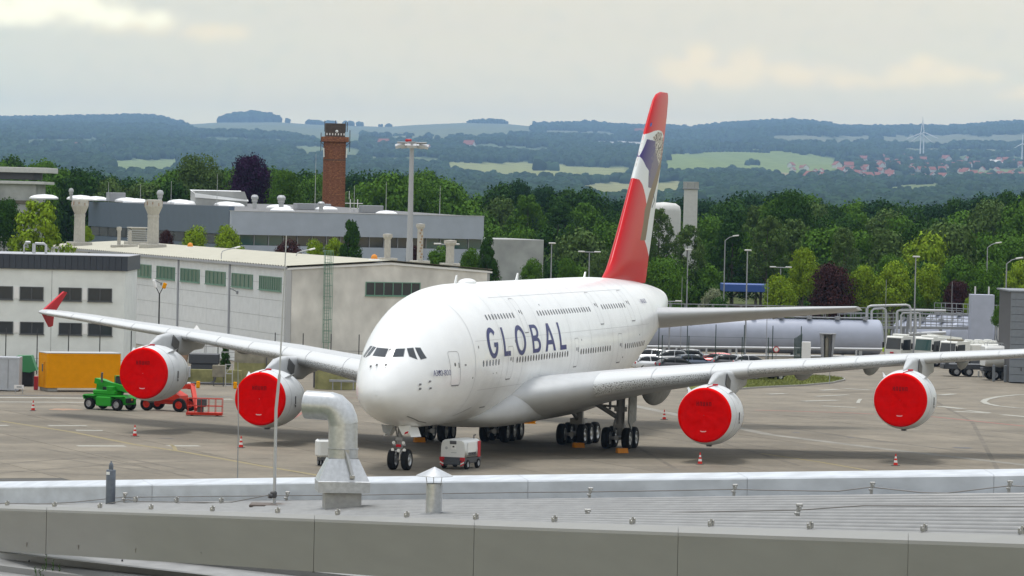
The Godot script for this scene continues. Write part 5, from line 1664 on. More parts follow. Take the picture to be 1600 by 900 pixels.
func make_yard() -> void:
	var c := container("site_container", under(72, 612, 322.3), 0.386, Vector3(6.06, 2.75, 2.44), "crate_yellow", 0.28)
	tag(c, "orange-yellow site container on a low plinth before the white office", "container")
	var m := MB.new()
	for k in 26: m.box(Vector3(0.35 + k * 0.215, 1.66, -0.035), Vector3(0.1, 2.4, 0.03))
	put(m, "corrugation", mats.crate_yellow, c)
	m = MB.new()
	m.bbox(Vector3(0.0, 1.35, -1.3), Vector3(0.05, 2.0, 0.95), 0.01)
	var d := put(m, "door", mats.crate_yellow, c)
	m = MB.new()
	m.bbox(Vector3(-0.03, 1.85, -1.2), Vector3(0.03, 0.6, 0.3), 0.01)
	put(m, "door_window", mats.glass_dark, d)
	m = MB.new()
	m.bbox(Vector3(3.03, 3.06, -1.22), Vector3(6.14, 0.08, 2.5), 0.02)
	put(m, "roof_rim", mats.steel_pale, c)
	c = container("site_container", under(27, 611, 321.5) - Vector3(6.0, 0, 0), 0.02, Vector3(6.06, 2.62, 2.44), "crate_grey", 0.06)
	tag(c, "pale grey site container cut by the left edge of the photo", "container")
	m = MB.new()
	m.box(Vector3(5.2, 1.36, 0.0), Vector3(0.03, 2.3, 0.02))
	put(m, "door_gap", mats.seam, c)
	# green skip on a dark stand
	var o := base("hook_skip", under(42, 606, 331))
	tag(o, "green metal hopper on a dark stand between grey and yellow containers", "hopper")
	m = MB.new()
	m.prism([Vector2(-0.85, 2.45), Vector2(0.35, 2.5), Vector2(0.8, 1.3), Vector2(0.3, 1.12), Vector2(-0.7, 1.2)], -0.8, 0.8)
	put(m, "hopper", mats.green_dull, o)
	m = MB.new()
	m.bbox(Vector3(0.0, 0.58, 0), Vector3(1.0, 1.16, 1.2), 0.03)
	put(m, "stand", mats.black_plastic, o)
	m = MB.new()
	m.bbox(Vector3(-0.9, 0.85, 0.2), Vector3(0.5, 0.4, 0.4), 0.03); m.bbox(Vector3(-0.9, 0.33, 0.2), Vector3(0.4, 0.66, 0.3), 0.03)
	put(m, "warning_box", mats.chock, o)
	m = MB.new()
	m.bbox(Vector3(0, 0.55, 0), Vector3(0.32, 1.1, 0.3), 0.03)
	var r := put(m, "fire_box", mats.red_deep)
	r.position = under(55.5, 606, 324.6)
	tag(r, "narrow red box at the left end of the yellow container", "box")
	o = base("notice_board", under(29, 603, 318.5))
	tag(o, "low white notice board in front of the grey container's corner", "sign")
	m = MB.new()
	m.bbox(Vector3(0, 0.5, 0), Vector3(0.75, 0.3, 0.04), 0.008)
	put(m, "board", mats.cone_white, o)
	m = MB.new()
	for x in [-0.28, 0.28]: m.bar(Vector3(x, 0, -0.03), Vector3(x, 0.5, -0.03), 0.05)
	put(m, "leg", mats.steel_grey, o)
	m = MB.new()
	m.box(Vector3(0.02, 0.5, 0.024), Vector3(0.4, 0.1, 0.008))
	put(m, "print", mats.steel_grey, o)
	# things under the left wing
	o = base("storage_tank", under(395, 600, 345))
	tag(o, "upright tan and olive storage tank with domed top under the wing", "tank")
	m = MB.new()
	m.lathe([Vector2(1.62, 1.75), Vector2(1.62, 2.7), Vector2(1.5, 3.05), Vector2(1.15, 3.25), Vector2(0, 3.4)], 40, Transform3D(), 0.5)
	put(m, "upper_shell", mats.tank_tan, o)
	m = MB.new()
	m.lathe([Vector2(1.62, 0), Vector2(1.62, 1.75)], 40)
	put(m, "lower_shell", mats.olive, o)
	m = MB.new()
	m.tube([Vector3(1.2, 0.2, 1.25), Vector3(1.2, 2.9, 1.25), Vector3(0.8, 3.2, 0.9)], 0.05, 8)
	m.tube([Vector3(-0.6, 3.3, 0.4), Vector3(-0.3, 3.62, 0.6), Vector3(0.4, 3.7, 0.6), Vector3(0.9, 3.35, 0.5)], 0.07, 8)
	put(m, "pipe", mats.clad_dark, o)
	o = base("storage_tank", under(523, 612, 338))
	tag(o, "broad low olive tank half hidden by the jet's nose", "tank")
	m = MB.new()
	m.lathe([Vector2(1.75, 0), Vector2(1.75, 2.7), Vector2(1.65, 2.85), Vector2(0, 3.0)], 40, Transform3D(), 0.6)
	put(m, "shell", mats.olive, o)
	m = MB.new()
	m.bbox(Vector3(0.9, 0.75, 2.0), Vector3(2.6, 0.2, 0.06), 0.02)
	for x in [-0.1, 0.6, 1.6]: m.bar(Vector3(x, 0, 1.95), Vector3(x, 0.8, 1.95), 0.08)
	put(m, "guard_rail", mats.steel_grey, o)
	m = MB.new()
	m.tube([Vector3(-1.7, 0.1, 1.0), Vector3(-1.7, 2.2, 1.0), Vector3(-1.3, 2.9, 1.0)], 0.08, 8); m.bbox(Vector3(-1.9, 1.6, 1.1), Vector3(0.3, 0.5, 0.2), 0.03); m.bbox(Vector3(-0.6, 1.7, 1.66), Vector3(0.2, 0.25, 0.1), 0.02)
	put(m, "valve_pipe", mats.clad_dark, o)
	o = base("control_cabinet", under(341, 604, 338))
	tag(o, "beige control cabinet on legs behind the red platform", "cabinet")
	m = MB.new()
	m.bbox(Vector3(0, 1.25, 0), Vector3(1.05, 1.0, 0.5), 0.03)
	put(m, "case", mats.tank_tan, o)
	m = MB.new()
	for x in [-0.4, 0.4]: m.bar(Vector3(x, 0, 0), Vector3(x, 0.8, 0), 0.09)
	put(m, "leg", mats.clad_dark, o)
	o = base("steel_gate", under(357, 606, 337))
	tag(o, "narrow grey tubular steel gate beside the beige cabinet", "gate")
	m = MB.new()
	for x in [-0.28, 0.28]: m.bar(Vector3(x, 0, 0), Vector3(x, 1.9, 0), 0.07)
	for y in [0.12, 1.1, 1.85]: m.bar(Vector3(-0.28, y, 0), Vector3(0.28, y, 0), 0.06)
	m.bar(Vector3(-0.28, 1.1, 0), Vector3(0.28, 1.85, 0), 0.05)
	put(m, "bar_frame", mats.steel_pale, o)
	for q in [[243, 605, 0.9], [367, 606, 0.8]]:
		m = MB.new()
		m.bbox(under(q[0] + 66 if q[0] == 243 else q[0], q[1], 334) + Vector3(0, 0.28, 0), Vector3(0.3, 0.56, 0.3), 0.04)
		tag(put(m, "hydrant_marker", mats.crate_yellow), "small yellow post block near the red platform" if q[0] == 243 else "small yellow post block at the tan tank's foot", "post")
	# low olive wall and grey pipes
	o = base("retaining_wall", under(300, 604, 341))
	tag(o, "low olive wall with pipes behind the red boom lift", "wall")
	m = MB.new()
	m.bbox(Vector3(0.9, 0.62, 0), Vector3(6.5, 1.24, 0.3), 0.03)
	put(m, "wall", mats.olive, o)
	m = MB.new()
	m.tube([Vector3(-1.5, 0.12, 0.6), Vector3(1.5, 0.12, 0.6), Vector3(1.9, 0.3, 0.6), Vector3(2.1, 1.2, 0.6), Vector3(2.3, 1.5, 0.5)], 0.09, 8); m.tube([Vector3(-2.2, 0.1, 0.9), Vector3(3.9, 0.1, 0.9)], 0.08, 8)
	put(m, "hose", mats.clad_dark, o)
	m = MB.new()
	m.bbox(Vector3(-0.6, 1.02, 0.3), Vector3(0.9, 0.9, 0.12), 0.02)
	put(m, "grey_sheet", mats.crate_grey, o)
	o = base("parked_machine", under(313, 585, 347))
	tag(o, "dark covered machine beyond the low olive wall", "machine")
	m = MB.new()
	m.bbox(Vector3(0.3, 1.9, 0), Vector3(2.6, 0.9, 1.2), 0.08); m.bbox(Vector3(0.3, 0.72, 0), Vector3(2.2, 1.45, 1.0), 0.04)
	put(m, "body", mats.dark_blue_grey, o)
	m = MB.new()
	m.prism([Vector2(-1.9, 1.2), Vector2(-1.2, 1.5), Vector2(-1.0, 2.7), Vector2(-1.8, 2.9)], -0.3, 0.3)
	put(m, "shield", mats.chimney_rust, o)
	m = MB.new()
	m.bar(Vector3(-1.7, 2.95, 0), Vector3(4.0, 2.95, 0), 0.1); m.bar(Vector3(1.8, 2.5, 0.1), Vector3(4.4, 2.5, 0.1), 0.08)
	for x in [-1.7, 3.9]: m.bar(Vector3(x, 0, 0), Vector3(x, 2.95, 0), 0.09)
	put(m, "rail", mats.steel_pale, o)
	# white pointed tent
	o = base("party_tent", under(306, 556, 355))
	tag(o, "small white pointed tent roof between the engine and the wing", "tent")
	m = MB.new()
	for k in 4:
		var a := TAU * k / 4 + PI / 4; var b := TAU * (k + 1) / 4 + PI / 4
		var pa := Vector3(cos(a), 0, sin(a)) * 1.2 + Vector3(0, 3.3, 0); var pb := Vector3(cos(b), 0, sin(b)) * 1.2 + Vector3(0, 3.3, 0)
		m.tri(pb, pa, Vector3(0, 4.5, 0)); m.quad(pa, pb, pb - Vector3(0, 0.3, 0), pa - Vector3(0, 0.3, 0))
	put(m, "canopy", mats.white_plain, o)
	m = MB.new()
	for k in 4:
		var a := TAU * k / 4 + PI / 4
		m.bar(Vector3(cos(a) * 1.15, 0, sin(a) * 1.15), Vector3(cos(a) * 1.15, 3.3, sin(a) * 1.15), 0.06)
	put(m, "pole", mats.steel_pale, o)

# ---------------------------------------------------------------- buildings
const YAW := 0.3264
# run along a wall that leaves corner o in direction dir (metres) until it is seen in column px
func along(o: Vector3, dir: Vector3, px: float, py: float) -> float:
	var a := ray(px, py).x
	return (a * -o.z - o.x) / (dir.x - a * -dir.z)
func win_unit(parent: Node3D, at: Vector3, w: float, h: float, panes: int, face: Basis, fm: String, gm: String, called := "window") -> void:
	# a framed window let into a wall: frame proud, panes set back; local x along the wall, z out of it
	var m := MB.new()
	var t := 0.08
	var xf := Transform3D(face, at)
	for y in [t * 0.5, h - t * 0.5]: m.box(xf * Vector3(w * 0.5, y, 0.0), Vector3(w, t, 0.12), face)
	for k in panes + 1:
		m.box(xf * Vector3(clampf(w * k / panes, t * 0.5, w - t * 0.5), h * 0.5, 0.002), Vector3(t, h - 2 * t, 0.116), face)
	var f := put(m, called, mats[fm], parent)
	for k in panes:
		m = MB.new()
		m.box(xf * Vector3(w * (k + 0.5) / panes, h * 0.5, -0.01 + 0.004 * (k % 2)), Vector3(w / panes - t, h - 2 * t, 0.03), face)
		put(m, "pane", mats[gm], f)
	m = MB.new()
	m.box(xf * Vector3(w * 0.5, -0.03, 0.06), Vector3(w + 0.12, 0.06, 0.2), face)
	put(m, "sill", mats[fm], f)
func make_office() -> void:
	var d := 366.0
	var o := base("office_building", Vector3(-62, 0, -d))
	tag(o, "white two-storey office block with dark parapet at the left edge", "building")
	var P := func(px: float, py: float) -> Vector2:
		var p := spot(px, py, d)
		return Vector2(p.x + 62.0, p.y)
	var right: float = P.call(194, 480).x
	var m := MB.new()
	m.box(Vector3(right * 0.5, 4.45, -6), Vector3(right, 8.9, 12))
	put(m, "wall", mats.office_wall, o)
	# parapet of upright sheets
	var k := 0
	var x := right + 0.25
	while x > 8.0:
		m = MB.new()
		m.bbox(Vector3(x - 0.28, 9.5, -6), Vector3(0.545, 1.3, 12.5), 0.02)
		put(m, "parapet_sheet", mats.office_cap, o)
		x -= 0.56
	m = MB.new()
	m.box(Vector3(right * 0.5, 10.17, -6), Vector3(right + 0.6, 0.05, 12.6))
	put(m, "parapet_cap", mats.gutter, o)
	# windows: two rows, each a pair of dark strips with a white panel between them
	for r in [[454, 477, 7.25, 6.05], [516, 534.5, 4.08, 2.98]]:
		for q in [[-26, 20, 2], [30.5, 68, 2], [91, 127.5, 2], [137, 175, 2]]:
			var a: Vector2 = P.call(q[0], r[1]); var b: Vector2 = P.call(q[1], r[0])
			win_unit(o, Vector3(a.x, r[3], 0.02), b.x - a.x, r[2] - r[3], q[2], Basis(), "window_frame", "window_glass")
		for q in [[20.5, 30], [128, 136.5]]:
			m = MB.new()
			var a: Vector2 = P.call(q[0], r[1]); var b: Vector2 = P.call(q[1], r[0])
			m.bbox(Vector3((a.x + b.x) * 0.5, (r[2] + r[3]) * 0.5 + 0.03, 0.03), Vector3(b.x - a.x - 0.02, r[2] - r[3] - 0.12, 0.08), 0.01)
			put(m, "window_panel", mats.white_trim, o)
	m = MB.new()
	m.box(Vector3(P.call(80, 480).x, 4.4, 0.008), Vector3(0.05, 8.7, 0.02))
	put(m, "wall_joint", mats.pale_block, o)
	# lamps and flues on its roof
	m = MB.new()
	var f: Vector2 = P.call(29, 395)
	m.tube([Vector3(f.x, 10.1, -4), Vector3(f.x, 10.9, -4), Vector3(f.x + 0.1, 11.1, -4), Vector3(f.x + 0.5, 11.25, -4)], 0.06, 8)
	m.bbox(Vector3(f.x + 0.35, 11.2, -4), Vector3(0.5, 0.22, 0.3), 0.06)
	tag(put_at(m, "roof_lamp", mats.steel_pale, o.position), "pale lamp on the office roof, left of the curved pipe", "lamp")
	m = MB.new()
	m.tube([Vector3(f.x + 2.0, 10.1, -4), Vector3(f.x + 2.0, 10.95, -4), Vector3(f.x + 1.8, 11.1, -4), Vector3(f.x + 1.0, 11.1, -4)], 0.12, 10)
	m.tube([Vector3(f.x + 0.95, 10.1, -3.6), Vector3(f.x + 0.95, 11.1, -3.6)], 0.16, 10)
	tag(put_at(m, "roof_pipe", mats.steel_pale, o.position), "curved grey pipe on the office roof", "pipe")
func put_at(mesh, called: String, mt: Material, at: Vector3) -> MeshInstance3D:
	var o := put(mesh, called, mt)
	o.position = at
	return o
func make_hall() -> void:
	var c := under(452, 417, 372)
	var o := base("hangar", c, YAW)
	tag(o, "long white hangar with beige gable and cream ribbed roof", "hangar")
	var W := 19.35; var L := 109.0; var E := 9.42; var R := 10.05
	var m := MB.new()
	m.box(Vector3(0.12, E * 0.5, -L * 0.5), Vector3(0.24, E, L))
	m.box(Vector3(W - 0.12, E * 0.5, -L * 0.5), Vector3(0.24, E, L))
	put(m, "side_wall", mats.pale_block, o)
	for b in 11:
		for k in 6:
			m = MB.new()
			m.box(Vector3(-0.02, 0.02 + (k + 0.5) * 1.56, -(b + 0.5) * 9.9 - 0.1), Vector3(0.07, 1.53, 9.86))
			put(m, "wall_panel", mats.hall_wall, o)
	m = MB.new()
	m.prism([Vector2(0.25, 0), Vector2(W - 0.25, 0), Vector2(W - 0.25, E), Vector2(W * 0.5, R), Vector2(0.25, E)], -0.3, 0.02)
	put(m, "gable_wall", mats.hall_gable, o)
	m = MB.new()
	m.prism([Vector2(0.25, 0), Vector2(W - 0.25, 0), Vector2(W - 0.25, E), Vector2(W * 0.5, R), Vector2(0.25, E)], -L, -L + 0.3)
	put(m, "rear_wall", mats.hall_gable, o)
	# ribbed roof: two slopes of corrugated sheet
	for sd in 2:
		m = MB.new()
		var a := Vector2(-0.25, E + 0.06) if sd == 0 else Vector2(W + 0.25, E + 0.06)
		var b := Vector2(W * 0.5, R + 0.1)
		var rw := []
		for k in 3:
			var line := []
			var p := a.lerp(b, k / 2.0)
			for j in 441:
				var z := 0.3 - (L + 0.5) * j / 440.0
				line.append(Vector3(p.x, p.y + (0.09 if j % 4 < 2 else 0.0), z))
			rw.append(line)
		m.rows(rw, false)
		put(m, "roof_sheet", mats.hall_roof, o)
	m = MB.new()
	m.box(Vector3(-0.3, E - 0.06, -L * 0.5), Vector3(0.22, 0.2, L))
	put(m, "gutter", mats.gutter, o)
	for e in [[Vector2(-0.2, E - 0.02), Vector2(W * 0.5, R - 0.02)], [Vector2(W * 0.5, R - 0.02), Vector2(W + 0.2, E - 0.02)]]:
		m = MB.new()
		m.bar(Vector3(e[0].x, e[0].y - 0.13, 0.12), Vector3(e[1].x, e[1].y - 0.13, 0.12), 0.06, 0.16)
		put(m, "verge_board", mats.white_trim, o)
	# corner pilaster and downpipes, ten metre bays
	m = MB.new()
	m.bbox(Vector3(-0.03, E * 0.5 - 0.1, -0.15), Vector3(0.5, E - 0.2, 0.5), 0.03)
	put(m, "corner_post", mats.steel_pale, o)
	for k in 5:
		m = MB.new()
		m.tube([Vector3(-0.14, 0.2, -(20.9 + k * 20.4)), Vector3(-0.14, E - 0.15, -(20.9 + k * 20.4))], 0.11, 8)
		put(m, "downpipe", mats.gutter, o)
	var face := Basis(Vector3(0, 0, 1), Vector3.UP, Vector3(-1, 0, 0))
	for k in 10:
		var z0 := -(2.3 + k * 10.15 + 7.75)
		win_unit(o, Vector3(-0.075, 7.12, z0), 7.75, 1.32, 10 if k == 0 else 5, face, "frame_green", "window_green")
	win_unit(o, Vector3(7.3, 6.93, 0.04), 5.3, 1.28, 6, Basis(), "frame_green", "window_glass")
	# cage ladder up the gable
	m = MB.new()
	for x in [3.35, 3.8]: m.bar(Vector3(x, 1.0, 0.22), Vector3(x, 11.0, 0.22), 0.05)
	for k in 32: m.bar(Vector3(3.35, 1.2 + k * 0.31, 0.22), Vector3(3.8, 1.2 + k * 0.31, 0.22), 0.03)
	for k in 9:
		var y := 2.6 + k * 1.05
		m.tube([Vector3(3.35, y, 0.22), Vector3(3.15, y, 0.55), Vector3(3.4, y, 0.9), Vector3(3.75, y, 0.9), Vector3(4.0, y, 0.55), Vector3(3.8, y, 0.22)], 0.022, 5)
	for x in [3.15, 3.4, 3.75, 4.0]: m.bar(Vector3(x, 2.6, 0.55 if x < 3.2 or x > 3.9 else 0.9), Vector3(x, 11.0, 0.55 if x < 3.2 or x > 3.9 else 0.9), 0.035)
	for y in [9.0, 6.6, 4.2, 2.0]: m.bar(Vector3(3.35, y, 0.0), Vector3(3.35, y, 0.22), 0.05)
	var lad := put(m, "cage_ladder", mats.frame_green, o)
	# wall lamps on short arms
	for q in [262.0, 381.0]:
		var l := along(c, Vector3(-0.32, 0, -0.947), q - 8, 440)
		m = MB.new()
		m.tube([Vector3(-0.05, 6.6, -l), Vector3(-0.6, 6.9, -l), Vector3(-1.1, 7.0, -l + 0.6)], 0.05, 6)
		m.bbox(Vector3(-0.12, 6.6, -l), Vector3(0.2, 0.3, 0.2), 0.03)
		put(m, "wall_lamp", mats.steel_grey, o)
	# what stands on the roof: [px, py of base, metres in from the eave, what]
	var U := Vector3(-sin(YAW), 0, -cos(YAW)); var V := Vector3(cos(YAW), 0, -sin(YAW))
	var on_roof := func(px: float, x: float) -> Vector3:
		var s := c + V * x
		var l := along(s, U, px, 390)
		var p := s + U * l
		p.y = E + 0.13 + (R - E) * minf(x, W - x) / (W * 0.5)
		return p
	for q in [[123.5, 2.2, 5.6, "tall concrete chimney with rusty flared head, nearest the left tree"], [238.5, 5.5, 5.5, "tall concrete chimney with flared head in the middle of the hangar roof"]]:
		var p: Vector3 = on_roof.call(q[0], q[1])
		var ch := base("concrete_chimney", p, YAW + 0.2)
		tag(ch, q[3], "chimney", "concrete chimneys on the hangar")
		m = MB.new()
		m.bbox(Vector3(0, 0.2, 0), Vector3(2.3, 0.5, 2.3), 0.05)
		put(m, "footing", mats.chimney_concrete, ch)
		m = MB.new()
		m.lathe([Vector2(0.66, 0.4), Vector2(0.62, 3.3), Vector2(0.66, 3.35), Vector2(0.66, 3.6), Vector2(0.62, 3.62)], 10, Transform3D(), 0.9)
		put(m, "shaft", mats.chimney_concrete, ch)
		m = MB.new()
		m.lathe([Vector2(0.62, 3.6), Vector2(1.05, 4.55), Vector2(1.05, 4.62)], 8, Transform3D(), 0.95)
		put(m, "flare", mats.chimney_concrete, ch)
		m = MB.new()
		m.lathe([Vector2(1.05, 4.6), Vector2(0.98, 5.25), Vector2(0.6, 5.3), Vector2(0.55, 4.9)], 8, Transform3D(), 0.95)
		put(m, "head", mats.chimney_concrete, ch)
		m = MB.new()
		for k in 9: m.box(Vector3(cos(k * 0.7) * 0.955, 4.85 + 0.1 * sin(k * 2.3), sin(k * 0.7) * 0.955), Vector3(0.12, 0.35 + 0.12 * sin(k * 1.7), 0.1), Basis(Vector3.UP, -k * 0.7))
		put(m, "rust_streak", mats.chimney_rust, ch)
	for q in [[185.5, 3.5, 2.0, "short slim flue with rusty top beside the left chimney", true], [202.5, 4.5, 1.8, "short plain flue between the two tall chimneys", false]]:
		var p: Vector3 = on_roof.call(q[0], q[1])
		var ch := base("roof_flue", p, YAW)
		tag(ch, q[3], "flue")
		m = MB.new()
		m.bbox(Vector3(0, 0.15, 0), Vector3(1.6, 0.3, 1.4), 0.03)
		put(m, "footing", mats.chimney_concrete, ch)
		m = MB.new()
		m.lathe([Vector2(0.21, 0.2), Vector2(0.2, q[2] - 0.2), Vector2(0.3, q[2]), Vector2(0.28, q[2] + 0.3), Vector2(0, q[2] + 0.32)] if q[4] else [Vector2(0.21, 0.2), Vector2(0.2, q[2]), Vector2(0, q[2] + 0.02)], 10, Transform3D(), 0.8)
		put(m, "shaft", mats.chimney_concrete, ch)
	var p: Vector3 = on_roof.call(214, 7.2)
	var ac := base("louvred_ventilator", p, YAW)
	tag(ac, "pale boxy louvred ventilator beside the middle chimney", "ventilator")
	for k in 6:
		m = MB.new()
		m.bbox(Vector3(0, 0.5 + k * 0.24, 0), Vector3(2.0 - 0.02 * k, 0.13, 1.6), 0.02, Basis(Vector3.RIGHT, 0.12))
		put(m, "louvre", mats.pale_block, ac)
	m = MB.new()
	m.bbox(Vector3(0, 0.2, 0), Vector3(2.6, 0.4, 2.0), 0.03); m.box(Vector3(0, 1.1, 0), Vector3(1.6, 1.6, 1.2)); m.bbox(Vector3(0, 1.95, 0), Vector3(2.1, 0.12, 1.7), 0.04)
	put(m, "casing", mats.chimney_concrete, ac)
	for q in [[297, 8.0, "round orange roof lamp with white base, on the left half of the hangar"], [585, 9.0, "round orange roof lamp with white base, near the gable ridge"]]:
		var p2: Vector3 = on_roof.call(q[0], q[1])
		var b := base("beacon_lamp", p2)
		tag(b, q[2], "beacon")
		m = MB.new()
		m.lathe([Vector2(0.55, 0), Vector2(0.5, 0.14), Vector2(0, 0.16)], 16)
		put(m, "mount", mats.white_trim, b)
		m = MB.new()
		m.lathe([Vector2(0.3, 0.14), Vector2(0.3, 0.3), Vector2(0.22, 0.5), Vector2(0, 0.6)], 16, Transform3D(), 0.5)
		put(m, "lens", mats.chock, b)
	for q in [[605, 9.9, 2.0, 0.32, "short pale roof chimney with flared cap near the ridge"], [656, 9.0, 3.2, 0.3, "slim rust-stained roof chimney right of the light mast"], [703, 4.0, 1.9, 0.42, "squat capped roof chimney at the right end of the gable"]]:
		var pos := spot(q[0], 405, 380)
		var e1 := (pos - c).dot(V)
		var e2 := (pos - c).dot(U)
		var pp := c + V * clampf(e1, 1, W - 1) + U * e2
		pp.y = E + 0.12 + (R - E) * minf(clampf(e1, 1, W - 1), W - clampf(e1, 1, W - 1)) / (W * 0.5)
		var ch := base("roof_chimney", pp, YAW)
		tag(ch, q[4], "chimney")
		m = MB.new()
		m.bbox(Vector3(0, 0.1, 0), Vector3(1.6, 0.36, 1.4), 0.03)
		put(m, "footing", mats.chimney_concrete, ch)
		m = MB.new()
		m.lathe([Vector2(q[3], 0.2), Vector2(q[3] * 0.95, q[2]), Vector2(q[3] * 1.5, q[2] + 0.25), Vector2(q[3] * 1.45, q[2] + 0.5), Vector2(0, q[2] + 0.55)], 10, Transform3D(), 0.85)
		put(m, "shaft", mats.chimney_concrete, ch)
		if q[0] == 656:
			m = MB.new()
			for k in 10: m.box(Vector3(0.1 * sin(k * 2.1), 0.6 + k * 0.28, q[3] * 0.95), Vector3(0.16, 0.16, 0.05), Basis(Vector3.UP, 0.3 * sin(k)))
			put(m, "rust_patch", mats.chimney_rust, ch)
	for q in [[358, 380, 3.4], [485, 380, 3.4]]:
		var l := under(q[0] - 12 if q[0] == 358 else q[0] - 22, 392, 398)
		var lm := base("roof_lamp", Vector3(l.x, 9.8, l.z))
		tag(lm, "cobra-head lamp leaning over the hangar roof, %s of the ladder" % ("far left" if q[0] == 358 else "just left"), "lamp")
		m = MB.new()
		m.tube([Vector3(0, -0.3, 0), Vector3(0, 0.35, 0), Vector3(0.12, 0.6, 0), Vector3(0.5, 0.75, 0), Vector3(1.3, 0.95, 0)], 0.05, 8)
		put(m, "arm", mats.steel_pale, lm)
		m = MB.new()
		m.bbox(Vector3(1.55, 1.0, 0), Vector3(0.6, 0.16, 0.25), 0.05, Basis(Vector3.BACK, 0.25))
		put(m, "lamp_head", mats.white_trim, lm)
func make_terminal() -> void:
	var c := under(362, 330, 480)
	var o := base("terminal_hall", c, YAW)
	tag(o, "large flat-roofed grey hall with a dark window band behind the hangar", "building")
	var W := 31.4; var L := 76.0; var T := 14.0
	var m := MB.new()
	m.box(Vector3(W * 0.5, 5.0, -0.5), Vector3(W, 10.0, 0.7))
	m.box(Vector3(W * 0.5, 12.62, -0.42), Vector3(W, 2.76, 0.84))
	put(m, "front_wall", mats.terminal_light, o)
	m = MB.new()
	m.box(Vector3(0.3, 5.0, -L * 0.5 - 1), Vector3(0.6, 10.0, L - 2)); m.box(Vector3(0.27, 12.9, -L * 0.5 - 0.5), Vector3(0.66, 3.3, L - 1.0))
	put(m, "side_wall", mats.terminal_side_shade, o)
	m = MB.new()
	m.box(Vector3(W - 0.3, 7.0, -L * 0.5), Vector3(0.6, 14.0, L - 2)); m.box(Vector3(W * 0.5, 7.0, -L + 0.3), Vector3(W - 1.4, 14.0, 0.6))
	put(m, "rear_wall", mats.terminal_light, o)
	m = MB.new()
	m.quad(Vector3(0.7, 13.96, -0.9), Vector3(W - 0.1, 13.96, -0.9), Vector3(W - 0.1, 14.75, -L), Vector3(0.7, 14.75, -L))
	put(m, "roof", mats.terminal_roof, o)
	m = MB.new()
	for k in 9: m.box(Vector3(W * 0.5 * 0.0 + 2.0 + k * 3.4, 10.62, -1.3), Vector3(0.2, 1.2, 0.2))
	m.box(Vector3(W * 0.5, 10.62, -1.6), Vector3(W - 1.6, 1.26, 0.1))
	put(m, "window_recess", mats.clad_dark, o)
	for k in 17:
		m = MB.new()
		m.box(Vector3(1.2 + k * 1.78 + 0.85, 10.62, -0.72), Vector3(1.66, 1.18, 0.05))
		put(m, "window_pane", mats.glass_teal if (k < 3 or k > 12) else mats.window_glass, o)
		m = MB.new()
		m.box(Vector3(1.2 + k * 1.78, 10.62, -0.66), Vector3(0.09, 1.2, 0.12))
		put(m, "mullion", mats.steel_grey, o)
	for k in 14:
		m = MB.new()
		m.box(Vector3(0.25, 10.62, -(3.0 + k * 5.2 + 2.45)), Vector3(0.05, 1.15, 4.9))
		put(m, "window_pane", mats.window_glass, o)
	m = MB.new()
	m.bbox(Vector3(W + 4.2, 6.0, -9.0), Vector3(8.4, 10.6, 14.0), 0.05)
	var low := put(m, "low_annexe", mats.pale_block, o)
	# parapet line
	m = MB.new()
	m.box(Vector3(W * 0.5, 14.03, -0.42), Vector3(W + 0.1, 0.07, 0.95))
	put(m, "coping", mats.steel_pale, o)
	# roof fittings
	var V := Vector3(cos(YAW), 0, -sin(YAW)); var U := Vector3(-sin(YAW), 0, -cos(YAW))
	var fit := func(px: float, py: float, d: float) -> Vector3:
		var p := spot(px, py, d)
		var e2 := (p - c).dot(U)
		p.y = 13.96 + 0.79 * clampf(e2 / L, 0, 1)
		return p
	m = MB.new()
	m.lathe([Vector2(1.4, 0), Vector2(1.4, 0.1), Vector2(1.2, 0.2), Vector2(0.8, 0.29), Vector2(0, 0.34)], 24, Transform3D(), 0.5)
	var dome := m.done()
	var nth := -1
	for q in [[66, 308, 556, 1.2], [70, 306, 565, 1.3], [126, 308, 560, 1.3], [150, 309, 548, 1.2], [196, 312, 545, 1.2], [213, 313, 535, 1.2], [281, 316, 540, 1.15], [292, 317, 530, 1.15], [354, 320, 530, 1.15], [362, 321, 522, 1.15], [436, 322, 515, 1.1], [441, 327, 492, 1.0], [508, 324, 512, 1.1], [604, 332, 490, 0.9]]:
		var d := put(dome, "roof_skylight", mats.dome_white)
		d.position = fit.call(q[0], q[1], q[2])
		d.scale = Vector3(q[3] * 1.05, q[3] * 1.5, q[3])
		nth += 1
		tag(d, "white domed skylight on the grey hall's flat roof, %s from the left" % NTH[nth], "skylight", "domed skylights on the hall roof")
	for q in [[250, 520, 1.9, 0.34, "round metal roof cowl above the middle chimney"], [439.5, 505, 1.8, 0.42, "round metal roof cowl left of the brick tower"], [502, 500, 1.2, 0.34, "small metal roof cowl at the foot of the brick tower"], [398, 512, 1.7, 0.36, "grey roof cowl beside the white rooflight shed"], [111, 545, 1.6, 0.26, "dark slim roof cowl near the left edge of the hall roof"]]:
		var p: Vector3 = fit.call(q[0], 315, q[1])
		var b := base("roof_cowl", p)
		tag(b, q[4], "cowl")
		m = MB.new()
		m.lathe([Vector2(q[3] * 0.75, 0), Vector2(q[3] * 0.75, q[2] * 0.45), Vector2(q[3], q[2] * 0.5), Vector2(q[3], q[2] * 0.7)], 16, Transform3D(), 0.8)
		put(m, "stack", mats.steel_pale, b)
		m = MB.new()
		m.lathe([Vector2(q[3] * 1.25, q[2] * 0.7), Vector2(q[3] * 1.3, q[2] * 0.85), Vector2(q[3] * 0.8, q[2] * 1.0), Vector2(0, q[2] * 1.02)], 16, Transform3D(), 0.8)
		put(m, "hood", mats.steel_pale, b)
	# white rooflight shed
	var s := base("rooflight_shed", fit.call(345, 306, 530), YAW)
	tag(s, "white-roofed monitor shed standing on the hall roof", "roof shed")
	m = MB.new()
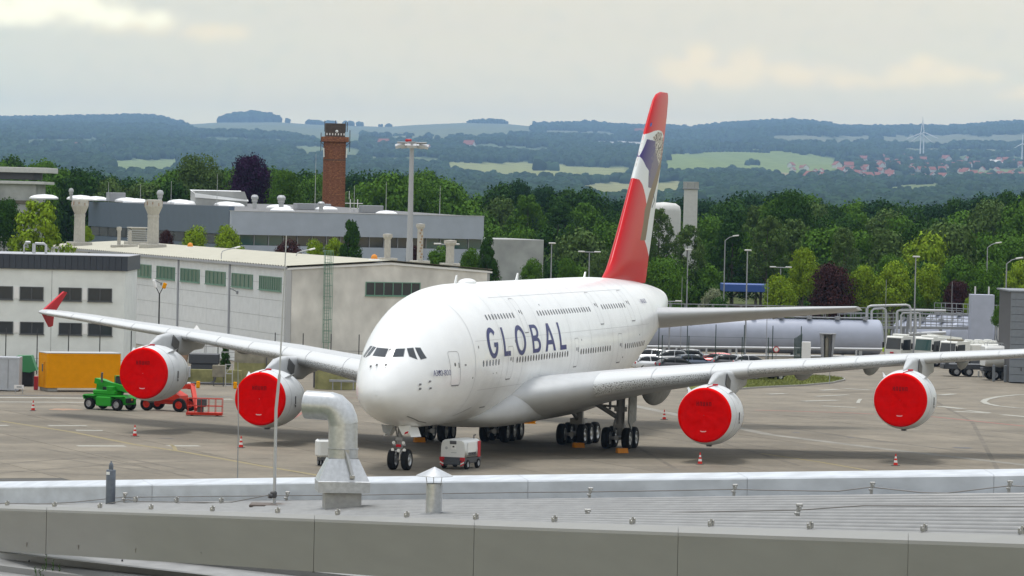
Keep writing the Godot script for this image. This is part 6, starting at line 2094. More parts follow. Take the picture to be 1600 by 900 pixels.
	m.prism([Vector2(-3.4, 0), Vector2(3.6, 0), Vector2(3.6, 0.9), Vector2(3.2, 1.9), Vector2(-3.4, 1.9)], -2.6, 0.0)
	put(m, "wall", mats.pale_block, s)
	m = MB.new()
	m.quad(Vector3(-3.5, 1.5, 0.15), Vector3(3.7, 0.75, 0.15), Vector3(3.4, 2.0, -2.7), Vector3(-3.5, 2.0, -2.7))
	m.quad(Vector3(-3.5, 1.0, 0.15), Vector3(3.7, 0.6, 0.15), Vector3(3.7, 0.75, 0.15), Vector3(-3.5, 1.5, 0.15))
	put(m, "roof", mats.dome_white, s)
	for q in [[181, 545, 2.2, 1.2, "boxy grey plant housing among the left skylights"], [580, 500, 2.6, 0.9, "low grey plant housing right of the brick tower's foot"], [488, 512, 4.4, 0.8, "long pale roof housing left of the brick tower's foot"]]:
		m = MB.new()
		m.bbox(fit.call(q[0], 316, q[1]) + Vector3(0, q[3] * 0.5, 0), Vector3(q[2], q[3], 2.0), 0.04, Basis(Vector3.UP, YAW))
		tag(put(m, "plant_housing", mats.steel_grey), q[4], "roof housing")
	# thin rods and a frame aerial
	nth = -1
	for q in [[170, 285, 548], [220, 288, 540], [268, 283, 535], [340, 272, 525], [494, 240, 505], [554, 290, 500], [604, 284, 498], [688, 290, 492]]:
		nth += 1
		var top := spot(q[0], q[1], q[2])
		m = MB.new()
		m.tube([Vector3(top.x, 14.1, top.z), top], [0.05, 0.02], 6)
		tag(put(m, "lightning_rod", mats.steel_pale), "thin lightning rod on the grey hall's roof, %s from the left" % NTH[nth], "lightning rod", "rods on the hall roof")
	var ae := base("frame_aerial", fit.call(553, 322, 500))
	tag(ae, "white frame aerial on the hall roof right of the brick tower", "aerial")
	m = MB.new()
	for x in [-0.45, 0.45]: m.bar(Vector3(x, 0, 0), Vector3(x, 1.6, 0), 0.1)
	m.bar(Vector3(-1.1, 1.1, 0), Vector3(1.1, 1.1, 0), 0.09); m.bar(Vector3(-0.6, 1.6, 0), Vector3(-0.6, 2.6, 0), 0.06)
	m.bar(Vector3(-0.6, 0.5, 0), Vector3(0.6, 0.5, 0), 0.1)
	put(m, "frame", mats.white_trim, ae)
	# upper block at the left edge
	var ub := base("upper_block", under(57, 300, 575), YAW * 0.0)
	tag(ub, "pale concrete block with an overhanging flat roof at the upper left", "building")
	m = MB.new()
	m.box(Vector3(-15.0, 8.6, -6), Vector3(29.8, 17.2, 12))
	put(m, "wall", mats.pale_block, ub)
	for q in [[18.75, 1.0, 0.9], [16.95, 0.5, 0.4]]:
		m = MB.new()
		m.bbox(Vector3(-14.6 + q[2] * 0.5, q[0], -6), Vector3(30.6 + q[2], 0.75 if q[1] > 0.8 else 0.4, 13.2), 0.04)
		put(m, "roof_slab", mats.silo, ub)
	m = MB.new()
	m.box(Vector3(-15.0, 17.9, -6), Vector3(29.0, 1.0, 11.2))
	put(m, "clerestory", mats.clad_dark, ub)
	m = MB.new()
	m.box(Vector3(-15.0, 14.2, 0.06), Vector3(29.0, 0.5, 0.12))
	put(m, "window_band", mats.window_glass, ub)
func make_brick_tower() -> void:
	var d := 585.0
	var o := base("brick_tower", under(521.5, 300, d), 0.1)
	tag(o, "tall square red-brick tower with railed dark lantern and aerials", "tower")
	var s := d / FOC
	var w := 33.5 * s
	var P := func(py: float) -> float: return spot(522, py, d).y
	var m := MB.new()
	var h1: float = P.call(222)
	m.lathe([Vector2(w * 0.73, 0), Vector2(w * 0.70, h1)], 4, Transform3D(Basis(Vector3.UP, PI / 4), Vector3.ZERO), 0.99)
	put(m, "shaft", mats.brick, o)
	m = MB.new()
	m.box(Vector3(0, P.call(250), 0), Vector3(w * 1.03, 0.12, w * 1.03))
	put(m, "string_course", mats.brick_dark, o)
	m = MB.new()
	m.bbox(Vector3(0, (P.call(214) + P.call(222)) * 0.5, 0), Vector3(w * 1.24, P.call(214) - P.call(222), w * 1.24), 0.04)
	put(m, "parapet", mats.brick, o)
	m = MB.new()
	m.bbox(Vector3(0, (P.call(193) + P.call(214)) * 0.5, 0), Vector3(w * 0.9, P.call(193) - P.call(214), w * 0.9), 0.03)
	put(m, "lantern", mats.brick_dark, o)
	m = MB.new()
	for k in 7: m.box(Vector3(-w * 0.4 + k * w * 0.133, P.call(210), w * 0.46), Vector3(0.16, 0.3, 0.05))
	put(m, "louvre", mats.cone_white, o)
	m = MB.new()
	m.lathe([Vector2(0.22, 0), Vector2(0.15, 0.12), Vector2(0, 0.14)], 12, Transform3D(Basis(Vector3.RIGHT, PI / 2), Vector3(0.18, P.call(205.5), w * 0.46)))
	put(m, "dish_aerial", mats.white_trim, o)
	for q in [[-w * 0.5, 189], [w * 0.47, 190], [w * 0.55, 191], [0.0, 188.5], [-w * 0.66, 208], [w * 0.68, 203]]:
		m = MB.new()
		m.tube([Vector3(q[0], P.call(193 if absf(q[0]) < w * 0.6 else 224) - 1.2, w * 0.3), Vector3(q[0], P.call(q[1]), w * 0.3)], 0.06, 6)
		put(m, "rod_aerial", mats.clad_dark, o)
	for sx in [-1.0, 1.0]:
		m = MB.new()
		m.tube([Vector3(sx * w * 0.52, P.call(246), w * 0.52), Vector3(sx * w * 0.54, P.call(232), w * 0.54)], 0.1, 6)
		put(m, "drain", mats.white_trim, o)
		m = MB.new()
		m.bar(Vector3(sx * w * 0.5, P.call(228), w * 0.4), Vector3(sx * w * 0.72, P.call(221), w * 0.4), 0.1)
		put(m, "bracket", mats.clad_dark, o)
func make_mast() -> void:
	var d := 395.0
	var o := base("light_mast", under(641, 380, d))
	tag(o, "tall tapered grey floodlight mast with a ring of lamp panels", "light mast")
	var top := spot(643.5, 226, d)
	var foot := spot(639.5, 440, d)
	o.position = Vector3(lerpf(top.x, foot.x, 0.3), 0, -d)
	var h := top.y
	var m := MB.new()
	m.tube([Vector3(0, 0, 0), Vector3(0, h * 0.55, 0), Vector3(0, h * 0.56, 0), Vector3(0, h, 0)], [0.40, 0.32, 0.29, 0.2], 16)
	put(m, "pole", mats.mast_grey, o)
	m = MB.new()
	m.tube([Vector3(-1.4, h + 0.15, 0), Vector3(1.4, h + 0.15, 0)], 0.08, 8); m.tube([Vector3(0, h + 0.15, -1.2), Vector3(0, h + 0.15, 1.2)], 0.08, 8)
	m.bbox(Vector3(0, h + 0.2, 0), Vector3(2.9, 0.1, 0.5), 0.03); m.lathe([Vector2(0.4, h - 0.1), Vector2(0.4, h + 0.3), Vector2(0, h + 0.32)], 14)
	put(m, "crown_frame", mats.steel_grey, o)
	for q in [[-1.15, -0.3, 0.3], [0.0, 0.5, 0.0], [1.15, -0.3, -0.3], [-0.6, -0.8, 0.2], [0.6, -0.8, -0.2]]:
		m = MB.new()
		m.bbox(Vector3(q[0], h - 0.12, q[1]), Vector3(0.95, 0.3, 0.75), 0.03, Basis(Vector3.BACK, q[2] * 0.7) * Basis(Vector3.RIGHT, 0.3))
		put(m, "lamp_panel", mats.steel_pale, o)
	m = MB.new()
	m.bbox(Vector3(-0.35, h + 0.4, 0), Vector3(0.6, 0.28, 0.3), 0.05)
	put(m, "obstruction_lamp", mats.red_deep, o)
func street_lamp(px: float, py: float, d: float, kind: int, label: String) -> void:
	var top := spot(px, py, d)
	var o := base("street_lamp", Vector3(top.x, 0, -d))
	tag(o, label, "street lamp")
	var m := MB.new()
	var h := top.y
	m.tube([Vector3.ZERO, Vector3(0, h - 0.1, 0)], [0.1, 0.055], 8)
	if kind == 1: m.tube([Vector3(0, h - 0.15, 0), Vector3(0.5, h + 0.25, 0), Vector3(1.0, h + 0.4, 0)], 0.045, 6)
	if kind == 2: m.tube([Vector3(-0.9, h, 0), Vector3(0.9, h, 0)], 0.05, 6)
	put(m, "pole", mats.steel_grey, o)
	for q in ([[0.05, 0.0]] if kind == 0 else ([[1.25, 0.45]] if kind == 1 else [[-0.9, 0.05], [0.9, 0.05]])):
		m = MB.new()
		m.bbox(Vector3(q[0], h + q[1], 0), Vector3(0.75, 0.16, 0.3), 0.05, Basis(Vector3.BACK, 0.15 if kind == 1 else 0.0))
		put(m, "lamp_head", mats.silo, o)
func make_lamps() -> void:
	street_lamp(862, 380, 430, 0, "slim street lamp above the upper deck, left of the red fin")
	street_lamp(921, 394, 455, 2, "double-armed street lamp just left of the red fin")
	street_lamp(1075, 390, 470, 0, "slim grey mast right of the red fin's foot")
	street_lamp(1133, 374, 480, 1, "tall street lamp with one bent arm before the wood")
	street_lamp(1168, 391, 430, 0, "slim street lamp beside the blue building")
	street_lamp(1431, 401, 415, 0, "slim street lamp rising behind the pipe gantry")
	street_lamp(1543, 385, 470, 1, "bent-arm street lamp high among the trees at right")
	street_lamp(1573, 410, 400, 1, "street lamp beside the grey clad building")
	street_lamp(1220, 418, 470, 2, "double-armed street lamp low among the trees behind the tanks")
	street_lamp(1047, 471, 425, 2, "low flat-topped lamp right behind the jet's tail")
	street_lamp(698, 382, 400, 2, "double-armed street lamp right of the hangar gable")
	# double-headed lamp before the hangar
	var top := spot(249, 458, 352)
	var o := base("twin_lamp", Vector3(top.x, 0, -352))
	tag(o, "dark Y-shaped twin lamp before the white hangar wall", "street lamp")
	var m := MB.new()
	m.tube([Vector3.ZERO, Vector3(0, top.y, 0)], [0.09, 0.06], 8)
	m.tube([Vector3(0, top.y - 0.1, 0), Vector3(-0.3, top.y + 0.5, 0)], 0.04, 6); m.tube([Vector3(0, top.y - 0.1, 0), Vector3(0.3, top.y + 0.5, 0)], 0.04, 6)
	put(m, "pole", mats.post_dark, o)
	m = MB.new()
	m.bbox(Vector3(-0.42, top.y + 0.8, 0), Vector3(0.26, 0.75, 0.2), 0.06, Basis(Vector3.BACK, 0.3))
	put(m, "lamp_head", mats.dome_white, o)
	m = MB.new()
	m.bbox(Vector3(0.42, top.y + 0.65, 0), Vector3(0.32, 0.5, 0.2), 0.05, Basis(Vector3.BACK, -0.3))
	put(m, "lamp_head", mats.crate_yellow, o)
	# thin poles
	for q in [[1200, 437, 415, "thin pole in front of the tank, left"], [1385, 437, 415, "thin pole in front of the pipe gantry"], [1488, 440, 410, "thin pole before the small tanks"], [1066, 432, 420, "thin pole beside the jet's tail"], [1297, 572, 368, "thin bare pole on the grass island"]]:
		var t := spot(q[0], q[1], q[2])
		m = MB.new()
		m.tube([Vector3(t.x, 0, t.z), t], [0.045, 0.025], 6)
		tag(put(m, "thin_pole", mats.steel_grey), q[3], "pole")
func fence(called: String, label: String, pts: Array, h: float, mt: String, step: float, rails: Array) -> void:
	var o := base(called, pts[0])
	tag(o, label, "fence")
	for i in pts.size() - 1:
		var a: Vector3 = pts[i] - pts[0]; var b: Vector3 = pts[i + 1] - pts[0]
		var k := maxi(1, int(round(a.distance_to(b) / step)))
		for j in k + (1 if i == pts.size() - 2 else 0):
			var p := a.lerp(b, j / float(k))
			var m := MB.new()
			m.bbox(p + Vector3(0, h * 0.5, 0), Vector3(0.085, h, 0.085), 0.01)
			put(m, "post", mats[mt], o)
		for r in rails:
			var m := MB.new()
			m.bar(a + Vector3(0, h * r, 0.0), b + Vector3(0, h * r, 0.0), 0.022)
			put(m, "rail_wire", mats[mt], o)
func make_fences() -> void:
	var d := 352.0
	var a := under(-40, 520, d); var b := under(205, 520, d)
	fence("wire_fence", "dark post fence before the white office, over the yellow container", [a, b], 3.95, "post_dark", 2.55, [0.15, 0.35])
	a = under(430, 520, 362); b = under(605, 520, 362)
	fence("wire_fence", "dark post fence along the foot of the beige gable", [a, b], 3.75, "post_dark", 2.55, [0.3, 0.6])
	a = under(341, 520, 356); b = under(368, 520, 356)
	fence("wire_fence", "short dark green fence by the small conifer", [a, b], 3.4, "post_green", 1.6, [0.9, 0.5])
	a = under(985, 530, 399); b = under(1252, 530, 399)
	fence("mesh_fence", "tall dark green fence in front of the long tank", [a, b], 4.3, "post_green", 2.6, [0.25])
	a = under(1035, 530, 384); b = under(1160, 530, 384); var c := under(1242, 530, 384); var e := under(1253, 530, 398)
	fence("mesh_fence", "dark green fence round the parking corner with top rail", [a, b, c, e], 3.6, "post_green", 2.5, [0.98, 0.3])
func make_tank(at: Vector3, turn: float, r: float, len: float, h: float, label: String) -> void:
	var o := base("fuel_tank", at, turn)
	tag(o, label, "tank")
	var m := MB.new()
	var pf := []
	for k in 7: pf.append(Vector2(r * sin(PI / 2 * k / 6.0), -len * 0.5 - r * 0.32 * cos(PI / 2 * k / 6.0)))
	for k in 7: pf.append(Vector2(r * cos(PI / 2 * k / 6.0), len * 0.5 + r * 0.32 * sin(PI / 2 * k / 6.0)))
	m.lathe(pf, 48, Transform3D(Basis(Vector3.BACK, -PI / 2), Vector3(0, h + r, 0)), 0.4)
	put(m, "shell", mats.tank_grey, o)
	m = MB.new()
	for k in 4:
		var x := lerpf(-len * 0.42, len * 0.42, k / 3.0)
		m.box(Vector3(x, (h + r * 0.5) * 0.5, 0), Vector3(0.35, h + r * 0.5, r * 1.5))
	put(m, "saddle", mats.pale_block, o)
	m = MB.new()
	m.box(Vector3(0, h + 2 * r + 0.12, 0), Vector3(len * 0.9, 0.08, 1.3))
	var wk := put(m, "walkway", mats.steel_grey, o)
	m = MB.new()
	for z in [-0.65, 0.65]:
		for y in [0.55, 1.1]: m.bar(Vector3(-len * 0.45, h + 2 * r + 0.15 + y, z), Vector3(len * 0.45, h + 2 * r + 0.15 + y, z), 0.05)
		var k := int(len / 1.6)
		for j in k + 1: m.bar(Vector3(-len * 0.45 + len * 0.9 * j / k, h + 2 * r + 0.1, z), Vector3(-len * 0.45 + len * 0.9 * j / k, h + 2 * r + 1.25, z), 0.05)
	put(m, "handrail", mats.steel_grey, wk)
	m = MB.new()
	for j in int(len / 3.0):
		m.lathe([Vector2(0.3, 0), Vector2(0.3, 0.35), Vector2(0, 0.36)], 12, Transform3D(Basis(), Vector3(-len * 0.4 + j * 3.0, h + 2 * r - 0.05, 0.9)))
	put(m, "manhole", mats.steel_grey, o)
func make_tank_farm() -> void:
	var a := under(1385, 530, 432)
	make_tank(a + Vector3(-13.2, 0, -1.5), 0.06, 1.9, 25.0, 0.35, "long grey horizontal fuel tank behind the tailplane")
	make_tank(under(1455, 530, 448), -0.9, 1.75, 9.0, 0.3, "grey fuel tank end-on behind the white trucks, left one of two")
	make_tank(under(1525, 530, 455), -0.75, 2.0, 12.0, 0.3, "grey fuel tank end-on behind the white trucks, right one of two")
	# pale pipeline at the foot of the long tank
	var m := MB.new()
	var p0 := under(1010, 551, 426); var p1 := under(1385, 545, 426)
	p0.y = maxf(spot(1010, 549, 426).y, 1.0); p1.y = maxf(spot(1385, 546, 426).y, 1.0)
	m.tube([p0, p1], 0.14, 8); m.tube([p0 + Vector3(0, -0.8, 0.4), p1 + Vector3(0, -0.8, 0.4)], 0.12, 8)
	for k in 9:
		var q := p0.lerp(p1, k / 8.0)
		m.box(Vector3(q.x, (q.y - 0.1) * 0.5, q.z + 0.1), Vector3(0.18, q.y - 0.1, 0.5))
	tag(put(m, "ground_pipeline", mats.steel_pale), "pale pipeline on low stools along the long tank's foot", "pipeline")
	# pipe gantry with bends
	var g := base("pipe_gantry", under(1440, 545, 436))
	tag(g, "pale pipe gantry with hooped pipes and railings above the trucks", "gantry")
	var o := -g.position
	var D := 436.0
	for q in [[[[1355, 548], [1355, 483], [1357, 479.5], [1361, 478], [1416, 476.5], [1421, 478], [1423, 482], [1423, 548]], 0.13], [[[1362, 548], [1362, 486], [1366, 482.5], [1380, 481.5], [1383.5, 484], [1384.5, 489], [1384.5, 548]], 0.13], [[[1401.5, 548], [1401.5, 490], [1403, 486], [1407, 485], [1478, 485.5]], 0.13], [[[1408, 548], [1408, 493], [1411, 489], [1436, 489], [1437.5, 492], [1437.5, 512]], 0.12], [[[1430.5, 548], [1430.5, 490]], 0.15], [[[1545, 500], [1555, 499], [1558, 499.5], [1559, 503], [1559, 545]], 0.12], [[[1535, 502], [1553, 501.5], [1555.5, 504], [1555.5, 545]], 0.1], [[[1420, 522], [1478, 520]], 0.2]]:
		m = MB.new()
		var path := []
		for p in q[0]: path.append(spot(p[0], p[1], D) + o)
		m.tube(path, q[1], 10)
		put(m, "pipe", mats.steel_pale, g)
	m = MB.new()
	for y in [490.0, 496.0, 502.0, 507.0]:
		m.bar(spot(1310, y + 0.5, D + 3) + o, spot(1402, y - 0.5, D + 3) + o, 0.09); m.bar(spot(1426, y - 1, D + 3) + o, spot(1524, y + 3, D + 3) + o, 0.09)
	for k in 26:
		var x := 1312.0 + k * 8.4
		m.bar(spot(x, 489, D + 3.2) + o, spot(x, 511, D + 3.2) + o, 0.07)
	put(m, "railing", mats.steel_grey, g)
	m = MB.new()
	m.bar(spot(1310, 511, D + 3) + o, spot(1528, 513, D + 3) + o, 0.6, 0.3)
	put(m, "catwalk", mats.steel_grey, g)
	m = MB.new()
	for x in [1318, 1350, 1396, 1412, 1424, 1470, 1520]:
		var t := spot(x, 511, D + 3)
		m.bar(t + o, Vector3(t.x, 0, t.z) + o, 0.3)
	m.bar(spot(1415, 545, D + 1) + o, spot(1420, 492, D + 1) + o, 0.35, 0.3)
	put(m, "leg", mats.steel_grey, g)
	# cabinet stand, white box, lime box
	var c := base("filter_stand", under(1293, 551, 424))
	c.scale = Vector3(0.85, 0.85, 0.85)
	tag(c, "grey funnel-shaped filter stand in front of the long tank", "filter stand")
	m = MB.new()
	var z0 := spot(1293, 551, 408).y
	m.prism([Vector2(-0.7, 0.3), Vector2(0.75, 0.3), Vector2(0.95, z0 + 1.9), Vector2(-0.95, z0 + 1.9)], -0.7, -0.55)
	m.prism([Vector2(-0.95, z0 + 1.9), Vector2(-0.6, 0), Vector2(-0.45, 0), Vector2(-0.55, z0 + 1.9)], -0.55, 0.6)
	m.prism([Vector2(0.95, z0 + 1.9), Vector2(0.6, 0), Vector2(0.45, 0), Vector2(0.55, z0 + 1.9)], -0.55, 0.6)
	m.box(Vector3(0, z0 + 1.9, 0), Vector3(2.0, 0.12, 1.5))
	put(m, "housing", mats.steel_grey, c)
	m = MB.new()
	m.lathe([Vector2(0.25, 0), Vector2(0.25, z0 + 1.3), Vector2(0.1, z0 + 1.5), Vector2(0, z0 + 1.5)], 14, Transform3D(Basis(), Vector3(-0.12, 0, 0.1)))
	put(m, "filter", mats.tank_tan, c)
	m = MB.new()
	var wb := under(1260, 545, 397)
	m.bbox(Vector3(wb.x, spot(1260, 534, 397).y * 0.5, wb.z), Vector3(0.85, spot(1260, 534, 397).y, 0.6), 0.03)
	tag(put(m, "white_cabinet", mats.white_trim), "white upright cabinet at the right end of the green fence", "cabinet")
	m = MB.new()
	var lb := base("lime_box", under(1384, 547, 421))
	tag(lb, "small bright lime-yellow box on a post beside the front truck", "box")
	var lh := spot(1384, 546, 421).y
	m.bbox(Vector3(0, lh, 0), Vector3(0.66, 0.5, 0.4), 0.05)
	put(m, "box", mats.lime, lb)
	m = MB.new()
	m.bar(Vector3(0, 0, 0), Vector3(0, lh - 0.2, 0), 0.08)
	put(m, "post", mats.steel_grey, lb)
	# round road sign inside the fence
	var sg := base("road_sign", under(1213, 548, 392))
	tag(sg, "small round red-rimmed road sign behind the green fence", "sign")
	var hs := spot(1213, 546, 392).y
	m = MB.new()
	m.tube([Vector3.ZERO, Vector3(0, hs + 0.3, 0)], 0.035, 6)
	put(m, "pole", mats.steel_grey, sg)
	m = MB.new()
	m.lathe([Vector2(0.3, 0), Vector2(0.3, 0.03), Vector2(0, 0.03)], 20, Transform3D(Basis(Vector3.RIGHT, PI / 2), Vector3(0, hs, 0.04)), 0.9)
	put(m, "disc", mats.red_deep, sg)
	m = MB.new()
	m.lathe([Vector2(0.21, 0), Vector2(0.21, 0.01), Vector2(0, 0.012)], 20, Transform3D(Basis(Vector3.RIGHT, PI / 2), Vector3(0, hs, 0.072)), 0.9)
	put(m, "disc_face", mats.cone_white, sg)
	# concrete block with two rods
	var cb := base("concrete_stack", under(1533.5, 490, 436))
	tag(cb, "square grey concrete stack with two rods among the trees", "stack")
	var ct := spot(1533, 460, 436).y
	m = MB.new()
	m.bbox(Vector3(0, ct * 0.5, 0), Vector3(2.5, ct, 2.2), 0.03)
	put(m, "block", mats.tank_grey, cb)
	m = MB.new()
	for x in [-0.72, 0.75]: m.tube([Vector3(x, ct, 0), Vector3(x, ct + 0.85, 0)], 0.09, 8)
	put(m, "rod", mats.silo, cb)
	# silos behind the tail
	var s := base("white_silo", under(1037, 340, 560))
	tag(s, "white round-topped silo half hidden by trees right of the fin", "silo")
	var st := spot(1040, 330, 560).y
	m = MB.new()
	m.lathe([Vector2(2.35, 0), Vector2(2.35, st), Vector2(2.2, st + 0.7), Vector2(1.6, st + 1.1), Vector2(0, st + 1.25)], 32, Transform3D(), 0.5)
	put(m, "shell", mats.silo, s)
	s = base("round_chimney", under(1078.5, 340, 552))
	tag(s, "pale cylindrical chimney with a banded top right of the silo", "chimney")
	var ch := spot(1079, 295, 552).y
	m = MB.new()
	m.lathe([Vector2(1.0, 0), Vector2(0.93, ch)], 32)
	put(m, "shaft", mats.silo, s)
	for k in 7:
		m = MB.new()
		var an := TAU * k / 7.0
		var xf := Transform3D(Basis(Vector3.UP, an), Vector3.ZERO)
		m.bbox(xf * Vector3(0, ch + 0.5, 0.98), Vector3(0.78, 0.9, 0.06), 0.02, Basis(Vector3.UP, an))
		put(m, "cap_plate", mats.pale_block, s)
	m = MB.new()
	m.lathe([Vector2(0.95, ch - 0.1), Vector2(1.12, ch - 0.05), Vector2(1.12, ch + 0.1), Vector2(0.9, ch + 0.12)], 32, Transform3D(), 0.9)
	put(m, "ring", mats.steel_grey, s)
	# low blue-roofed building
	var bb := base("blue_building", under(1166, 478, 492))
	tag(bb, "low building with bright blue fascia among the trees", "building")
	m = MB.new()
	m.box(Vector3(0, 1.6, -3), Vector3(5.4, 3.2, 6))
	put(m, "wall", mats.tank_tan, bb)
	m = MB.new()
	m.bbox(Vector3(0.2, spot(1166, 450, 492).y, -2.5), Vector3(6.2, 0.9, 7.5), 0.04)
	put(m, "fascia", mats.blue_roof, bb)
	m = MB.new()
	m.box(Vector3(0.1, 3.6, -2.6), Vector3(6.0, 0.7, 7.0)); 
	put(m, "soffit", mats.brick_dark, bb)
	for k in 3: win_unit(bb, Vector3(-1.8 + k * 1.5, 2.1, 0.03), 1.1, 0.9, 1, Basis(), "white_trim", "window_glass")
	# clad building at the right edge
	var cl := base("clad_building", under(1577, 598, 380.0))
	tag(cl, "grey horizontally clad building cut by the right edge", "building")
	var top := spot(1577, 455, 380).y
	m = MB.new()
	m.box(Vector3(6.06, top * 0.5, -5.0), Vector3(11.9, top - 0.1, 9.9))
	put(m, "core", mats.clad_dark, cl)
	var n := 12
	for k in n:
		m = MB.new()
		var y := 0.06 + (top - 0.1) * k / n
		if k < 8: m.bbox(Vector3(0.72, y + top / n * 0.5, 0.03), Vector3(1.45, top / n - 0.04, 0.14), 0.015)
		else: m.bbox(Vector3(6.0, y + top / n * 0.5, 0.03), Vector3(12.0, top / n - 0.04, 0.14), 0.015)
		put(m, "cladding_panel", mats.clad_grey, cl)
	m = MB.new()
	m.bbox(Vector3(6.8, top * 0.33, 0.0), Vector3(9.8, top * 0.66, 0.06), 0.01)
	put(m, "roller_door", mats.crate_grey, cl)
	m = MB.new()
	m.bbox(Vector3(6.0, top + 0.02, -5.0), Vector3(12.3, 0.16, 10.5), 0.02)
	put(m, "roof_edge", mats.clad_grey, cl)
	m = MB.new()
	m.bbox(Vector3(1.1, 1.3, 0.13), Vector3(0.12, 0.3, 0.06), 0.01)
	put(m, "wall_switch", mats.clad_dark, cl)
	for q in [[1553, 596], [1571, 597]]:
		m = MB.new()
		m.bbox(ground(q[0], q[1]) + Vector3(0, 0.78, 0), Vector3(0.26, 1.56, 0.26), 0.03)
		tag(put(m, "guard_post", mats.clad_grey), "square steel guard post %s" % ("standing clear of the clad building" if q[0] == 1553 else "right against the clad building's corner"), "post")
# ---------------------------------------------------------------- vehicles
func car_proto(paint: String, suv: bool) -> Node3D:
	# local x ahead
	var o := base("parked_car", Vector3.ZERO)
	var k := 1.12 if suv else 1.0
	var body := [[-2.12, 0.45, 0.62, 0.62], [-2.08, 0.34, 0.98, 0.76], [-1.7, 0.28, 1.02, 0.84], [-0.8, 0.25, 0.99, 0.88], [0.6, 0.25, 0.96, 0.88], [1.3, 0.27, 0.9, 0.85], [1.85, 0.3, 0.78, 0.78], [2.08, 0.36, 0.66, 0.68], [2.14, 0.45, 0.56, 0.55]]
	var m := MB.new()
	var rw := []
	for q in body:
		var line := []
		for p in [[-1, 0.15], [-0.9, 0], [0.9, 0], [1, 0.15], [1, 0.65], [0.9, 1], [-0.9, 1], [-1, 0.65]]: line.append(Vector3(q[0], (q[1] + (q[2] - q[1]) * p[1]) * k, p[0] * q[3]))
		rw.append(line)
	m.rows(rw, true)
	m.cap(rw[0], Vector3(-1, 0, 0)); m.cap(rw[-1], Vector3(1, 0, 0))
	put(m, "body", mats[paint], o)
	m = MB.new()
	var cab := [[-2.0 if suv else -1.95, 0.98, 1.0, 0.72], [-1.6, 0.96, 1.36, 0.66], [-0.9, 0.96, 1.43, 0.63], [-0.1, 0.95, 1.42, 0.63], [0.4, 0.95, 1.3, 0.65], [1.05, 0.92, 0.97, 0.72]]
	rw = []
	for q in cab:
		var line := []
		for p in [[-1.12, 0], [1.12, 0], [1.0, 0.85], [0.86, 1], [-0.86, 1], [-1.0, 0.85]]: line.append(Vector3(q[0], (q[1] + (q[2] - q[1]) * p[1]) * k, p[0] * q[3]))
		rw.append(line)
	m.rows(rw, true)
	put(m, "cabin_glass", mats.glass_dark, o)
	m = MB.new()
	rw = []
	for q in [[-1.62, 1.37, 0.6], [-0.9, 1.445, 0.6], [-0.1, 1.435, 0.6], [0.25, 1.36, 0.6]]:
		var line := []
		for p in [[-0.92, -0.03], [0.92, -0.03], [0.9, 0.02], [0, 0.035], [-0.9, 0.02]]: line.append(Vector3(q[0], (q[1] + p[1]) * k, p[0] * q[2]))
		rw.append(line)
	m.rows(rw, true)
	m.cap(rw[0], Vector3(-1, 0, 0)); m.cap(rw[-1], Vector3(1, 0, 0))
	put(m, "roof", mats[paint], o)
	m = MB.new()
	for sz in [-1.0, 1.0]:
		m.bar(Vector3(0.3, 1.36 * k, 0.6 * sz), Vector3(1.0, 0.94 * k, 0.75 * sz), 0.06); m.bar(Vector3(-0.55, 0.95 * k, 0.74 * sz), Vector3(-0.6, 1.4 * k, 0.62 * sz), 0.08); m.bar(Vector3(-1.85, 0.98 * k, 0.74 * sz), Vector3(-1.55, 1.36 * k, 0.62 * sz), 0.12)
	put(m, "pillar", mats[paint], o)
	for sz in [-1.0, 1.0]:
		m = MB.new()
		m.bbox(Vector3(2.02, 0.6 * k, 0.55 * sz), Vector3(0.2, 0.14, 0.3), 0.04)
		put(m, "headlight", mats.lamp_glass, o)
		m = MB.new()
		m.bbox(Vector3(-2.08, 0.82 * k, 0.62 * sz), Vector3(0.12, 0.22, 0.24), 0.03)
		put(m, "tail_light", mats.red_deep, o)
		for x in [-1.3, 1.35]: wheel_part(o, Vector3(x, 0.32 * k, 0.76 * sz), 0.32 * k, 0.2, "rim")
	return o
func make_cars() -> void:
	for q in [[1012, 547, 402, "car_white", true, 2.9, "white estate car nearest the jet's tail in the back row"], [1043, 549, 400, "car_silver", true, 3.3, "dark silver van in the back row between white and black cars"], [1068, 548, 404, "car_dark", true, 3.0, "dark minivan with red tail light in the back row"], [1085, 553, 394, "car_blue", false, 0.4, "dark blue-grey hatchback in the middle of the parked cars"], [1022, 560, 388, "car_white", false, 0.3, "white saloon in the front row beside the jet's tail"], [1116, 554, 400, "car_red", false, 3.0, "bright red hatchback behind the wing"], [1146, 556, 396, "car_black", false, 0.2, "black saloon right of the red hatchback"], [1060, 562, 386, "car_black", false, 0.3, "black car roof just above the wing"], [1176, 560, 396, "car_silver", false, 0.2, "low silver car at the right end of the row"]]:
		var c := car_proto(q[3], q[4])
		var p := spot(q[0], q[1], q[2])
		c.position = Vector3(p.x, 0, p.z); c.rotation.y = q[5]
		tag(c, q[6], "car", "cars parked behind the jet")
	var c := car_proto("car_black", true)
	c.position = ground(1193, 594); c.rotation.y = 0.5
	c.position.y = 0.0
	tag(c, "black car parked past the grass island, seen beneath the wing", "car")
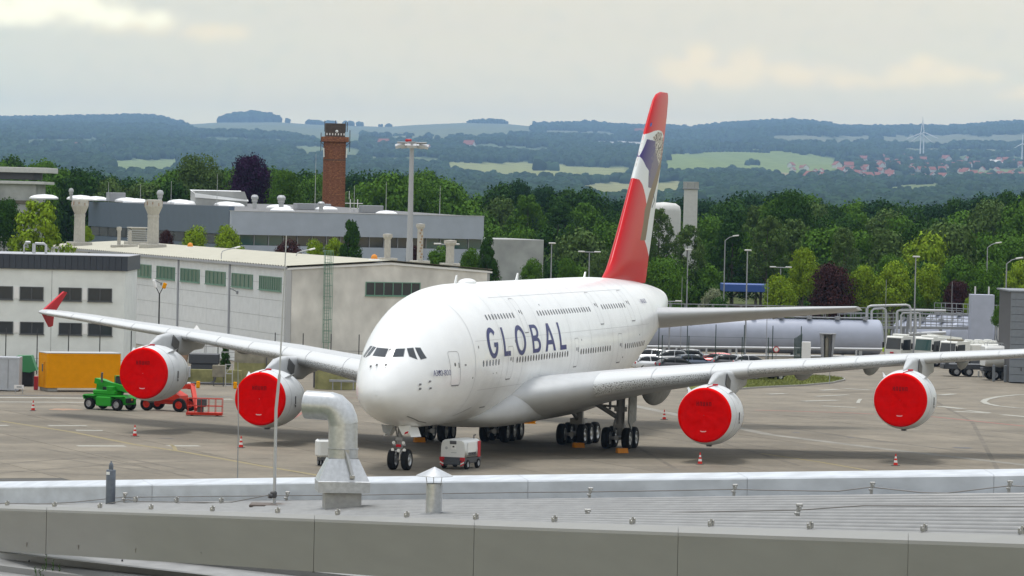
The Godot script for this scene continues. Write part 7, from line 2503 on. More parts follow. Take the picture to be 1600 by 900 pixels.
func make_truck(at: Vector3, turn: float, label: String, kind: int) -> void:
	# local x ahead
	var o := base("service_truck", at, turn)
	tag(o, label, "truck", "white service trucks")
	var m := MB.new()
	var H := 2.95 if kind != 2 else 2.75
	m.prism([Vector2(0.0, 0.75), Vector2(2.1, 0.75), Vector2(2.15, 1.5), Vector2(1.95, H - 0.12), Vector2(1.8, H), Vector2(0.0, H)], -1.15, 1.15)
	var cab := put(m, "cab", mats.truck_white, o)
	m = MB.new()
	m.quad(Vector3(2.165, 1.62, 1.05), Vector3(2.165, 1.62, -1.05), Vector3(1.985, H - 0.2, -1.0), Vector3(1.985, H - 0.2, 1.0))
	put(m, "windscreen", mats.glass_teal if kind == 1 else mats.glass_dark, cab)
	for sz in [-1.0, 1.0]:
		m = MB.new()
		m.prism([Vector2(0.75, 1.55), Vector2(1.9, 1.55), Vector2(1.78, H - 0.35), Vector2(0.75, H - 0.3)], -0.015, 0.015, Transform3D(Basis(), Vector3(0, 0, 1.16 * sz)))
		put(m, "side_window", mats.glass_dark, cab)
		m = MB.new()
		m.bbox(Vector3(2.12, 1.0, 0.85 * sz), Vector3(0.1, 0.2, 0.35), 0.03)
		put(m, "headlight", mats.lamp_glass, cab)
		m = MB.new()
		m.bbox(Vector3(2.2, 2.0, 1.35 * sz), Vector3(0.12, 0.6, 0.22), 0.03); m.bar(Vector3(2.0, 2.3, 1.15 * sz), Vector3(2.2, 2.2, 1.32 * sz), 0.04)
		put(m, "mirror", mats.black_plastic, cab)
	m = MB.new()
	m.bbox(Vector3(2.14, 0.75, 0), Vector3(0.16, 0.4, 2.25), 0.04)
	put(m, "bumper", mats.truck_white if kind == 1 else mats.steel_grey, cab)
	m = MB.new()
	m.bbox(Vector3(1.0, H + 0.12, 0), Vector3(0.6, 0.2, 1.9), 0.05)
	put(m, "roof_rack", mats.tank_tan if kind == 2 else mats.truck_white, cab)
	m = MB.new()
	m.bbox(Vector3(-2.2, 0.75, 0), Vector3(6.6, 0.28, 1.0), 0.03); m.bbox(Vector3(-0.9, 0.6, 0), Vector3(1.4, 0.55, 2.1), 0.05)
	put(m, "chassis", mats.dark_blue_grey, o)
	m = MB.new()
	if kind == 0:
		m.bbox(Vector3(-2.6, 1.75, 0), Vector3(5.0, 1.6, 2.3), 0.05)
		m.bbox(Vector3(-2.4, 2.75, 0.4), Vector3(5.0, 0.3, 0.8), 0.05)
	elif kind == 1:
		m.bbox(Vector3(-2.6, 1.6, 0), Vector3(5.0, 1.3, 2.2), 0.05)
		m.bar(Vector3(-4.4, 2.7, 0.3), Vector3(0.8, 3.15, 0.3), 0.5, 0.35)
	else:
		m.bbox(Vector3(-2.7, 1.7, 0), Vector3(4.8, 1.5, 2.2), 0.08)
		for k in 7: m.bbox(Vector3(-0.5 - k * 0.7, 2.6 + 0.12 * (k % 2), 0.2), Vector3(0.4, 0.35, 0.9), 0.04)
	put(m, "superstructure", mats.truck_white, o)
	m = MB.new()
	m.bbox(Vector3(-0.55, 1.9, 1.17), Vector3(0.4, 1.1, 0.03), 0.008); m.bbox(Vector3(-1.4, 1.7, 1.17), Vector3(0.7, 0.8, 0.03), 0.008)
	put(m, "locker", mats.steel_pale, o)
	m = MB.new()
	m.bbox(Vector3(2.2, 1.25, 0.1), Vector3(0.04, 0.16, 0.5), 0.01)
	put(m, "number_plate", mats.red_deep if kind == 0 else mats.steel_pale, o)
	for x in [1.15, -2.6, -3.8]:
		for sz in [-1.0, 1.0]: wheel_part(o, Vector3(x, 0.5, 0.98 * sz), 0.5, 0.3, "steel_grey")
func make_trucks() -> void:
	make_truck(under(1418, 560, 419), PI + 0.7, "white truck with dark windscreen, front one of the row beside the lime box", 0)
	make_truck(under(1462, 560, 417), PI + 0.8, "white truck with teal windscreen in the middle of the row", 1)
	make_truck(under(1503, 560, 413), PI + 0.7, "white truck with cluttered roof rack, right one of the row", 2)
	# tanker body beside the clad building
	var o := base("tanker_trailer", under(1556, 585, 386), 0.12)
	tag(o, "white box-bodied tanker beside the clad building", "tanker")
	var m := MB.new()
	var rw := []
	for q in [[-1.3, 0.92], [-1.15, 1.0], [4.9, 1.0], [5.0, 0.95]]:
		var line := []
		for p in [[-1.1, 1.3], [1.1, 1.3], [1.2, 1.9], [1.15, 2.9], [0.9, 3.25], [-0.9, 3.25], [-1.15, 2.9], [-1.2, 1.9]]: line.append(Vector3(q[0], 2.2 + (p[1] - 2.2) * q[1], p[0] * q[1]))
		rw.append(line)
	m.rows(rw, true)
	m.cap(rw[0], Vector3(-1, 0, 0)); m.cap(rw[-1], Vector3(1, 0, 0))
	put(m, "tank_body", mats.gpu_white, o)
	m = MB.new()
	m.bbox(Vector3(1.8, 1.0, 0), Vector3(6.4, 0.35, 1.1), 0.04)
	put(m, "chassis", mats.dark_blue_grey, o)
	m = MB.new()
	m.bar(Vector3(-1.0, 3.5, 0.5), Vector3(4.8, 3.5, 0.5), 0.06); m.bar(Vector3(-1.0, 3.5, -0.5), Vector3(4.8, 3.5, -0.5), 0.06)
	for k in 5:
		for z in [-0.5, 0.5]: m.bar(Vector3(-1.0 + k * 1.4, 3.2, z), Vector3(-1.0 + k * 1.4, 3.5, z), 0.05)
	put(m, "top_rail", mats.steel_pale, o)
	for x in [-0.3, 1.0, 4.0]:
		for sz in [-1.0, 1.0]: wheel_part(o, Vector3(x, 0.5, 1.0 * sz), 0.5, 0.3, "steel_grey")
	# low dark trailer behind it
	o = base("flat_trailer", under(1515, 583, 393), 0.05)
	tag(o, "low dark flat trailer seen under the wing at right", "trailer")
	m = MB.new()
	m.bbox(Vector3(0, 0.95, 0), Vector3(5.4, 0.5, 2.2), 0.04); m.prism([Vector2(-2.7, 0.8), Vector2(-2.4, 1.6), Vector2(-2.2, 1.6), Vector2(-2.2, 0.8)], -1.1, 1.1)
	put(m, "deck", mats.dark_blue_grey, o)
	for x in [-1.4, -0.2, 1.8]:
		for sz in [-1.0, 1.0]: wheel_part(o, Vector3(x, 0.45, 0.95 * sz), 0.45, 0.28, "steel_grey")
	m = MB.new()
	for x in [0.7, 1.15]: m.bbox(Vector3(x, 0.3, 1.25), Vector3(0.16, 0.6, 0.16), 0.02)
	put(m, "support_leg", mats.steel_pale, o)

# ---------------------------------------------------------------- trees
var crowns := []
# crown in a unit box: height 1, diameter 1; many leaf faces on lobes that overlap
func make_crown(sd: int, lobes: int, leaves: int, low: float, taper: float, lobe_r: float, leaf: float, ragged: float) -> ArrayMesh:
	var r := RandomNumberGenerator.new()
	r.seed = sd
	var m := MB.new()
	m.use_col = true
	var L := []
	for k in lobes:
		var t := (k + 0.5) / lobes
		var y := lerpf(low + lobe_r * 0.5, 1.0 - lobe_r * 0.75, t)
		var prof := pow(sin(PI * clampf(0.16 + t * 0.72, 0, 1)), 0.8) * lerpf(1.0, 1.0 - taper, t)
		var an := k * 2.39996 + r.randf() * 0.8
		var rad := maxf(0.0, (0.5 - lobe_r * 0.8) * prof * r.randf_range(0.62, 1.12))
		L.append([Vector3(cos(an) * rad, y + r.randf_range(-0.03, 0.03), sin(an) * rad), lobe_r * r.randf_range(0.75, 1.25) * lerpf(1.0, 1.0 - taper * 0.5, t)])
	for k in leaves:
		var q = L[r.randi() % L.size()]
		var d := Vector3(r.randfn(), r.randfn() * 0.9 + 0.15, r.randfn()).normalized()
		var rr: float = q[1] * (r.randf_range(0.62, 1.0) if r.randf() > ragged else r.randf_range(0.95, 1.3))
		var p: Vector3 = q[0] + d * rr * Vector3(1, 0.72, 1)
		var nn := (d + Vector3(r.randfn(), r.randfn(), r.randfn()) * 0.45).normalized()
		var u := nn.cross(Vector3(r.randfn(), r.randfn(), r.randfn())).normalized()
		var w := nn.cross(u)
		var s := leaf * r.randf_range(0.6, 1.35)
		var t := r.randf_range(0.75, 1.2)
		m.col = Color(t * r.randf_range(0.9, 1.12), t, t * r.randf_range(0.8, 1.1))
		var a := p + (u * s) * 0.5; var b := p + w * s * 0.42; var c := p - u * s * 0.5; var e := p - w * s * 0.42
		m.quad(a, b, c, e)
	return m.done()
func make_trunk(sd: int, low: float) -> ArrayMesh:
	var r := RandomNumberGenerator.new()
	r.seed = sd
	var m := MB.new()
	m.tube([Vector3(0, 0, 0), Vector3(0.004, low * 0.5, 0), Vector3(0.0, low + 0.12, 0.004), Vector3(0.01, 0.6, 0), Vector3(0, 0.86, 0)], [0.035, 0.026, 0.022, 0.013, 0.004], 7)
	for k in 6:
		var an := k * 2.4 + r.randf()
		var y := low + 0.06 + k * 0.07
		m.tube([Vector3(0, y, 0), Vector3(cos(an) * 0.12, y + 0.07, sin(an) * 0.12), Vector3(cos(an) * 0.27, y + 0.2, sin(an) * 0.27)], [0.014, 0.009, 0.003], 5)
	return m.done()
var tree_n := 0
const MARKS := [[-30, "the left picture edge"], [30, "the pale upper block"], [123, "the rusty-headed chimney"], [181, "the boxy roof housing"], [238, "the middle chimney"], [312, "the tall grey-green tree"], [345, "the white roof shed"], [391, "the purple beech"], [440, "the big roof cowl"], [521, "the brick tower"], [553, "the frame aerial"], [604, "the last skylight"], [642, "the light mast"], [703, "the squat chimney"], [760, "the gable's right corner"], [810, "the radome on the jet"], [862, "the lamp left of the fin"], [921, "the double-armed lamp by the fin"], [985, "the red fin"], [1037, "the white silo"], [1079, "the round chimney"], [1133, "the bent-arm lamp"], [1168, "the lamp by the blue building"], [1220, "the low double lamp"], [1270, "the middle of the tailplane"], [1302, "the large maroon tree"], [1345, "the tailplane tip"], [1385, "the end of the long tank"], [1431, "the lamp behind the gantry"], [1470, "the left small tank"], [1497, "the right maroon tree"], [1533, "the concrete stack"], [1573, "the lamp by the clad building"], [1620, "the right picture edge"]]
func where_in_wood(what: String, px: float) -> String:
	var best = MARKS[0]
	for q in MARKS:
		if absf(px - q[0]) < absf(px - best[0]): best = q
	var off: float = px - best[0]
	return "%s, %s %s" % [what, "straight above" if absf(off) <= 9 else ("just left of" if off < 0 else "just right of"), best[1]]
func tree(px: float, top: float, wpx: float, d: float, kind: int, leafm: String, label: String, group: String, called := "broadleaf_tree") -> void:
	var p := spot(px, top, d)
	var o := base(called, Vector3(p.x, 0, p.z), (tree_n * 2.399) if tree_n > 0 else 0.0)
	tree_n += 1
	tag(o, label, "tree", group)
	var w := wpx * d / FOC
	var c := put(crowns[kind][0], "crown", mats[leafm], o)
	var ch := minf(p.y, w * (1.9 if kind == 4 else 1.3))
	c.scale = Vector3(w, ch, w)
	c.position.y = p.y - ch
	var t := put(crowns[kind][1], "trunk", mats.bark, o)
	t.scale = Vector3(minf(w, p.y * 0.6), p.y, minf(w, p.y * 0.6))
func make_trees() -> void:
	crowns = [
		[make_crown(1, 17, 9500, 0.06, 0.25, 0.235, 0.036, 0.16), make_trunk(1, 0.2)],
		[make_crown(2, 20, 9000, 0.05, 0.45, 0.20, 0.036, 0.18), make_trunk(2, 0.18)],
		[make_crown(3, 14, 7000, 0.04, 0.30, 0.24, 0.044, 0.18), make_trunk(3, 0.15)],
		[make_crown(4, 34, 6600, 0.05, 0.55, 0.12, 0.032, 0.35), make_trunk(4, 0.2)],
		[make_crown(5, 24, 8200, 0.05, 0.80, 0.14, 0.034, 0.18), make_trunk(5, 0.1)],
		[make_crown(6, 15, 9600, 0.05, 0.15, 0.25, 0.036, 0.12), make_trunk(6, 0.2)]]
	var prof := [Vector2(-60, 240), Vector2(0, 238), Vector2(60, 240), Vector2(120, 246), Vector2(160, 258), Vector2(205, 263), Vector2(250, 262), Vector2(275, 250), Vector2(340, 250), Vector2(430, 252), Vector2(500, 257), Vector2(560, 254), Vector2(620, 251), Vector2(680, 257), Vector2(720, 270), Vector2(742, 290), Vector2(790, 278), Vector2(850, 276), Vector2(900, 285), Vector2(950, 291), Vector2(1000, 299), Vector2(1050, 302), Vector2(1100, 297), Vector2(1150, 291), Vector2(1200, 291), Vector2(1240, 291), Vector2(1300, 303), Vector2(1350, 300), Vector2(1400, 306), Vector2(1450, 309), Vector2(1500, 303), Vector2(1545, 285), Vector2(1600, 288), Vector2(1680, 290)]
	var r := RandomNumberGenerator.new()
	r.seed = 17
	var x := -50.0
	while x < 1660:
		tree(x, y_at(prof, x) + r.randf_range(-2, 8), r.randf_range(78, 118), r.randf_range(700, 770), [0, 0, 5, 1][r.randi() % 4], ["leaf_dark", "leaf_dark", "leaf_mid", "leaf_blue"][r.randi() % 4], where_in_wood("rear-line tree of the wood", x), "rear line of the wood")
		x += r.randf_range(32, 44)
	x = -40.0
	while x < 1660:
		var dy := r.randf_range(14, 34) if x > 720 else r.randf_range(10, 26)
		tree(x, y_at(prof, x) + dy, r.randf_range(80, 122), r.randf_range(600, 660), [0, 5, 1, 2, 3][r.randi() % 5], ["leaf_dark", "leaf_mid", "leaf_mid", "leaf_mid", "leaf_grey"][r.randi() % 5], where_in_wood("second-line tree of the wood", x), "second line of the wood")
		x += r.randf_range(36, 50)
	x = 770.0
	while x < 1660:
		if not (x > 1005 and x < 1095):
			tree(x, r.randf_range(326, 362), r.randf_range(88, 130), r.randf_range(522, 548), [0, 5, 1, 3][r.randi() % 4], ["leaf_dark", "leaf_mid", "leaf_mid", "leaf_grey"][r.randi() % 4], where_in_wood("tree halfway up the wood", x), "middle of the wood")
		x += r.randf_range(40, 56)
	x = 765.0
	while x < 1660:
		if not (x > 1120 and x < 1205):
			tree(x, r.randf_range(384, 420), r.randf_range(66, 96), r.randf_range(496, 514), [0, 2, 2, 1][r.randi() % 4], ["leaf_mid", "leaf_dark", "leaf_light", "leaf_mid"][r.randi() % 4], where_in_wood("front-edge tree of the wood", x), "front edge of the wood")
		x += r.randf_range(40, 54)
	# trees one can single out: [px, top, width px, distance, shape, leaf, label]
	for q in [
		[62, 303, 140, 436, 3, "leaf_light", "bright yellow-green tree left of the first chimney"],
		[8, 302, 70, 445, 0, "leaf_dark", "dark tree behind the office block at the left edge"],
		[137, 352, 22, 470, 2, "leaf_light", "small light green shrub top beside the first chimney's shaft"],
		[312, 233, 84, 640, 5, "leaf_grey", "tall grey-green rounded tree left of the purple one"],
		[391, 232, 80, 600, 0, "leaf_purple", "deep purple copper beech rising above the grey hall"],
		[448, 258, 60, 590, 0, "leaf_mid", "green tree between the purple beech and the brick tower"],
		[303, 350, 52, 466, 2, "leaf_light", "small green tree right of the middle chimney, left one of a pair"],
		[358, 349, 52, 460, 2, "leaf_light", "small green tree right of the middle chimney, right one of a pair"],
		[260, 358, 26, 470, 2, "leaf_maroon", "small maroon bush between the middle chimney and green trees"],
		[448, 372, 60, 440, 2, "leaf_maroon", "maroon bush top behind the hangar roof"],
		[495, 372, 40, 436, 2, "leaf_light", "light green bush behind the hangar roof near the ladder"],
		[550, 338, 64, 432, 4, "leaf_dark", "dark pointed tree behind the hangar ridge"],
		[524, 370, 40, 436, 2, "leaf_light", "light bush at the foot of the dark pointed tree"],
		[648, 382, 30, 440, 2, "leaf_maroon", "small maroon bush right behind the light mast"],
		[685, 382, 56, 445, 2, "leaf_mid", "rounded green bush right of the light mast"],
		[762, 364, 58, 425, 4, "leaf_dark", "dark pointed tree at the right end of the hangar"],
		[735, 385, 40, 432, 2, "leaf_mid", "green shrub behind the gable's right corner"],
		[832, 402, 42, 470, 2, "leaf_mid", "round mid-green tree just above the upper deck"],
		[888, 400, 40, 468, 2, "leaf_mid", "round green tree left of the double-armed lamp"],
		[937, 388, 46, 466, 2, "leaf_grey", "olive tree just left of the red fin's base"],
		[765, 398, 36, 440, 2, "leaf_maroon", "dark maroon shrub at the gable corner"],
		[1037, 396, 78, 442, 5, "leaf_mid", "full bright green tree right of the red fin's base"],
		[1030, 320, 70, 515, 3, "leaf_grey", "loose grey-green tree standing before the white silo"],
		[1075, 345, 80, 512, 3, "leaf_grey", "feathery olive tree in front of the round chimney"],
		[1112, 448, 44, 450, 2, "leaf_bloom", "white flowering shrub left of the blue building"],
		[1125, 462, 60, 446, 2, "leaf_dark", "dark low shrub beneath the flowering one"],
		[1220, 426, 62, 446, 2, "leaf_light", "bright green rounded tree right of the blue building"],
		[1256, 382, 66, 472, 1, "leaf_light", "light green tall tree between blue building and maroon tree"],
		[1302, 402, 84, 462, 0, "leaf_maroon", "large maroon tree behind the long tank"],
		[1348, 411, 60, 464, 2, "leaf_light", "yellow-green tree right of the large maroon tree"],
		[1396, 405, 66, 462, 2, "leaf_light", "yellow-green tree left of the lamp behind the gantry"],
		[1420, 432, 58, 466, 2, "leaf_mid", "bright mid-green tree behind the pipe gantry"],
		[1446, 408, 66, 470, 2, "leaf_light", "yellow-green tree right of the lamp behind the gantry"],
		[1466, 468, 48, 468, 2, "leaf_mid", "low green bush above the small tanks"],
		[1497, 432, 52, 464, 0, "leaf_maroon", "maroon tree left of the grey concrete stack"],
		[1515, 462, 24, 462, 2, "leaf_light", "narrow light bush beside the concrete stack"],
		[1540, 415, 60, 468, 2, "leaf_mid", "green tree behind the grey concrete stack"],
		[1566, 470, 36, 425, 2, "leaf_mid", "green bush between the stack and the clad building"],
		[1595, 405, 60, 468, 2, "leaf_light", "light tree above the clad building's roof"],
		[1240, 288, 92, 560, 5, "leaf_dark", "large dark round tree standing out in the middle of the wood"],
		[1440, 358, 110, 520, 2, "leaf_light", "pale olive tree crown amid the dark wood at right"],
		[1200, 330, 90, 530, 3, "leaf_grey", "feathery grey-green tree left of the large dark round one"],
		[1320, 350, 70, 520, 3, "leaf_grey", "birch-like tree behind the maroon tree"],
		[352, 534, 26, 351, 4, "leaf_dark", "small dark conifer beside the tan tank"],
		[386, 540, 18, 352, 4, "leaf_dark", "smaller conifer behind the tan tank's left edge"],
		[350, 520, 5, 353, 3, "leaf_dark", "thin sapling top above the wing"]]:
		if q[2] < 10: continue
		tree(q[0], q[1], q[2], q[3], q[4], q[5], q[6], "", "shrub" if q[6].contains("bush") or q[6].contains("shrub") else ("conifer" if q[4] == 4 else "broadleaf_tree"))

# ---------------------------------------------------------------- far hills
const RIDGE := [Vector2(-700, 196), Vector2(-300, 190), Vector2(0, 188), Vector2(100, 187), Vector2(210, 184.5), Vector2(248, 187), Vector2(264, 193), Vector2(300, 193.5), Vector2(335, 191), Vector2(430, 190.5), Vector2(480, 194), Vector2(600, 198), Vector2(640, 195), Vector2(720, 191.5), Vector2(785, 193), Vector2(830, 197.5), Vector2(880, 197), Vector2(1000, 201), Vector2(1080, 202), Vector2(1110, 199), Vector2(1165, 194.5), Vector2(1230, 192), Vector2(1285, 196), Vector2(1310, 202), Vector2(1400, 201.5), Vector2(1500, 200.5), Vector2(1540, 197), Vector2(1590, 194.5), Vector2(1700, 197), Vector2(2300, 205)]
const RISE := [[900.0, -113.0], [2300.0, -58.0], [3700.0, -22.0], [5100.0, 6.0], [6500.0, 24.0], [7800.0, 40.0], [9200.0, 55.0], [10500.0, 69.0], [12800.0, 84.0], [17500.0, 0.90], [20000.0, 0.955], [22500.0, 1.0], [23200.0, 0.96], [24000.0, 0.9]]
var far_noise := FastNoiseLite.new()
func rise_at(px: float, d: float) -> float:
	# height over the camera's level as seen, in picture rows
	var top := HOR + (px - 800.0) * 0.0227 - y_at(RIDGE, px)
	var v := []
	var k := 0
	while k < RISE.size() - 2 and d > RISE[k + 1][0]: k += 1
	for j in [k, k + 1]:
		var e: float = RISE[j][1]
		v.append(e * top if e <= 1.0 and e > 0.0 else e)
	var u: float = clampf((d - RISE[k][0]) / (RISE[k + 1][0] - RISE[k][0]), 0, 1)
	var e := lerpf(v[0], v[1], u)
	var damp := clampf((d - 4400.0) / 2500.0, 0, 1) * clampf((20000.0 - d) / 2000.0, 0, 1)
	return e + far_noise.get_noise_2d(px * 2.2, d * 0.235) * 9.0 * damp
func land_h(px: float, d: float) -> float:
	return maxf(EYE + rise_at(px, d) / FOC * d, 0.0 if d < 3000 else -5.0)
func land_at(px: float, d: float) -> Vector3:
	return Vector3((px - 800.0) / FOC * d, land_h(px, d), -d)
const FIELDS := [
	[[680, 256, 760, 253, 850, 256, 985, 262, 985, 279, 900, 283, 800, 281, 700, 275], 0.22, 0.23, 0.10],
	[[1030, 242, 1100, 236, 1180, 234, 1262, 241, 1314, 253, 1300, 269, 1200, 270, 1120, 271, 1030, 275], 0.17, 0.21, 0.075],
	[[905, 287, 1065, 284, 1065, 312, 905, 312], 0.22, 0.22, 0.11],
	[[1375, 291, 1420, 289, 1470, 286, 1480, 302, 1430, 306, 1380, 305], 0.15, 0.18, 0.08],
	[[1180, 268, 1312, 270, 1300, 278, 1190, 278], 0.25, 0.21, 0.13],
	[[262, 190, 330, 188, 440, 188, 480, 193, 600, 197, 640, 194, 740, 188, 830, 195, 834, 212, 700, 219, 560, 214, 420, 212, 300, 208], 0.16, 0.18, 0.11],
	[[440, 212, 560, 212, 566, 228, 480, 224], 0.14, 0.17, 0.09],
	[[430, 226, 560, 233, 560, 250, 470, 248], 0.14, 0.17, 0.09],
	[[165, 251, 275, 250, 275, 275, 170, 275], 0.17, 0.21, 0.10],
	[[1190, 211, 1360, 213, 1360, 227, 1195, 225], 0.17, 0.18, 0.12],
	[[1360, 212, 1620, 210, 1620, 228, 1372, 228], 0.17, 0.18, 0.12],
	[[912, 219, 1012, 222, 1012, 231, 912, 229], 0.34, 0.33, 0.30],
	[[1400, 232, 1620, 234, 1620, 243, 1400, 241], 0.17, 0.18, 0.11],
	[[840, 203, 960, 206, 960, 217, 840, 215], 0.15, 0.16, 0.11],
	[[1045, 203, 1180, 200, 1180, 206, 1045, 208], 0.13, 0.15, 0.10],
	[[570, 215, 700, 220, 700, 226, 580, 223], 0.13, 0.15, 0.09],
	[[1480, 268, 1620, 262, 1620, 270, 1490, 276], 0.15, 0.18, 0.08],
	[[20, 218, 150, 215, 150, 226, 30, 230], 0.10, 0.13, 0.08], [[300, 214, 440, 217, 440, 226, 300, 224], 0.11, 0.14, 0.085], [[560, 244, 690, 248, 690, 258, 570, 256], 0.12, 0.15, 0.08], [[60, 238, 170, 240, 170, 247, 60, 246], 0.11, 0.14, 0.08], [[1110, 222, 1200, 226, 1200, 233, 1110, 230], 0.12, 0.14, 0.09], [[720, 224, 860, 232, 860, 242, 720, 236], 0.11, 0.14, 0.09], [[640, 201, 780, 203, 780, 212, 640, 210], 0.14, 0.16, 0.10], [[1490, 244, 1600, 246, 1600, 252, 1490, 250], 0.13, 0.16, 0.08]]
var field_polys := []
func cover_at(px: float, d: float) -> int:
	var y := HOR + (px - 800.0) * 0.0227 - rise_at(px, d)
	px += far_noise.get_noise_2d(px * 25.0, d * 1.9) * 16.0; y += far_noise.get_noise_2d(px * 19.0 + 900.0, d * 0.8) * 4.0
	for k in field_polys.size():
		if Geometry2D.is_point_in_polygon(Vector2(px, y), field_polys[k]): return k
	return -1
func dist_of(px: float, y: float) -> float:
	var want := HOR + (px - 800.0) * 0.0227 - y
	var d := 3000.0
	while d < 22500.0 and rise_at(px, d) < want: d += 35.0
	return d
func make_far() -> void:
	far_noise.seed = 31; far_noise.frequency = 0.0016; far_noise.fractal_octaves = 3
	for f in FIELDS:
		var p := PackedVector2Array()
		for k in range(0, f[0].size(), 2): p.append(Vector2(f[0][k], f[0][k + 1]))
		field_polys.append(p)
	var m := MB.new()
	m.use_col = true
	var ds := []
	var d := 880.0
	while d < 23900.0:
		ds.append(d); d *= 1.0135
	var px0 := -500.0; var step := 14.0; var nx := 186
	var cover := []
	for i in ds.size():
		for j in nx:
			var px := px0 + j * step
			var p := land_at(px, ds[i])
			if i == 0: p.y = -0.7
			var k := cover_at(px, ds[i]) if ds[i] > 1800 else -1
			m.col = Color(0.045, 0.07, 0.035) if k < 0 else Color(FIELDS[k][1] * 1.35, FIELDS[k][2] * 1.35, FIELDS[k][3] * 1.35)
			m.put(p, Vector3.UP)
	for i in ds.size() - 1:
		for j in nx - 1:
			var a := i * nx + j
			m.ix.append_array([a, a + nx, a + 1, a + 1, a + nx, a + nx + 1])
	for i in ds.size():
		for j in nx:
			var a := i * nx + j
			var du := m.v[i * nx + mini(j + 1, nx - 1)] - m.v[i * nx + maxi(j - 1, 0)]
			var dv := m.v[mini(i + 1, ds.size() - 1) * nx + j] - m.v[maxi(i - 1, 0) * nx + j]
			var q := du.cross(dv).normalized()
			m.n[a] = q if q.y > 0 else -q
	struct(m, "hills", mats.land)
	say("hills")
	# woods on the hills
	var tb := MB.new()
	var f := FastNoiseLite.new()
	f.seed = 9; f.frequency = 1.1
	var rw := []
	for i in 6:
		var line := []
		for j in 8:
			var la := -PI / 2 + PI * i / 5.0
			var v := Vector3(cos(la) * cos(TAU * j / 8 + i * 0.4), sin(la), cos(la) * sin(TAU * j / 8 + i * 0.4))
			line.append(v * (1.0 + 0.3 * f.get_noise_3dv(v)) * Vector3(1, 1.05, 1))
		rw.append(line)
	tb.rows(rw, true)
	var blob_mesh := tb.done()
	var r := RandomNumberGenerator.new()
	r.seed = 77
	var pos := []
	while pos.size() < 52000:
		var px := r.randf_range(-250, 1850)
		var dd := 3900.0 + 18700.0 * pow(r.randf(), 0.72)
		var k := cover_at(px, dd)
		if k >= 0: continue
		var y := HOR + (px - 800.0) * 0.0227 - rise_at(px, dd)
		if px > 1215 and px < 1620 and y > 246 and y < 284 and r.randf() < 0.85: continue
		pos.append([px, dd, r.randf_range(6.0, 11.0) * lerpf(0.68, 1.6, dd / 22500.0)])
	# crests with taller woods
	for q in [[338, 430, 22500, 260, 34.0], [10, 248, 22500, 160, 15.0], [724, 788, 22500, 60, 16.0], [872, 960, 22350, 90, 22.0], [960, 1080, 22400, 70, 16.0], [1090, 1300, 22500, 110, 10.0], [1310, 1620, 22500, 150, 10.0], [440, 452, 22500, 3, 16.0], [575, 610, 22500, 7, 12.0], [480, 500, 22500, 4, 10.0]]:
		for k in int(q[3]):
			pos.append([r.randf_range(q[0], q[1]), q[2] + r.randf_range(-260, 60), q[4] * r.randf_range(0.5, 1.15)])
			var e: float = (pos[-1][0] - q[0]) / (q[1] - q[0])
			pos[-1][2] *= lerpf(0.5, 1.0, pow(sin(PI * clampf(e, 0.02, 0.98)), 0.7))
	# hedgerow along the light field
	for k in 26: pos.append([1035.0 + k * 6.4, dist_of(1035.0 + k * 6.4, 241.5 - 4.0 * sin(k * 0.1)), 6.5])
	for q in [[1170, 258, 11.0], [1178, 258.5, 10.0], [1163, 258.5, 8.0], [850, 266, 13.0], [838, 266.5, 15.0], [862, 267, 12.0]]: pos.append([q[0], dist_of(q[0], q[1]), q[2]])
	var mm := MultiMesh.new()
	mm.transform_format = MultiMesh.TRANSFORM_3D
	mm.use_colors = true
	mm.mesh = blob_mesh
	mm.instance_count = pos.size()
	for k in pos.size():
		var p := land_at(pos[k][0], pos[k][1])
		var s: float = pos[k][2]
		mm.set_instance_transform(k, Transform3D(Basis(Vector3.UP, r.randf() * TAU).scaled(Vector3(s, s * r.randf_range(0.9, 1.25), s)), p + Vector3(0, s * 0.55, 0)))
		var t := r.randf_range(0.65, 1.35)
		mm.set_instance_color(k, Color(t, t * r.randf_range(0.92, 1.06), t * r.randf_range(0.85, 1.1)))
	var g := MultiMeshInstance3D.new()
	g.name = numbered("far_woodland"); g.multimesh = mm; g.material_override = mats.far_leaf
	tag(g, "hazy blue-green woods covering the far hills", "woodland")
	g.set_meta("kind", "stuff")
	add_child(g)
	say("woods")
	# village
	var wall := MB.new()
	wall.prism([Vector2(-5, -3), Vector2(5, -3), Vector2(5, 4.6), Vector2(0, 9.2), Vector2(-5, 4.6)], -6.5, 6.5)
	var wm := wall.done()
	var rf := MB.new()
	for sg in [-1.0, 1.0]:
		var a := Vector3(0, 9.75, 7.0); var b := Vector3(5.9 * sg, 4.3, 7.0); var t := Vector3(0, -0.45, 0)
		var a2 := Vector3(0, 9.75, -7.0); var b2 := Vector3(5.9 * sg, 4.3, -7.0)
		rf.quad(a, b, b2, a2) if sg > 0 else rf.quad(a2, b2, b, a)
		rf.quad(a + t, b + t, b, a); rf.quad(b + t, b2 + t, b2, b); rf.quad(a2, b2, b2 + t, a2 + t)
	var rm := rf.done()
	var proto := base("village_house", Vector3.ZERO)
	put(wm, "wall", mats.house_wall, proto); put(rm, "roof", mats.house_roof, proto)
	var hs := []
	for k in 110: hs.append([r.randf_range(1228, 1620), r.randf_range(250, 281)])
	for q in [[1232, 262], [1352, 258], [1394, 260], [1405, 263], [1372, 247], [1408, 246], [1440, 250], [1470, 258], [1495, 271], [1530, 268], [1575, 275], [1590, 276]]: hs.append(q)
	var first := true
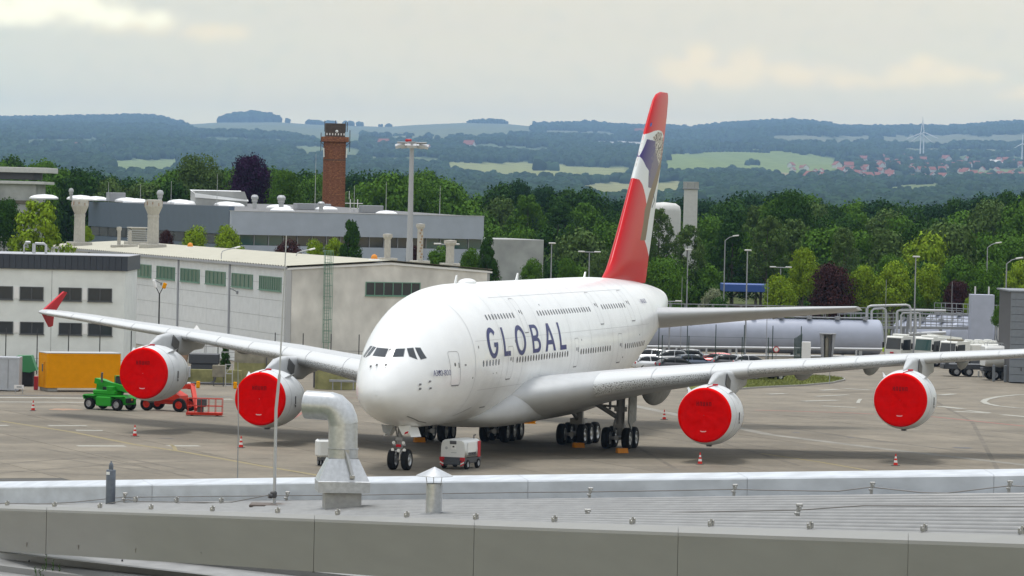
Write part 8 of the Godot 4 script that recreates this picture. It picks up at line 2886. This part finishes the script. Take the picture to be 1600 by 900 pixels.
	for q in hs:
		if q[0] < 1335 and q[1] < 262: continue
		var o: Node3D = proto if first else copy_of(proto, "village_house")
		first = false
		var dd := dist_of(q[0], q[1])
		o.position = land_at(q[0], dd)
		o.rotation.y = r.randf() * TAU
		var sc := r.randf_range(0.95, 1.6)
		o.scale = Vector3(sc, sc, sc * r.randf_range(0.8, 1.5))
		tag(o, "small red-roofed pale house in the far village at right", "house", "houses of the far village")
	for k in 12:
		var q := [r.randf_range(112, 196), r.randf_range(230.5, 234.5)]
		var o := copy_of(proto, "village_house")
		o.position = land_at(q[0], dist_of(q[0], q[1])); o.rotation.y = r.randf() * TAU; o.scale = Vector3.ONE * 1.3
		tag(o, "tiny red-roofed house in the hazy hamlet at upper left", "house", "houses of the left hamlet")
	for q in [[595, 229.5, 1.2, "white house with red annexe alone on the slope right of the tower"], [660, 237, 1.0, "lone red-roofed house behind the light mast's head"], [728, 231.5, 1.2, "lone red-roofed farmhouse right of the light mast"], [622, 236, 0.7, "small red roof just left of the light mast's head"], [994, 212, 1.6, "slim reddish church just left of the fin"]]:
		var o := copy_of(proto, "village_house")
		o.position = land_at(q[0], dist_of(q[0], q[1])); o.rotation.y = 1.2; o.scale = Vector3.ONE * q[2] * 2.0
		tag(o, q[3], "house")
	# bright sheds beyond the village
	for q in [[1541, 256, 0], [1553, 256, 1], [1566, 258, 2]]:
		var o := copy_of(proto, "village_shed")
		o.position = land_at(q[0], dist_of(q[0], q[1])); o.rotation.y = 0.6 + q[0] * 0.1; o.scale = Vector3(1.6, 1.2, 2.0)
		o.get_node("roof").material_override = mats.house_wall
		tag(o, "white-roofed shed at the upper edge of the far village, %s from the left" % NTH[q[2]], "shed", "white sheds of the far village")
	# wind turbines
	for q in [[1432.5, 236, 178, 0.3, "left one of the close pair of wind turbines on the ridge"], [1437.5, 236, 176, 1.3, "right one of the close pair of wind turbines on the ridge"], [1591.5, 240, 203, 0.8, "lone wind turbine near the right edge"]]:
		var dd := 12600.0
		var foot := land_at(q[0], dd)
		var o := base("wind_turbine", foot)
		tag(o, q[4], "wind turbine")
		var hub: float = (q[1] - q[2]) * 0.66 * dd / FOC
		var bl: float = (q[1] - q[2]) * 0.40 * dd / FOC
		m = MB.new()
		m.tube([Vector3(0, -6, 0), Vector3(0, hub, 0)], [2.4, 1.5], 10)
		put(m, "tower", mats.turbine_white, o)
		m = MB.new()
		m.bbox(Vector3(0, hub + 0.6, 0), Vector3(3.6, 3.4, 8.0), 0.5)
		put(m, "nacelle", mats.turbine_white, o)
		for k in 3:
			m = MB.new()
			var an: float = PI / 2 + TAU * k / 3.0 + (q[3] - 0.8) * 0.25
			var e := Vector3(cos(an), sin(an), 0)
			var s := Vector3(-sin(an), cos(an), 0)
			m.tube([Vector3(0, hub + 0.6, 5.0), Vector3(0, hub + 0.6, 5.0) + e * bl * 0.25, Vector3(0, hub + 0.6, 5.0) + e * bl], [1.1, 1.7, 0.5], 6)
			put(m, "blade", mats.turbine_white, o)

# ---------------------------------------------------------------- sky
func sky_texture() -> ImageTexture:
	var f := FastNoiseLite.new()
	f.seed = 40; f.frequency = 0.9; f.fractal_octaves = 4
	var shade := func(az: float, el: float) -> Color:
		# thin overcast, creamier towards the left where the sun stands behind it
		var dir := Vector3(sin(az) * cos(el), sin(el), -cos(az) * cos(el))
		var k := f.get_noise_3dv(dir * Vector3(1.6, 5.0, 1.6))
		# linear radiance by height: rim lifted against the fog, upper sky lifted to light walls
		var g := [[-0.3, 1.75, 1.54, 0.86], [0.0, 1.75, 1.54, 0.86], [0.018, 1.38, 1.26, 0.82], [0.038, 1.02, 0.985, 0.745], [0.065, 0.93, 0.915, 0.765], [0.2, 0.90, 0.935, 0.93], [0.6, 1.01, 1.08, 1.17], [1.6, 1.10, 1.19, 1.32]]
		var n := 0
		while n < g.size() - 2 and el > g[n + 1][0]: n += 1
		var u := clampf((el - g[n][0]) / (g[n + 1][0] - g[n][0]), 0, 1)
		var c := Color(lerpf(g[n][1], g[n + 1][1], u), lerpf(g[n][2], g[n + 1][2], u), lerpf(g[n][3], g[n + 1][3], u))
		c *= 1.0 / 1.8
		c = c.lerp(Color(c.r * 1.1, c.g * 1.02, c.b * 0.95), clampf(0.3 + k * 2.0, 0, 1))
		c = c.lerp(c * Color(0.90, 0.94, 0.98), clampf(-k * 2.0 - 0.1, 0, 1))
		c = c.clamp().linear_to_srgb()
		return c
	var small := Image.create(512, 256, false, Image.FORMAT_RGB8)
	for j in 256:
		for i in 512:
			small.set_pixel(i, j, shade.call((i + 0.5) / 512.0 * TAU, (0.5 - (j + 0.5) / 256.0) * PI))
	small.resize(4096, 2048, Image.INTERPOLATE_BILINEAR)
	var g := FastNoiseLite.new()
	g.seed = 41; g.frequency = 0.02; g.fractal_octaves = 4
	# cumulus banks low in the sky: [picture column, row, half width, half height]
	var puffs := [[1085, 84, 30, 20], [1062, 108, 48, 24], [1165, 92, 36, 22], [1130, 112, 80, 20], [1240, 106, 64, 17], [1322, 114, 62, 13], [1435, 87, 30, 14], [1402, 106, 46, 16], [1472, 101, 56, 14], [1535, 104, 26, 8], [1590, 128, 40, 8], [60, 20, 110, 34], [20, 40, 90, 16], [200, 50, 80, 16], [330, 62, 60, 14], [160, 42, 110, 14], [1680, 100, 60, 16], [-80, 30, 90, 30]]
	for j in range(936, 1030):
		for i in range(-130, 130):
			var az := (i + 0.5) / 4096.0 * TAU
			var el := (0.5 - (j + 0.5) / 2048.0) * PI
			var px := 800.0 + tan(az) * FOC
			var py := HOR - tan(el) / cos(az) * FOC
			var c: Color = small.get_pixel(posmod(i, 4096), j)
			var nz := g.get_noise_2d(px * 0.9, py * 1.6)
			var a := 0.0; var warm := 0.0
			for q in puffs:
				var dx: float = (px - q[0]) / q[2]; var dy: float = (py - q[1]) / q[3]
				var e := clampf((1.25 - sqrt(dx * dx + dy * dy) + nz * 0.7) * 1.4, 0, 1)
				if q[0] < 400 and q[1] < 45: warm = maxf(warm, e)
				a = maxf(a, e)
			c = c.lerp((c.srgb_to_linear() * Color(1.24, 1.14, 1.0)).clamp().linear_to_srgb(), a)
			c = c.lerp(Color(0.99, 0.965, 0.83), warm * 0.8)
			var gap := clampf((nz - 0.1) * 1.6, 0, 1)
			c = c.lerp((c.srgb_to_linear() * Color(0.88, 0.93, 0.98)).linear_to_srgb(), gap * 0.6)
			small.set_pixel(posmod(i, 4096), j, c)
	return ImageTexture.create_from_image(small)

func _ready() -> void:
	stage_t = Time.get_ticks_msec()
	# camera
	var cam := Camera3D.new()
	cam.name = "camera"; add_child(cam)
	cam.fov = rad_to_deg(2.0 * atan(450.0 / FOC))
	cam.near = 0.5; cam.far = 30000.0
	cam.transform = Transform3D(Basis(Vector3.RIGHT, -atan((450.0 - HOR) / FOC)) * Basis(Vector3.BACK, ROLL), Vector3(0, EYE, 0))
	cam.current = true
	# sky and exposure
	var env := Environment.new()
	env.background_mode = Environment.BG_SKY
	var sky := Sky.new()
	var pano := PanoramaSkyMaterial.new()
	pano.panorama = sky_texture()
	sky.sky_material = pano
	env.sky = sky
	env.tonemap_mode = Environment.TONE_MAPPER_LINEAR
	env.tonemap_exposure = 1.8
	env.background_energy_multiplier = 1.0
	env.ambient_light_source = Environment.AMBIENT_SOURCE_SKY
	env.fog_enabled = true
	env.fog_density = 0.000046
	env.fog_light_color = Color(0.63, 0.78, 0.95)
	env.sdfgi_enabled = true; env.ssao_enabled = true; env.ssil_enabled = true
	var we := WorldEnvironment.new()
	we.name = "world_environment"; we.environment = env; add_child(we)
	# sun behind the overcast: high, a little beyond the jet
	var sun := DirectionalLight3D.new()
	sun.name = "sun"; add_child(sun)
	sun.light_energy = 0.42; sun.light_angular_distance = 14.0
	sun.light_color = Color(1.0, 0.985, 0.96)
	sun.shadow_enabled = true
	sun.transform = Transform3D().looking_at(Vector3(0.10, -1.0, 0.20), Vector3.FORWARD)
	say("sky")
	make_materials()
	say("materials")
	make_ground()
	make_fore()
	say("ground, roof")
	make_office(); make_hall(); make_terminal(); make_brick_tower(); make_tank_farm()
	say("buildings")
	make_jet()
	say("jet")
	make_far()
	make_trees()
	say("trees")
	make_mast(); make_lamps(); make_fences()
	make_cars(); make_trucks(); make_things()
	say("things")
